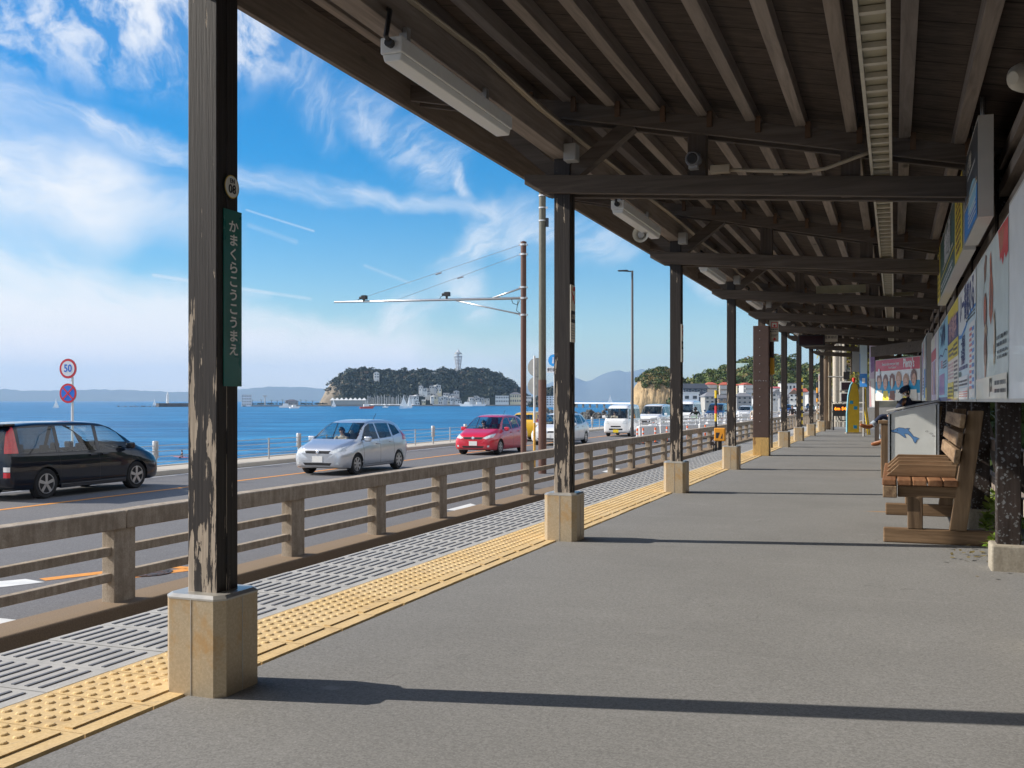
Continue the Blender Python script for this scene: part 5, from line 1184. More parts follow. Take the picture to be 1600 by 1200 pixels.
def sample(grid, rng, t0=0., t1=.7):
    i = rng.uniform(0, len(grid)-1.001); j = rng.uniform(t0, t1)*(len(grid[0])-1); a, b = int(i), min(int(j), len(grid[0])-2); u, v = i-a, j-b
    return (grid[a][b]*(1-u)*(1-v)+grid[a+1][b]*u*(1-v)+grid[a][b+1]*(1-u)*v+grid[a+1][b+1]*u*v), i/(len(grid)-1), j/(len(grid[0])-1)

# ------------------------------------------------------------------ far mountains
M_mount = mat('far_mountain', (.10, .115, .10), .9, var=.25, scale=.002)
ridge('mountains', [(-420, 600), (-250, 612), (-100, 604), (0, 606.5), (60, 609), (150, 607.5), (250, 610), (330, 611), (385, 606), (430, 603), (470, 604), (510, 606.5), (560, 612), (640, 608), (720, 606), (790, 604), (830, 601), (850, 600), (872, 592), (890, 587), (905, 590), (918, 594), (935, 586), (950, 580), (968, 577.5), (985, 579), (1000, 575), (1015, 578), (1040, 590), (1080, 597), (1120, 592), (1200, 596), (1350, 600), (1500, 604)], 11500, 13500, 15000, -60, M_mount, 220, 12, 10., .8, 4)
# ------------------------------------------------------------------ island
rng = random.Random(11)
ISL = [(496, 634.5), (502, 624), (508, 611), (515, 601), (521, 594), (530, 592), (534, 585), (541, 580), (552, 578), (562, 575.5), (575, 577), (590, 579), (604, 578.5), (618, 580), (632, 577.5), (648, 581), (664, 577), (678, 580.5), (694, 577), (708, 580), (722, 580), (735, 575.5), (748, 578), (760, 578.5), (770, 583), (780, 585), (790, 593), (800, 598), (812, 608), (822, 618), (838, 630), (848, 634.5)]
M_cliff = rock_mat('island_rock', (.30, .25, .19), (.20, .165, .12), (.10, .08, .055), .02)
t = NT(M_cliff.node_tree); bs = t.n['Principled BSDF']; src = bs.inputs['Base Color'].links[0].from_socket; rv = (math.cos(TH), math.sin(TH), 0)
wob = t.m('ADD', t.v('DOT_PRODUCT', obco(t), rv), t.m('MULTIPLY', t.noise(obco(t), .06, 4., .6), 50.))
t.l.new(t.mix(t.ss(wob, -222, -205), src, (.035, .042, .024)), bs.inputs['Base Color'])
gi = ridge('island_hill', ISL, 1395, 1450, 1560, ZS-.5, M_cliff, 90, 18, 1.2, .62, 3)
b = MB(); n_ = 0
while n_ < 1750:
    p, fx, ft = sample(gi, rng, .06, .66)
    px = lerp(496, 848, fx)
    if px < 520 and rng.random() > (px-508)/30: continue
    if px < 535 and ft < .25 and rng.random() < .7: continue
    if p.z < ZS+4: continue
    if 640 < px < 740 and p.z < 6 and rng.random() < .75: continue
    r_ = rng.uniform(1.5, 3.4) if rng.random() < .6 else rng.uniform(3.4, 6.4); leaves(b, (p.x, p.y, p.z+r_*.1), r_, 26, r_*.3, rng, low=-.1); n_ += 1
tag(b.build('island_woods', L_island, fix=False), 'dark evergreen woods covering the island hill', 'woods', kind='stuff')
b = MB()
for k in range(46):
    p, fx, ft = sample(gi, rng, .2, .62)
    if lerp(496, 848, fx) < 530: continue
    r_ = rng.uniform(2.2, 4.); leaves(b, (p.x, p.y, p.z+r_*.5), r_, 22, r_*.36, rng, low=-.1)
tag(b.build('bare_tree_crowns', leafmat('leaves_winter', (.12, .085, .055), (.2, .15, .1), (.1, .08, .05)), fix=False), 'brown winter crowns among the island woods', 'woods', kind='stuff')
# observation tower on the island
p = at_d(716, 626, 1450)
t = thing('lookout_tower', 'flared lattice lookout tower on top of the wooded island', 'tower', (p.x, p.y, 40))
M_tw = mat('tower_white', (.55, .57, .6), .5, var=.1)
b = MB(); b.tube([(0, 0, 0), (0, 0, 28)], [1.5, 1.3], 10); b.build('core', M_tw, t)
H = 27.
for k in range(12):
    a = 2*math.pi*k/12
    b = MB(); b.tube([(3.*math.cos(a), 3.*math.sin(a), 0), (4.0*math.cos(a+.3), 4.0*math.sin(a+.3), 12), (5.6*math.cos(a+.6), 5.6*math.sin(a+.6), 24)], .22, 5); b.tube([(3.*math.cos(a), 3.*math.sin(a), 0), (4.0*math.cos(a-.3), 4.0*math.sin(a-.3), 12), (5.6*math.cos(a-.6), 5.6*math.sin(a-.6), 24)], .2, 5)
    b.build('lattice_rib', M_tw, t)
for z, r_, h in ((4, 3.2, .5), (9, 3.6, .5), (14, 4.1, .5), (19, 4.7, .5), (23.6, 5.9, .9), (26.5, 5.2, 2.0), (29.4, 4.2, .5)):
    b = MB(); b.lathe([(r_*.9, 0), (r_, .1), (r_, h), (r_*.9, h+.1)], (0, 0, z), n=20); b.build('deck', M_tw if h < 1.5 else M_grey, t)
b = MB(); b.lathe([(2.2, 29.5), (2.0, 32), (.4, 33), (.15, 36)], n=12); b.build('beacon', M_tw, t)

# ------------------------------------------------------------------ houses
HM = {}
def hm(c, r_=.7):
    k = tuple(c)
    if k not in HM: HM[k] = mat('house_paint_%d' % len(HM), c, r_, var=.12, scale=.6)
    return HM[k]
M_win = mat('window_glass', (.03, .04, .05), .08, spec=.8); M_winf = mat('window_frame', (.5, .5, .5), .4)
def house(name, label, px0, px1, ytop, yeave, ybot, d, wallc, roofc, kind='hip', rz=0., storeys=2, cols=3, deep=.8, group='houses of the town across the bay', balcony=False, cat='house'):
    w_ = (px1-px0)/1600*d; c = at_d((px0+px1)/2, 626, d); ze, zt_, zb = [1+(626-y)/1600*d for y in (yeave, ytop, ybot)]
    t = thing(name, label, cat, (c.x, c.y, zb), TH+rz, group); h = ze-zb; rh = max(.25, zt_-ze); D = w_*deep
    W2 = w_/2*.92; b = MB(); b.box(-W2, 0, -6, W2, D, h); b.build('wall', hm(wallc), t)
    o = w_*.06; b = MB()
    if kind == 'hip': b.add([(-W2-o, -o, h), (W2+o, -o, h), (W2+o, D+o, h), (-W2-o, D+o, h), (-W2*.35, D*.5, h+rh), (W2*.35, D*.5, h+rh), (-W2-o, -o, h-.12), (W2+o, -o, h-.12), (W2+o, D+o, h-.12), (-W2-o, D+o, h-.12)], [(0, 1, 5, 4), (1, 2, 5), (2, 3, 4, 5), (3, 0, 4), (9, 8, 7, 6), (0, 6, 7, 1), (1, 7, 8, 2), (2, 8, 9, 3), (3, 9, 6, 0)])
    elif kind == 'gable': b.prism([(-W2-o, h-.1), (W2+o, h-.1), (W2+o, h+.05), (0, h+rh), (-W2-o, h+.05)], lambda a, q, e: (a, e, q), -o, D+o)
    elif kind == 'side': b.prism([(-o, h-.1), (D+o, h-.1), (D+o, h+.05), (D*.5, h+rh), (-o, h+.05)], lambda a, q, e: (e, a, q), -W2-o, W2+o)
    else: b.box(-W2-.1, -.1, h, W2+.1, D+.1, h+.3)
    b.build('roof', hm(roofc, .55), t)
    for s in range(storeys):
        z0 = h-(s+1)*(h/storeys)+h/storeys*.3; z1 = h-(s+1)*(h/storeys)+h/storeys*.78
        for k in range(cols):
            x0 = -W2+2*W2*(k+.22)/cols; x1 = -W2+2*W2*(k+.78)/cols
            b = MB(); b.box(x0, -.06, z0, x1, .02, z1); wf = b.build('window', M_winf, t); b = MB(); e = (x1-x0)*.07; b.box(x0+e, -.08, z0+e, x1-e, -.05, z1-e); b.build('pane', M_win, wf)
        if balcony and s < storeys:
            b = MB(); zb_ = h-(s+1)*(h/storeys)+.1; b.box(-W2*.9, -.9, zb_, W2*.9, -.02, zb_+.15); b.box(-W2*.9, -.9, zb_+.15, W2*.9, -.82, zb_+1.0); b.build('balcony', hm((.5, .48, .45)), t)
    return t
Wh, Cr, Gy, Dg, Bw = (.62, .62, .6), (.6, .53, .36), (.30, .30, .30), (.085, .095, .12), (.28, .2, .14); Rr, Gr, Dr, Pg, Br = (.50, .12, .07), (.17, .17, .18), (.07, .075, .085), (.42, .55, .52), (.15, .1, .075)
house('house', 'large dark slate house above the white block', 1066, 1108, 599, 607, 621, 300, Dg, Dr, 'side', .2, 2, 4)
house('white_block', 'white flat-roofed block with dark openings behind the truck', 1066, 1093, 613.5, 615.5, 650, 165, (.7, .71, .72), Wh, 'flat', 0, 3, 2, cat='building')
house('house', 'cream house with a red hipped roof, left one of the red roofs', 1103, 1121, 597, 600.5, 614, 310, Cr, Rr, 'hip', .1, 2, 2, balcony=True)
house('house', 'cream red-roofed house half behind the fourth post', 1124, 1141, 597, 601, 616, 305, (.58, .5, .42), Rr, 'hip', -.1, 2, 2, balcony=True)
house('house', 'white and cream house with a red roof to the right of the fourth post', 1151, 1163, 600, 602, 615, 300, Cr, Rr, 'side', 0, 2, 2)
house('house', 'white house with an orange red roof beside the riveted post', 1160, 1176, 598, 601, 614.5, 295, Wh, Rr, 'gable', .35, 2, 2, balcony=True)
house('house', 'grey hip-roofed house low down behind the striped marker pole', 1100, 1126, 612.5, 619, 631, 225, (.42, .40, .36), (.24, .24, .25), 'hip', .15, 2, 3)
house('house', 'small brown house tucked behind the grey hipped roof', 1122, 1142, 617, 622, 634, 215, Bw, Gr, 'side', -.1, 2, 2)
house('house', 'grey-roofed house left of the riveted post, under the red roofs', 1150, 1177, 613.5, 619, 632, 222, Gy, (.22, .22, .23), 'hip', .1, 2, 3)
house('house', 'low white-walled house at road level beside the riveted post', 1176, 1186, 619, 622, 634, 200, Wh, Gr, 'side', 0, 1, 2)
house('hilltop_hall', 'broad pale green roofed hall on the wooded hilltop', 1150, 1192, 567, 579, 586, 400, Wh, Pg, 'side', .12, 1, 6, .6, cat='building')
house('house', 'small pale-roofed house below the hilltop hall', 1178, 1217, 583, 589, 595, 385, Wh, (.45, .52, .54), 'hip', 0, 1, 4, .5)
house('house', 'dark-roofed house just right of the riveted post', 1204, 1222, 608, 614, 628, 240, (.5, .5, .49), (.26, .26, .27), 'gable', .4, 2, 2)
house('house', 'red-roofed house peeping over the dark roof by the riveted post', 1206, 1219, 604, 606.5, 616, 300, Wh, (.5, .13, .13), 'side', 0, 1, 3)
house('house', 'long white house with a flat roof beyond the sixth post', 1219, 1257, 597.5, 600, 611, 310, Wh, Gy, 'flat', .1, 1, 6, .4)
house('house', 'white gabled house between the sixth and seventh posts', 1233, 1248, 608, 615, 628, 235, Wh, Br, 'gable', -.3, 2, 2)
house('house', 'house with a long red roof between the seventh and eighth posts', 1243, 1263, 606.5, 612, 626, 250, Wh, Rr, 'side', .15, 2, 3)
house('house', 'grey house low between the sixth and seventh posts', 1218, 1234, 616, 621, 633, 215, Gy, Gr, 'side', 0, 2, 2)
house('house', 'pale house at the foot of the hill by the eighth post', 1262, 1284, 610, 615, 630, 230, (.5, .5, .5), Gr, 'hip', 0, 2, 2)
house('house', 'dim brown house at the end of the street behind the wooden pole', 1284, 1306, 604, 612, 632, 190, Bw, Gr, 'gable', 0, 2, 2)
# town hill
rng = random.Random(21)
HILL = [(1050, 622), (1068, 601), (1085, 594), (1100, 589), (1112, 585), (1125, 582), (1138, 575), (1155, 569), (1170, 564), (1183, 560), (1208, 559), (1222, 561), (1236, 567), (1246, 573), (1258, 575), (1270, 573), (1285, 571), (1310, 566), (1340, 560), (1380, 556), (1440, 552)]
gh = ridge('town_hill', HILL, 318, 430, 520, ZR-.5, M_soil, 60, 16, .8, .8, 5)
bd, bm_, by_ = MB(), MB(), MB(); n_ = 0
while n_ < 900:
    p, fx, ft = sample(gh, rng, .1, .66); px = lerp(1050, 1440, fx)
    if px > 1320 and rng.random() < .7: continue
    if px < 1085 and ft > .45 and rng.random() < .6: continue
    r_ = rng.uniform(1.0, 2.4); q = rng.random(); leaves(bd if q < .6 else bm_ if q < .93 else by_, (p.x, p.y, p.z+r_*.5), r_, 46, r_*.27, rng); n_ += 1
tag(bd.build('hill_woods', L_dark, fix=False), 'dark evergreen woods on the town hill', 'woods', kind='stuff'); tag(bm_.build('hill_scrub', L_mid, fix=False), 'lighter green woods on the town hill', 'woods', kind='stuff'); tag(by_.build('dry_scrub', L_dry, fix=False), 'dry tawny scrub on the town hill', 'scrub', kind='stuff')
def tree(name, label, base_, h, cr, lm, clumps, n, s, flatk=.55, trunk_r=.18, lean=0., seed=1, group=None):
    rg = random.Random(seed); t = thing(name, label, 'tree', tuple(base_), 0, group)
    b = MB(); top = Vector((lean, 0, h*.86)); mid = Vector((lean*.3, .1, h*.5)); b.tube([(0, 0, -1), mid*.5, mid, top], [trunk_r, trunk_r*.8, trunk_r*.6, trunk_r*.2], 8)
    cs = []
    for k in range(clumps):
        a = rg.uniform(0, 6.28); z = rg.uniform(.5, 1.)*h; rr_ = cr*rg.uniform(.2, 1.)*(1-abs(z/h-.72)*.9); c = Vector((lean*z/h+rr_*math.cos(a), rr_*math.sin(a), z)); cs.append(c)
        st_ = mid.lerp(top, max(0, min(1, (z/h-.5)/.4))); b.tube([st_, st_.lerp(c, .5)+Vector((0, 0, .08*h*rg.uniform(-.3, .6))), c], [trunk_r*.35, trunk_r*.25, trunk_r*.08], 5)
    b.build('trunk', M_bark, t)
    b = MB()
    for c in cs: leaves(b, c, cr*rg.uniform(.28, .45), n, s, rg, (1, 1, flatk), low=-.6)
    b.build('crown', lm, t, fix=False); return t
p = at_d(1094, 606, 330); tree('pine_tree', 'spreading dark pine on the skyline left of the fourth post', p, 4.4, 1.9, L_dark, 14, 40, .2, .5, .12, .3, 3)
p = at_d(1234, 580, 400); tree('pine_tree', 'leaning pine at the right end of the hilltop', p, 7., 2.4, L_dark, 16, 40, .26, .5, .14, 1.2, 4)
p = at_d(1108, 594, 380); tree('pine_tree', 'rounded tree on the skyline behind the red roofs', p, 4., 2., L_mid, 14, 40, .24, .7, .14, 0, 8)
# ------------------------------------------------------------------ cliff headland
CL = [(983, 640), (986, 622), (990, 606), (997, 594), (1006, 586), (1020, 579.5), (1034, 577), (1048, 579), (1060, 588), (1070, 600), (1082, 612)]
M_tan = rock_mat('tan_cliff_rock', (.50, .36, .20), (.36, .26, .15), (.20, .14, .085), .09)
rng = random.Random(5)
gc = ridge('cliff_headland', CL, 366, 384, 430, ZS-1, M_tan, 50, 22, .55, .42, 9)
b1, b2 = MB(), MB(); n_ = 0
while n_ < 330:
    p, fx, ft = sample(gc, rng, .2, .7); px = lerp(983, 1082, fx); yy = 626-(p.z-1)/384*1600
    lim = 597+7*math.sin(px*.35)+(4 if px > 1035 else 0)
    if yy > lim+rng.uniform(-3, 9)-(6 if px < 998 else 0): continue
    r_ = rng.uniform(.7, 1.6); leaves(b1 if rng.random() < .68 else b2, (p.x, p.y-.3, p.z+r_*.35), r_, 44, r_*.26, rng); n_ += 1
tag(b1.build('headland_scrub', L_dark, fix=False), 'dark scrub capping the tan cliff headland', 'scrub', kind='stuff'); tag(b2.build('headland_dry_scrub', L_dry, fix=False), 'dry tawny scrub on the tan cliff headland', 'scrub', kind='stuff')
# rock breakwater, low white bridge
M_grock = rock_mat('breakwater_rock', (.24, .23, .21), (.14, .135, .125), (.06, .06, .055), .8); rng = random.Random(8); b = MB()
for k in range(420):
    px = rng.uniform(852, 988); d = rng.uniform(385, 425); p = at_d(px, 626, d); hh = 3.9*math.exp(-((d-405)/13)**2)*(.75+.25*math.sin(px*.2))
    b.ico((p.x, p.y, ZS+hh*rng.uniform(.5, 1.)), rng.uniform(.5, 1.05), 1, .3, (1, 1, .8), rng=rng)
tag(b.build('breakwater_rocks', M_grock), 'grey heaped breakwater rocks beyond the cars', 'breakwater', kind='stuff')
p, q = at_d(896, 626, 1050), at_d(1000, 626, 900)
t = thing('low_bridge', 'long low white bridge in front of the hazy mountains', 'bridge', (p.x, p.y, ZS)); D_ = Vector((q.x-p.x, q.y-p.y, 0)); b = MB(); b.beam((0, 0, 4.6), D_+Vector((0, 0, 4.6)), 6, 1.6); b.build('deck', mat('bridge_white', (.6, .6, .6), .6), t)
for k in range(9): b = MB(); c = D_*((k+.5)/9); b.box(c.x-.7, c.y-1.5, -2, c.x+.7, c.y+1.5, 4.1); b.build('pier', M_plain, t)
# islet right of the island
rng = random.Random(14)
gs = ridge('islet_hill', [(826, 634), (836, 622), (846, 613), (858, 606), (868, 604), (880, 607), (890, 618), (898, 633)], 1085, 1105, 1140, ZS-.5, M_soil, 24, 10, .5, .8, 6); b = MB()
for k in range(110): p, fx, ft = sample(gs, rng, .1, .65); r_ = rng.uniform(1.6, 3.2); leaves(b, (p.x, p.y, p.z+r_*.2), r_, 28, r_*.34, rng)
tag(b.build('islet_woods', L_island, fix=False), 'dark trees on the small islet behind the signs', 'woods', kind='stuff')
IH = 'buildings at the foot of the island'
house('shore_building', 'white terraced building at the water behind the blue sign', 852, 882, 617.5, 619, 634, 1075, (.66, .68, .7), Wh, 'flat', 0, 4, 6, .4, IH, cat='building')
house('shore_building', 'long pale hotel on the shore right of the harbour', 773, 796, 617, 618.5, 630, 1385, Wh, Wh, 'flat', 0, 2, 8, .3, IH, cat='building')
house('shore_building', 'cream shore building just left of the brown pole', 796, 815, 613, 616, 630, 1388, Cr, Gr, 'hip', 0, 2, 5, .4, IH, cat='building')
house('shore_building', 'white shore building hidden by the brown pole', 818, 832, 617, 619, 631, 1380, Wh, Wh, 'flat', 0, 2, 4, .4, IH, cat='building')
rng = random.Random(33)
for k in range(62):
    px = rng.uniform(640, 768) if k < 42 else rng.uniform(650, 715); y = rng.uniform(619, 629.5) if k < 42 else rng.uniform(602, 619); wd = rng.uniform(4, 10); wc = rng.choice([Wh, Wh, (.5, .48, .44), Cr, (.42, .42, .42)]); d_ = 1388-(.0 if k < 42 else -8)
    house('harbour_house', 'small pale house of the village climbing above the island harbour', px-wd/2, px+wd/2, y-2.2, y-.6, y+rng.uniform(3.5, 5), d_, wc, rng.choice([Gr, Dr, Wh, (.3, .3, .32)]), rng.choice(['hip', 'gable', 'side', 'flat']), rng.uniform(-.3, .3), 1, 2, .8, 'village houses on the island')
house('villa', 'white house high on the left of the wooded island', 584, 593, 580.5, 583, 591, 1420, Wh, Wh, 'gable', .2, 2, 2, .7, IH)
house('villa', 'long white building on the ridge left of the tower', 673, 687, 580.5, 582, 585, 1440, Wh, Gy, 'flat', 0, 1, 5, .4, IH)
# marina quay, tent roofs, yachts
p = at_d(560, 626, 1340)
b = MB(); a, c = at_d(378, 626, 1230), at_d(850, 626, 1378); b.beam((a.x, a.y, ZS+.4), (c.x, c.y, ZS+.4), 14, 2.2); tag(b.build('harbour_quay', mat('quay_stone', (.24, .22, .2), .9, var=.3, scale=.1)), 'long low stone quay in front of the island', 'quay')
t = thing('tent_pavilion', 'white peaked tent roofs by the marina below the cliff', 'pavilion', tuple(at_d(548, 626, 1370)[:2])+(ZS+1.5,), TH)
for k in range(8):
    x = -24+6*k; b = MB(); b.add([(x-3.4, -4, 6), (x+3.4, -4, 6), (x+3.4, 4, 6), (x-3.4, 4, 6), (x, 0, 9.6)], [(0, 1, 4), (1, 2, 4), (2, 3, 4), (3, 0, 4), (3, 2, 1, 0)]); b.build('tent_roof', M_white, t)
b = MB(); b.box(-26, -3, 0, 22, 3, 5.5); b.build('wall', hm((.3, .3, .28)), t)
rng = random.Random(40)
y0 = None
for k in range(46):
    px = 574+72*(k/45)+rng.uniform(-.6, .6); d_ = rng.uniform(1335, 1365); p = at_d(px, 626, d_)
    if y0 is None:
        y0 = thing('moored_yacht', 'white moored yacht with a bare mast in the island marina', 'yacht', (p.x, p.y, ZS+1.2), 0, 'yachts moored in the marina')
        b = MB(); b.prism([(-4, .4), (-3.8, -.4), (3, -.4), (4.4, .7), (-4, .6)], lambda a, q, e: (a, e, q), -1.1, 1.1); b.box(-1.5, -.7, .6, 1.5, .7, 1.2); b.build('hull', M_white, y0)
        b = MB(); b.tube([(.3, 0, .5), (.3, 0, 12.5)], .14, 5); b.build('mast', M_swhite, y0)
        yacht = y0
    else: q = dup(yacht); q.location = (p.x, p.y, ZS+1.2); q.rotation_euler.z = rng.uniform(0, 6); q.scale = (1, 1, rng.uniform(.75, 1.12))
# boats out on the bay
def boat(label, px, py, L, hull, rz=0., cabin=True):
    p = at_z(px, py, ZS); t = thing('motor_boat', label, 'boat', (p.x, p.y, ZS), TH+rz); k = L/8
    b = MB(); b.prism([(-4*k, 1.1*k), (-3.9*k, -.5*k), (3*k, -.5*k), (4.5*k, 1.5*k)], lambda a, q, e: (a, e, q), -1.2*k, 1.2*k); b.build('hull', hull, t)
    if cabin: b = MB(); b.prism([(-2*k, 1.1*k), (1.5*k, 1.2*k), (.9*k, 2.6*k), (-1.8*k, 2.6*k)], lambda a, q, e: (a, e, q), -.9*k, .9*k); b.build('cabin', M_white, t); b = MB(); b.tube([(-.5*k, 0, 2.6*k), (-.5*k, 0, 4.2*k)], .07*k, 5); b.build('aerial', M_swhite, t)
def sailboat(label, px, py, h, rz=0., two=True, c=None):
    p = at_z(px, py, ZS); t = thing('sailing_boat', label, 'boat', (p.x, p.y, ZS), TH+rz); k = h/9
    b = MB(); b.prism([(-2.6*k, .5*k), (-2.5*k, -.3*k), (2*k, -.3*k), (3.2*k, .7*k)], lambda a, q, e: (a, e, q), -.7*k, .7*k); b.build('hull', M_white, t)
    b = MB(); b.tube([(.4*k, 0, .3*k), (.4*k, 0, h)], .06*k, 5); b.build('mast', M_swhite, t)
    b = MB(); b.add([(.3*k, 0, 1.1*k), (-1.7*k, .25*k, 1.2*k), (-.45*k, .3*k, 5*k), (.3*k, 0, h*.98)], [(0, 1, 2, 3)]); b.add([(.3*k, -.03, 1.1*k), (-2.3*k, .25*k-.03, 1.2*k), (-.6*k, .3*k-.03, 5*k), (.3*k, -.03, h*.98)], [(3, 2, 1, 0)]); b.build('mainsail', c or M_white, t)
    if two: b = MB(); b.add([(.5*k, 0, 1.*k), (3*k, -.1*k, .9*k), (.5*k, 0, 6.8*k)], [(0, 1, 2)]); b.build('jib', c or M_white, t)
boat('white motor boat off the end of the quay', 447, 637, 13, M_white); boat('red-hulled launch out in front of the marina', 573, 638.5, 12, mat('boat_red', (.5, .07, .04), .4), .3); boat('small white launch left of the island boats', 460, 638, 9, M_white, .6)
boat('white cruiser moored below the village', 729, 634.8, 17, M_white, 2.9); boat('white cruiser moored to the right of the village', 749, 634.6, 16, M_white, .2); boat('small white boat alone in mid bay', 602, 637, 6, M_white)
sailboat('small white sail far out on the left of the bay', 87, 637.5, 9.5); sailboat('white sail just left of the jetty', 241, 633.5, 10); sailboat('white sail in front of the marina quay', 521, 636, 9); sailboat('tall pair of white sails before the yachts, left one', 630, 638, 12.5, .1); sailboat('tall pair of white sails before the yachts, right one', 638.5, 637.6, 11, -.1); sailboat('tiny sail beyond the low white bridge', 953, 629.5, 26)
# jetty with its white lighthouse, and the promenade buildings behind the first post
t = thing('stone_jetty', 'dark stone jetty at the left of the bay', 'jetty', (0, 0, 0)); a, c = at_d(246, 626, 1150), at_d(330, 626, 1190); b = MB(); b.beam((a.x, a.y, ZS), (c.x, c.y, ZS), 9, 8.2); b.build('wall', mat('jetty_stone', (.085, .08, .078), .9, var=.4, scale=.15), t)
p = at_d(262, 626, 1165)
t = thing('jetty_lighthouse', 'slim white lighthouse on the dark jetty', 'lighthouse', (p.x, p.y, ZS+4)); b = MB(); b.lathe([(1.7, 0), (1.6, 1), (1.25, 9), (1.6, 9.3), (1.6, 9.9)], n=14); b.build('tower', M_white, t); b = MB(); b.lathe([(.8, 9.9), (.8, 11.4), (.2, 12.4), (.1, 14)], n=10); b.build('lantern', M_white, t)
b = MB(); rng = random.Random(2)
for k in range(40): p = at_d(rng.uniform(182, 246), 626, 1180+rng.uniform(-4, 4)); b.ico((p.x, p.y, ZS+rng.uniform(-.4, .3)), rng.uniform(.5, 1.4), 1, .3, rng=rng)
tag(b.build('reef_rocks', M_grock), 'low reef rocks awash left of the jetty', 'reef', kind='stuff')
house('harbour_office', 'white blocky harbour office on the quay beside the first post', 377, 393, 615, 617, 634, 1225, (.68, .7, .73), Wh, 'flat', .2, 4, 4, .7, IH, cat='building')
p = at_d(414, 626, 1235)
t = thing('cable_tower', 'pale T-shaped tower on the harbour promenade', 'tower', (p.x, p.y, ZS+1.5), TH); b = MB(); b.tube([(0, 0, 0), (0, 0, 11)], [.8, .5], 8); b.build('mast', M_grey, t); b = MB(); b.box(-2.4, -1, 10.6, 2.4, 1, 11.6); b.build('head', M_grey, t)
house('pavilion_hall', 'low dark-roofed hall with a curved front on the promenade', 444, 465, 624, 627, 634, 1250, (.35, .36, .38), (.12, .12, .14), 'hip', 0, 1, 6, .4, IH, cat='building')
palm = None
for k, px in enumerate((408, 424, 433, 441, 448, 470, 478, 488, 394)):
    p = at_d(px, 626, 1240)
    if palm is None:
        palm = thing('palm_tree', 'small dark palm on the harbour promenade', 'tree', (p.x, p.y, ZS+1.5), 0, 'palms along the promenade'); b = MB(); b.tube([(0, 0, 0), (.2, 0, 6.6)], [.35, .22], 6); b.build('trunk', M_bark, palm); b = MB(); rng = random.Random(4)
        for q in range(14):
            a = q*2*math.pi/14; e = rng.uniform(-.3, .8); b.add([(.2, 0, 6.6), (.2+1.2*math.cos(a-.15), 1.2*math.sin(a-.15), 6.6+e), (.2+2.1*math.cos(a), 2.1*math.sin(a), 6.2+e*.6), (.2+1.2*math.cos(a+.15), 1.2*math.sin(a+.15), 6.6+e)], [(0, 1, 2, 3)])
        b.build('crown', L_island, palm, fix=False)
    else: q = dup(palm); q.location = (p.x, p.y, ZS+1.5); q.scale.z = random.uniform(.8, 1.1)
p0_ = at_d(392, 626, 1245); b = MB(); rng = random.Random(6)
for k in range(90): p = at_d(rng.uniform(394, 512), 626, 1290+rng.uniform(-6, 6)); r_ = rng.uniform(1., 2.2); leaves(b, (p.x, p.y, ZS+2+r_*.4), r_, 16, r_*.35, rng)
tag(b.build('promenade_hedge', L_island, fix=False), 'low dark planting along the harbour promenade', 'planting', kind='stuff')
# ------------------------------------------------------------------ people
def skin_mesh(chains, root, sub=1):
    """chains: lists of (point, radius); points shared by position join"""
    pts, rad, edges, idx = [], [], [], {}
    for ch in chains:
        prev = None
        for p, r_ in ch:
            k = tuple(round(c, 4) for c in p)
            if k not in idx: idx[k] = len(pts); pts.append(p); rad.append(r_)
            i = idx[k]
            if prev is not None and prev != i: edges.append((prev, i))
            prev = i
    me = bpy.data.meshes.new('tmp'); me.from_pydata(pts, edges, []); o = bpy.data.objects.new('tmp', me); COL.objects.link(o)
    md = o.modifiers.new('skin', 'SKIN'); md.use_smooth_shade = True; md.branch_smoothing = .6
    for v, r_ in zip(me.skin_vertices[0].data, rad): v.radius = r_ if isinstance(r_, tuple) else (r_, r_); v.use_root = False
    me.skin_vertices[0].data[root].use_root = True
    s = o.modifiers.new('sub', 'SUBSURF'); s.levels = sub; s.render_levels = sub
    dg = bpy.context.evaluated_depsgraph_get(); dg.update(); out = bpy.data.meshes.new_from_object(o.evaluated_get(dg))
    bpy.data.objects.remove(o); bpy.data.meshes.remove(me); return out
def cloth(name, m, chains, parent, sub=1):
    me = skin_mesh(chains, 0, sub); me.name = name; me.materials.clear(); me.materials.append(m)
    o = bpy.data.objects.new(name, me); COL.objects.link(o); o.parent = parent; return o
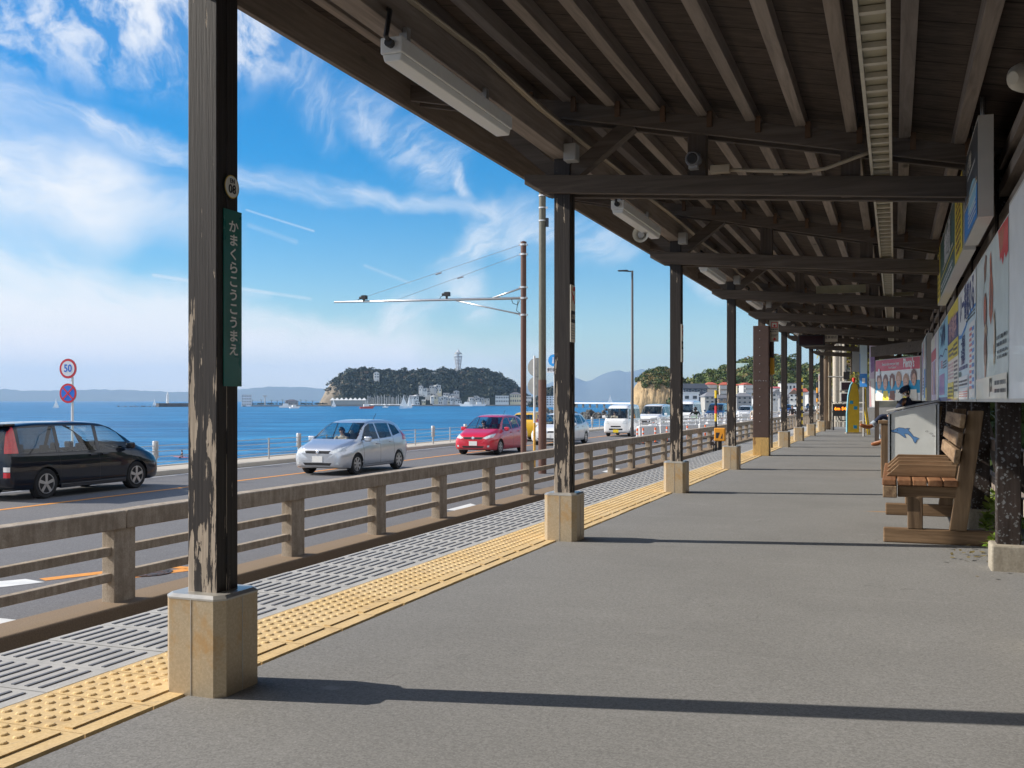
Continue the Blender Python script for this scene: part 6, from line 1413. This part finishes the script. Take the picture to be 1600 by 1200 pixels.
def person(label, loc, rz, J, top, legs, shoes, hair, group=None, hat=None, cuff=None, mask=False, scale=1., bulk=1.):
    """J: joints in metres, x forward, y to the person's left, z up"""
    V_ = lambda n: Vector(J[n]); t = bpy.data.objects.new('person', None); COL.objects.link(t); tag(t, label, 'person', group); t.location = loc; t.rotation_euler.z = rz; t.scale = (scale,)*3
    pel, ch, nk, hd = V_('pelvis'), V_('chest'), V_('neck'), V_('head'); up = (hd-nk).normalized(); fw = Vector(J.get('look', (1, 0, 0))).normalized(); lf = up.cross(fw).normalized()
    body = [[(pel, (.15, .11)), (pel.lerp(ch, .5), (.135, .10)), (ch, (.16, .11)), (ch.lerp(nk, .75), (.10, .075)), (nk, .055), (nk.lerp(hd, .35), .052), (hd-up*.06+fw*.01, .072), (hd+up*.0, .088), (hd+up*.075, .072), (hd+up*.115, .04)],
            [(hd+up*.0, .088), (hd+fw*.088-up*.025, .02), (hd+fw*.115-up*.03, .012)]]
    sl, lg = [], []
    for s in ('l', 'r'):
        sh, el, ha = V_('shoulder_'+s), V_('elbow_'+s), V_('hand_'+s); d = (ha-el).normalized(); side = lf*(1 if s == 'l' else -1)
        pm = ha+d*.05
        body.append([(ch, (.16, .11)), (sh, .062), (sh.lerp(el, .5), .05), (el, .042), (el.lerp(ha, .6), .033), (ha, .025), (pm, .032)])
        dn = d.cross(side).normalized()
        for k, (o_, L) in enumerate(((-.027, .07), (-.009, .08), (.009, .076), (.026, .06))):
            w_ = side*o_; body.append([(pm, .032), (pm+w_+d*.035, .0095), (pm+w_+d*(.035+L*.5)+dn*.008, .0085), (pm+w_+d*(.03+L*.85)+dn*.03, .0065)])
        body.append([(ha, .025), (ha-side*.03+d*.03, .011), (ha-side*.045+d*.06+dn*.012, .008)])
        hp, kn, an, to = V_('hip_'+s), V_('knee_'+s), V_('ankle_'+s), V_('toe_'+s)
        body.append([(pel, (.15, .11)), (hp, .085), (hp.lerp(kn, .5), .073), (kn, .055), (kn.lerp(an, .4), .05), (an, .036), (an.lerp(to, .45), .038), (to, .03)])
        sl.append([(ch, (.175*bulk, .125*bulk)), (sh, .072*bulk**1.4), (sh.lerp(el, .5), .06*bulk**1.3), (el, .052), (ha-d*.03, .037)])
        lg.append([(pel, (.165, .125)), (hp, .097), (hp.lerp(kn, .5), .084), (kn, .066), (kn.lerp(an, .4), .06), (an.lerp(kn, .12), .05)])
    me = skin_mesh(body, 0, 1); me.materials.clear(); me.materials.append(M_skin); o = bpy.data.objects.new('body', me); COL.objects.link(o); o.parent = t; o['label'] = 'bare skin of face and hands'
    cloth('jacket', top, [[(pel+(ch-pel)*-.05, (.17, .13)), (pel.lerp(ch, .5), (.155*bulk, .12*bulk)), (ch, (.175*bulk, .125*bulk)), (ch.lerp(nk, .75), (.115*bulk, .09*bulk)), (nk+up*.02, .072)]]+sl, t)
    cloth('trousers', legs, [[(pel+(ch-pel)*.12, (.16, .12)), (pel, (.165, .125))]]+lg, t)
    for s in ('l', 'r'):
        an, to, kn = V_('ankle_'+s), V_('toe_'+s), V_('knee_'+s); dd = (to-an).normalized(); shn = (kn-an).normalized()
        cloth('shoe', shoes, [[(an+shn*.07, .05), (an, .05), (an+dd*.05-shn*.025, .052), (an.lerp(to, .6)-shn*.025, .05), (to-shn*.01, .042), (to+dd*.03-shn*.012, .03)]], t)
        if cuff: b = MB(); b.tube([an.lerp(kn, .15), an.lerp(kn, .38)], .068, 10); b.build('trouser_cuff', cuff, t, smooth=True, auto=40)
        b = MB(); c = hd+lf*(.036 if s == 'l' else -.036)+fw*.078+up*.012; b.ico(c, .012, 1); b.build('eye', M_ink, t, smooth=True)
        b = MB(); c = hd+lf*(.088 if s == 'l' else -.088)-up*.015; b.ico(c, .028, 1, 0, (.7, .5, 1.1)); b.build('ear', M_skin, t, smooth=True)
    b = MB(); c = hd+fw*.083-up*.065; b.beam(c-lf*.024, c+lf*.024, .008, .008, up=tuple(up)); b.build('mouth', G('lip', (.35, .12, .1)), t)
    b = MB(); rg = random.Random(1)
    bm = bmesh.new(); bmesh.ops.create_icosphere(bm, subdivisions=3, radius=1); keep = []
    for v in bm.verts: v.co = hd+up*(v.co.z*.122+.02)+fw*(v.co.x*.108-.012)+lf*v.co.y*.1
    for f in list(bm.faces):
        c = f.calc_center_median()-hd
        if c.dot(fw) > .035 and c.dot(up) < .055 or c.dot(up) < -.09: bm.faces.remove(f)
    me = bpy.data.meshes.new('hair'); bm.to_mesh(me); bm.free(); me.materials.append(hair)
    for p in me.polygons: p.use_smooth = True
    o = bpy.data.objects.new('hair', me); COL.objects.link(o); o.parent = t; sd = o.modifiers.new('thick', 'SOLIDIFY'); sd.thickness = .012
    if hat:
        b = MB(); b.lathe([(.122, .03), (.128, .06), (.118, .105), (.09, .135), (.03, .15)], hd-fw*.01, up, 18); b.prism([(.06, -.08), (.15, -.055), (.175, 0), (.15, .055), (.06, .08)], lambda a, q, d: tuple(hd+fw*a+lf*q+up*(d-(a-.06)*.25)), .035, .045); b.build('cap', hat, t, smooth=True, auto=40)
    if mask: b = MB(); b.prism([(-.062, -.03), (.062, -.03), (.05, -.085), (-.05, -.085)], lambda a, q, d: tuple(hd+lf*a+up*q+fw*(.09+d-abs(a)*.5)), 0, .018); b.build('face_mask', M_white, t)
    return t
C_navy = mat('cloth_navy', (.012, .02, .05), .85, var=.3, scale=12, bump=.4, bscale=24); C_den = mat('cloth_denim', (.02, .03, .07), .85, var=.3, scale=14, bump=.4, bscale=30); C_cuff = mat('cloth_pale_denim', (.35, .42, .5), .85, var=.1); C_boot = mat('brown_boot', (.30, .10, .03), .5, var=.25)
C_hair = mat('black_hair', (.012, .01, .01), .5); C_blk = mat('cloth_black', (.015, .015, .018), .85, var=.3, scale=10); C_beige = mat('cloth_beige', (.52, .44, .36), .85, var=.15, scale=10); C_grn = mat('motorbike_green', (.08, .50, .05), .3, coat=.8); C_dark = mat('shoe_dark', (.03, .03, .032), .6)
SIT = dict(pelvis=(.0, 0, .53), chest=(-.11, 0, .90), neck=(-.06, 0, 1.09), head=(.0, .0, 1.185), look=(.9, .42, -.05), shoulder_l=(.06, .19, 1.01), elbow_l=(.2, .26, .74), hand_l=(.34, .1, .68), shoulder_r=(-.30, -.10, 1.0), elbow_r=(-.34, -.22, .72), hand_r=(.1, -.14, .64),
    hip_l=(.02, .1, .53), knee_l=(.46, .1, .5), ankle_l=(.50, .11, .1), toe_l=(.70, .13, .05), hip_r=(.02, -.1, .54), knee_r=(.5, .02, .66), ankle_r=(.74, .2, .42), toe_r=(.93, .27, .47))
p = at_d(1416, 620, 22.6)
person('seated man in a navy cap with legs crossed and brown boots', (p.x, p.y-.1, .0), R(180), SIT, C_navy, C_den, C_boot, C_hair, hat=C_navy, cuff=C_cuff, mask=True, bulk=1.3)
def WALK(k=1): return dict(pelvis=(0, 0, .93), chest=(.01, 0, 1.28), neck=(.02, 0, 1.47), head=(.04, 0, 1.6), look=(1, .1*k, -.1), shoulder_l=(.01, .19, 1.40), elbow_l=(-.1*k, .24, 1.13), hand_l=(-.06*k, .26, .9), shoulder_r=(.01, -.19, 1.40), elbow_r=(.1*k, -.24, 1.13), hand_r=(.24, -.2, .98),
    hip_l=(0, .1, .9), knee_l=(.16*k, .1, .5), ankle_l=(.14*k, .1, .09), toe_l=(.33*k if k > 0 else .1, .12, .05), hip_r=(0, -.1, .9), knee_r=(-.04*k, -.1, .5), ankle_r=(-.3*k, -.1, .14), toe_r=(-.14*k, -.11, .05))
for label, px, d, rz, a in (('walker in a beige top on the far side of the fence by the riveted post', 1179, 68., R(-100), (C_beige, C_den, C_dark)), ('walker in black just beside the one in beige', 1187, 70., R(-80), (C_blk, C_blk, C_dark)), ('walker in dark clothes behind the fence by the seventh post', 1238, 84., R(-90), (C_blk, C_den, C_dark))):
    p = at_d(px, 626, d); person(label, (p.x, p.y, ZR), rz, WALK(1), *a, C_hair)
# motorcyclist
p = at_d(1087, 626, 73.)
RIDE = dict(pelvis=(-.25, 0, .86), chest=(.0, 0, 1.2), neck=(.08, 0, 1.36), head=(.12, 0, 1.49), look=(1, 0, -.1), shoulder_l=(.03, .2, 1.3), elbow_l=(.22, .34, 1.12), hand_l=(.46, .34, 1.05), shoulder_r=(.03, -.2, 1.3), elbow_r=(.22, -.34, 1.12), hand_r=(.46, -.34, 1.05), hip_l=(-.22, .12, .84), knee_l=(.18, .2, .72), ankle_l=(-.05, .2, .35), toe_l=(.14, .22, .3), hip_r=(-.22, -.12, .84), knee_r=(.18, -.2, .72), ankle_r=(-.05, -.2, .35), toe_r=(.14, -.22, .3))
q = person('black-clad rider on the green motorcycle', (p.x, p.y, ZR), BACK, RIDE, C_blk, C_blk, C_dark, C_hair)
b = MB(); b.ico((.12, 0, 1.52), .155, 2, 0, (1.05, .92, 1)); b.build('helmet', M_black, q, smooth=True)
t = thing('motorcycle', 'bright green motorcycle in front of the box truck', 'motorcycle', (p.x, p.y, ZR), BACK)
for x in (.72, -.68):
    b = MB(); b.lathe([(.2, -.05), (.29, -.055), (.31, -.02), (.31, .02), (.29, .055), (.2, .05)], (0, 0, 0), (0, 1, 0), 24); w_ = b.build('wheel', M_tyre, t, (x, 0, .31), smooth=True, auto=35); b = MB(); b.lathe([(.2, -.03), (.2, .03), (.17, .02), (.17, -.02)], (0, 0, 0), (0, 1, 0), 20)
    for k in range(3): a = k*2.094; b.beam((.03*math.cos(a), 0, .03*math.sin(a)), (.19*math.cos(a), 0, .19*math.sin(a)), .03, .03, up=(0, 1, 0))
    b.build('rim', M_rim, w_)
b = MB(); b.prism([(.5, .62), (.78, .95), (.62, 1.12), (.30, .98), (-.1, .92), (-.1, .55), (.3, .42)], lambda a, q_, d: (a, d, q_), -.17, .17); b.build('fairing', C_grn, t, bevel=.04)
b = MB(); b.prism([(-.1, .8), (-.7, .86), (-.95, 1.0), (-.9, .9), (-.5, .74), (-.1, .7)], lambda a, q_, d: (a, d, q_), -.13, .13); b.build('seat', M_black, t, bevel=.03)
b = MB(); b.tube([(.45, -.36, 1.05), (.5, 0, 1.06), (.45, .36, 1.05)], .016, 6); b.build('handlebar', M_black, t)
b = MB(); b.box(.74, -.12, .82, .8, .12, .94); b.build('headlight', M_lamp, t, bevel=.02)
b = MB(); b.box(-.3, -.15, .3, .32, .15, .6); b.tube([(.72, -.1, .31), (.52, -.12, 1.0)], .025, 6); b.tube([(.72, .1, .31), (.52, .12, 1.0)], .025, 6); b.build('engine', M_grey, t)
# drivers
for (cx, cy), rz, y in (((silver.location.x, silver.location.y), BACK, -.36), ((red.location.x, red.location.y), BACK, -.36), ((van.location.x, van.location.y), BACK, -.32), ((mv.location.x, mv.location.y), BACK, -.37)):
    dx = .12; zz = .42
    if (cx, cy) == (van.location.x, van.location.y): dx, zz = .6, .58
    if (cx, cy) == (mv.location.x, mv.location.y): dx, zz = .62, .55
    D = dict(pelvis=(0, 0, .22), chest=(-.12, 0, .52), neck=(-.1, 0, .69), head=(-.07, 0, .82), look=(1, 0, 0), shoulder_l=(-.1, .18, .62), elbow_l=(.12, .22, .45), hand_l=(.34, .12, .52), shoulder_r=(-.1, -.18, .62), elbow_r=(.12, -.22, .45), hand_r=(.34, -.12, .52), hip_l=(.02, .1, .22), knee_l=(.4, .12, .32), ankle_l=(.62, .1, .02), toe_l=(.78, .1, .1), hip_r=(.02, -.1, .22), knee_r=(.4, -.12, .32), ankle_r=(.62, -.1, .02), toe_r=(.78, -.1, .1))
    nm = {silver.name: 'silver hatchback'}
    who = 'driver sitting in the silver hatchback' if y == -.36 and abs(cy-silver.location.y) < .1 else 'driver sitting in the red hatchback' if abs(cy-red.location.y) < .1 else 'driver sitting in the boxy white van' if abs(cy-van.location.y) < .1 else 'driver sitting in the large white minivan'
    # right-hand drive: the driver sits on the car's right
    person(who, (cx-y*-1*0+ (-.36 if rz == BACK else .36), cy-dx, ZR+zz), rz, D, C_blk if abs(cy-red.location.y) < .1 else C_beige, C_blk, C_dark, C_hair, scale=.94)
# surfer paddling near the shore
p = at_z(285, 716, ZS)
SURF = dict(pelvis=(0, 0, .02), chest=(.04, 0, .36), neck=(.05, 0, .54), head=(.07, 0, .68), look=(1, 0, 0), shoulder_l=(.03, .19, .46), elbow_l=(.1, .26, .22), hand_l=(.25, .2, .08), shoulder_r=(.03, -.19, .46), elbow_r=(.1, -.26, .22), hand_r=(.25, -.2, .08), hip_l=(.02, .12, .02), knee_l=(.3, .28, -.1), ankle_l=(.2, .3, -.45), toe_l=(.35, .3, -.5), hip_r=(.02, -.12, .02), knee_r=(.3, -.28, -.1), ankle_r=(.2, -.3, -.45), toe_r=(.35, -.3, -.5))
person('surfer in a black wetsuit sitting on a pink board in the water', (p.x, p.y, ZS+.18), R(200), SURF, C_blk, C_blk, C_dark, C_hair)
t = thing('surfboard', 'pink surfboard under the surfer in the water', 'surfboard', (p.x, p.y, ZS+.06), R(200)); b = MB(); b.prism([(-1.1, 0), (-.9, .2), (0, .28), (.9, .2), (1.4, 0), (.9, -.2), (0, -.28), (-.9, -.2)], lambda a, q_, d: (a, q_, d+max(0, a-.6)*.35), 0, .06); b.build('deck', mat('board_pink', (.75, .28, .3), .4), t, bevel=.02)

# ------------------------------------------------------------------ works barriers, cones, marker poles
M_bar = mat('barrier_plastic', (.72, .73, .74), .55, var=.12, scale=4); bar = None
rows = [((-12.4, 51.6), (-8.2, 63.2), 6), ((-13.3, 63), (-9.2, 74), 5), ((-12.8, 56), (-13.2, 92), 14), ((-13.1, 92), (-9.1, 100), 4)]
for (x0, y0), (x1, y1), n in rows:
    for k in range(n):
        u = (k+.5)/n; x, y = lerp(x0, x1, u), lerp(y0, y1, u); a = math.atan2(y1-y0, x1-x0)
        if bar is None:
            bar = thing('plastic_barrier', 'white water-filled plastic barrier closing off the road edge', 'barrier', (x, y, ZR), a, 'white works barriers beside the road'); b = MB()
            b.prism([(-.26, 0), (.26, 0), (.26, .12), (.13, .3), (.10, .78), (-.10, .78), (-.13, .3), (-.26, .12)], lambda p_, q_, d: (d, p_, q_), -.95, .95); b.build('base', M_bar, bar, bevel=.03)
            b = MB()
            for s in (-.8, .8): b.tube([(s, 0, .78), (s, 0, 1.12)], .03, 6)
            b.box(-.85, -.02, 1.06, .85, .02, 1.14); b.box(-.85, -.02, .88, .85, .02, .94); b.build('rail', M_bar, bar)
        else: q = dup(bar); q.location = (x, y, ZR); q.rotation_euler.z = a+rng.uniform(-.06, .06)
M_or = mat('cone_orange', (.78, .13, .025), .5); cone = None
for px, py, d in ((996, 686, 49.), (1005, 685, 49.5), (1024, 683, 50.5), (1042, 680, 52), (1074, 677, 54.), (1102, 675, 56.), (1021, 664, 66), (1128, 655, 80), (1078, 658, 76), (1064, 660, 74)):
    p = at_d(px, 626, d)
    if cone is None:
        cone = thing('road_cone', 'orange traffic delineator with a white band near the works barriers', 'cone', (p.x, p.y, ZR), 0, 'orange delineators by the works barriers'); b = MB(); b.lathe([(.05, .04), (.045, .75), (.03, .78)], n=10); b.build('tube', M_or, cone, smooth=True, auto=40)
        b = MB(); b.lathe([(.053, .35), (.052, .47)], n=10); b.lathe([(.051, .55), (.05, .65)], n=10); b.build('band', M_swhite, cone); b = MB(); b.lathe([(.16, 0), (.15, .04), (.07, .06)], n=12); b.build('foot', M_rubber, cone)
    else: q = dup(cone); q.location = (p.x, p.y, ZR)
def striped(label, px, d, ztop, cols, n, r_=.05):
    p = at_d(px, 626, d); t = thing('marker_pole', label, 'marker pole', (p.x, p.y, ZR)); hh = ztop-ZR
    for k in range(n): b = MB(); b.tube([(0, 0, hh*k/n), (0, 0, hh*(k+1)/n)], r_, 10); b.build('stripe_band', cols[k % len(cols)], t, smooth=True, auto=40)
    return t
M_my = mat('marker_yellow', (.80, .55, .02), .45); M_mr = mat('marker_red', (.65, .04, .04), .45); M_mo = mat('marker_orange', (.80, .33, .02), .45)
striped('tall red, yellow and black striped pole behind the orange box', 1118.5, 41.6, 1.42, [M_black, M_my, M_mr, M_black, M_my, M_mr, M_black, M_my], 8)
striped('yellow and black striped crossing pole between the seventh and eighth posts', 1253, 80., 2.75, [M_black, M_my], 14, .07); striped('orange and black striped pole beside the last post', 1277, 90., 2.6, [M_mo, M_black], 8, .09)
p = at_d(1125, 626, 40.5)
t = thing('orange_box', 'orange equipment box with a black mark on a short post by the fence', 'equipment box', (p.x, p.y, ZR)); b = MB(); b.box(-.21, -.14, .5, .21, .14, 1.02); b.build('box', M_mo, t, bevel=.03); b = MB(); b.tube([(0, 0, -.5), (0, 0, .5)], .075, 10); b.build('post', M_black, t, smooth=True, auto=40)
b = MB(); fn = lambda a, q_, d: (a, -.141-d, q_); flat(b, [(-.14, .62), (-.06, .62), (.02, .84), (-.14, .84)], fn, .001, 0); flat(b, [(.04, .6), (.12, .6), (.12, .82)], fn, .001, 0); b.build('mark', M_ink, t, fix=False)

# ------------------------------------------------------------------ far end of the platform
p = at_d(1291, 626, 35.5)
t = thing('wooden_pole', 'thick weathered wooden pole with conduits at the platform end', 'pole', (p.x, p.y, 0)); b = MB(); b.tube([(0, 0, -.5), (0, 0, 3), (.05, 0, 6)], [.165, .155, .14], 14); b.build('pole', wood('pole_wood', (.17, .12, .085), (.42, .33, .25), 2, .85, 20.), t, smooth=True)
b = MB(); b.tube([(.16, -.1, 0), (.16, -.1, 2.8)], .025, 6); b.tube([(-.15, -.1, 0), (-.15, -.1, 2.6)], .03, 6); b.tube([(.1, -.16, .3), (.1, -.16, 2.9)], .02, 6); b.build('conduit', M_cond, t)
b = MB(); b.lathe([(.07, 0), (.09, .08), (.06, .16)], (-.1, -.2, 2.55), (0, -1, -.3), 12); b.build('lamp', M_cream, t, smooth=True, auto=40)
p = at_d(1282, 597, 34.)
t = thing('notice_plate', 'small white and red notice on the last post', 'notice', tuple(p)); b = MB(); b.box(-.07, -.02, -.28, .07, 0, .28); b.build('plate', K['cream'], t); b = MB(); b.box(-.05, -.024, .05, .05, -.021, .2); b.build('mark', K['pink'], t)
p = at_d(1322, 612, 35.)
t = thing('signal_head', 'unlit two-lamp signal head with grey bezels on a bracket', 'signal', tuple(p))
for z in (-.19, .19):
    b = MB(); b.box(-.2, -.06, z-.17, .2, .06, z+.17); b.build('bezel', M_grey, t, bevel=.04); b = MB(); b.box(-.15, -.08, z-.125, .15, -.055, z+.125); b.build('lens', mat('dark_lens', (.03, .015, .02), .15) if 'dark_lens' not in bpy.data.materials else bpy.data.materials['dark_lens'], t, bevel=.02)
b = MB(); b.tube([(0, .06, -.35), (0, .1, .9)], .03, 8); b.tube([(.0, .1, .5), (-.6, .1, .52)], .025, 8); b.build('bracket', M_grey, t); b = MB(); b.box(-.09, .02, .42, .11, .16, .68); b.build('relay_box', M_black, t)
p = at_d(1314, 640.5, 34.6)
t = thing('led_display', 'black departure board with glowing orange dots of text', 'display', tuple(p)); b = MB(); b.box(-.27, -.05, -.21, .24, .1, .2); b.build('case', M_black, t, bevel=.01)
b = MB(); text_on(b, '6m 54', .15, lambda a, q_, d: (a, -.052-d, q_), 0, 0, -.02, .04, bold=.004); b.build('lettering', emit('led_orange', (1., .22, .01), 2.2), t, fix=False); b = MB(); b.tube([(-.1, 0, -.21), (-.02, 0, -.36), (.15, 0, -.36), (.2, 0, -.21)], .02, 6); b.tube([(-.25, 0, -.21), (-.25, 0, -p.z)], .03, 6); b.build('cable', M_black, t)
p = at_d(1333, 626, 31.2)
t = thing('yellow_board', 'tall tapering yellow board with a light blue edge and blue squares', 'sign board', (p.x, p.y, .0), R(12))
pf = [(-.17, .03), (.17, .03), (.175, .5), (.165, 1.2), (.12, 1.48), (.0, 1.56), (-.06, 1.47), (-.13, 1.15), (-.17, .6)]
b = MB(); b.prism(pf, lambda a, q_, d: (a, d, q_), -.06, .06); b.build('board', mat('bright_yellow', (.80, .53, .04), .5, var=.12), t, bevel=.015)
b = MB()
for (a, q_), (c, e) in zip(pf[5:]+pf[:1], pf[6:]+pf[:2][:1]): b.beam((a-.015, 0, q_), (c-.015, 0, e), .125, .03, up=(1, 0, .3))
b.build('edge_band', mat('edge_blue', (.25, .55, .68), .5), t)
for a, q_ in ((.06, .78), (.05, .2), (-.06, .95)): b = MB(); b.box(a-.05, -.068, q_-.05, a+.05, -.061, q_+.05); b.build('blue_square', K['cyan'], t)
b = MB(); b.lathe([(.03, 1.54), (.05, 1.6), (.05, 1.68), (.03, 1.7)], (.02, 0, 0), n=10); b.build('top_cap', K['red'], t)
b = MB(); b.box(-.22, -.12, 0, .22, .12, .035); b.build('foot', M_plain, t)
p = at_d(1360, 587, 26.6)
t = thing('tall_banner', 'tall violet and white poster board standing edge-on before the sweets advertisement', 'poster board', (p.x, p.y, .82), R(-18)); b = MB(); b.box(-.03, .0, 0, .19, .06, 1.70); b.build('case', M_alu, t)
b = MB(); fn = lambda a, q_, d: (a, -d, q_); flat(b, [(-.02, .02), (.17, .02), (.17, 1.68), (-.02, 1.68)], fn, .002, 0); flat(b, [(-.02, .75), (.17, .75), (.17, 1.68), (-.02, 1.68)], fn, .003, 1); flat(b, [(.02, .9), (.1, .95), (.12, 1.4), (.06, 1.5), (.0, 1.3)], fn, .004, 2); flat(b, [(-.02, .02), (.03, .02), (.0, .7), (-.02, .7)], fn, .004, 3); b.build('print', [K['white'], K['lilac'], K['violet'], K['pink']], t, fix=False)
b = MB(); b.tube([(.15, .03, 0), (.15, .03, -.82)], .04, 8); b.build('leg', M_cream, t)
p = at_d(1349, 575, 28.5)
t = thing('blue_sign', 'pale sign with a blue lower half behind the violet board', 'sign', (p.x, p.y, p.z), R(-10)); b = MB(); b.box(-.1, 0, -.52, .1, .05, .75); b.build('plate', K['pale'], t); b = MB(); b.box(-.1, -.004, -.52, .1, -.001, -.16); b.box(-.1, -.004, -.16, -.085, -.001, .4); b.build('print', K['blue'], t); b = MB(); b.box(-.03, -.008, -.42, .05, -.005, -.28); b.build('mark', K['white'], t); b = MB(); b.tube([(0, .03, -.5), (0, .03, 1-p.z-1.0)], .03, 6); b.build('leg', M_grey, t)
p = at_d(1341, 563, 29.)
t = thing('hanging_box', 'light grey box sign high up behind the blue sign', 'sign', tuple(p)); b = MB(); b.box(-.16, 0, -.32, .14, .3, .36); b.build('box', M_grey, t, bevel=.01); b = MB(); b.tube([(0, .15, .36), (0, .15, .9)], .02, 6); b.build('hanger', M_steel, t)
t = thing('yellow_conduits', 'pair of yellow cable guards bending down to a cream plinth', 'conduit', (0, 0, 0))
for k, (a, c) in enumerate((((1349, 606), (1355, 666)), ((1352, 606), (1358, 668)))):
    p0, p1 = at_d(*a, 30.), at_d(*c, 30.); b = MB(); b.tube([p0, p0.lerp(p1, .45)+Vector((-.03, 0, 0)), p1, (p1.x+.02, p1.y, 0)], .022, 6); b.build('pipe', M_my, t, smooth=True)
p = at_d(1349, 626, 32.); b = MB(); b.box(-.1, -.1, 0, .1, .1, .36); tag(b.build('plinth_block', M_plinth, None, (p.x, p.y, 0), bevel=.01), 'cream plinth block behind the yellow board', 'plinth')
for k, (px, d, r_) in enumerate(((1306, 44., .13), (1312, 47., .12), (1319, 52., .12))):
    p = at_d(px, 626, d); b = MB(); b.tube([(0, 0, -1.5), (0, 0, 6.5)], r_, 10); o = b.build('pale_pole', mat('pale_pole_%d' % k, (.5, .44, .36), .7, var=.15), None, (p.x, p.y, 0), smooth=True, auto=40); tag(o, ['pale concrete pole left of three beyond the platform end', 'pale concrete pole in the middle of three beyond the platform end', 'pale concrete pole right of three beyond the platform end'][k], 'pole')
p = at_d(1314, 626, 39.); t = thing('platform_railing', 'pale barred railing across the platform end', 'railing', (p.x, p.y, 0)); 
for z in (.2, .55, .9): b = MB(); b.box(-.9, -.02, z, .9, .02, z+.05); b.build('rail', M_cream, t)
for k in range(10): b = MB(); b.box(-.9+.19*k, -.02, 0, -.86+.19*k, .02, .95); b.build('baluster', M_cream, t)
# hillside and weeds behind the wall
rng = random.Random(17); vs, fs = [], []
NX, NY = 14, 50
for i in range(NX+1):
    for j in range(NY+1): x = 1.02+(30-1.02)*(i/NX)**1.6; vs.append((x, -6+80*j/NY, -.05+(x-1.02)*.75+rng.uniform(-.1, .15)*(i > 0)))
for i in range(NX):
    for j in range(NY): a = i*(NY+1)+j; fs.append((a, a+NY+1, a+NY+2, a+1))
b = MB(); b.add(vs, fs); b.build('hillside', M_soil, smooth=True)['kind'] = 'structure'
b = MB()
for k in range(420): x = 1.05+abs(rng.gauss(0, 2.2)); y = rng.uniform(-1, 45); r_ = rng.uniform(.25, .6); leaves(b, (x+.25, y, (x-1.02)*.75+r_*.4), r_, 34, .11, rng)
for k in range(240): x = rng.uniform(2, 26); y = rng.uniform(42, 72); r_ = rng.uniform(.8, 1.7); leaves(b, (x, y, (x-1.02)*.75+r_*.3), r_, 40, .35, rng)
tag(b.build('undergrowth', L_dark, fix=False), 'dark undergrowth on the bank behind the shelter wall', 'undergrowth', kind='stuff')
b = MB()
for k in range(260):
    y = rng.choice([rng.gauss(7.35, .15), rng.gauss(8.6, .3), rng.gauss(9.2, .5), rng.gauss(10.3, .3)]); x = rng.uniform(.62, .98); h = rng.uniform(.04, .3)
    if y < 7.6: x = rng.uniform(.60, .80); h *= .5
    for q in range(7):
        a = rng.uniform(0, 6.28); L_ = rng.uniform(.03, .09); d_ = Vector((math.cos(a), math.sin(a), rng.uniform(-.2, .9))).normalized(); s_ = Vector((-math.sin(a), math.cos(a), 0))*L_*.28; o_ = Vector((x, y, h*rng.uniform(.3, 1.)))
        b.add([o_, o_+d_*L_*.5+s_, o_+d_*L_, o_+d_*L_*.5-s_], [(0, 1, 2, 3)])
tag(b.build('weeds', L_bright, fix=False), 'bright green weeds along the foot of the shelter wall', 'weeds', kind='stuff')
b = MB()
for k in range(60):
    x, y = rng.uniform(.3, .95), rng.gauss(7.2, .35); a = rng.uniform(0, 6.28); L_ = rng.uniform(.02, .06); z = rng.uniform(.003, .03); d_ = Vector((math.cos(a), math.sin(a), rng.uniform(-.1, .3)))*L_; s_ = Vector((-math.sin(a), math.cos(a), .2))*L_*.25; o_ = Vector((x, y, z)); b.add([o_, o_+d_*.5+s_, o_+d_, o_+d_*.5-s_], [(0, 1, 2, 3)])
tag(b.build('fallen_leaves', L_dry, fix=False), 'dry leaves blown against the foot of the wall', 'leaves', kind='stuff')
p = at_d(1330, 612, 58.); tree('roadside_tree', 'yellow green tree beyond the platform end', (p.x, p.y, -.8), 5.6, 2.0, L_yel, 22, 60, .16, .8, .14, 0, 12)
# ------------------------------------------------------------------ the air
hz = bpy.data.materials.new('haze_air'); hz.use_nodes = True; t = NT(hz.node_tree); t.n.clear()
pv = t.new('ShaderNodeVolumePrincipled'); pv.inputs['Color'].default_value = (.42, .66, 1., 1); pv.inputs['Density'].default_value = 7.5e-5; pv.inputs['Anisotropy'].default_value = .0
t.l.new(pv.outputs[0], t.new('ShaderNodeOutputMaterial').inputs['Volume'])
hz.cycles.homogeneous_volume = True
b = MB(); b.box(-15600, -15600, -70, 15600, 15600, 620); o = b.build('haze', hz); o['kind'] = 'stuff'; o['label'] = 'pale blue sea haze in the air'
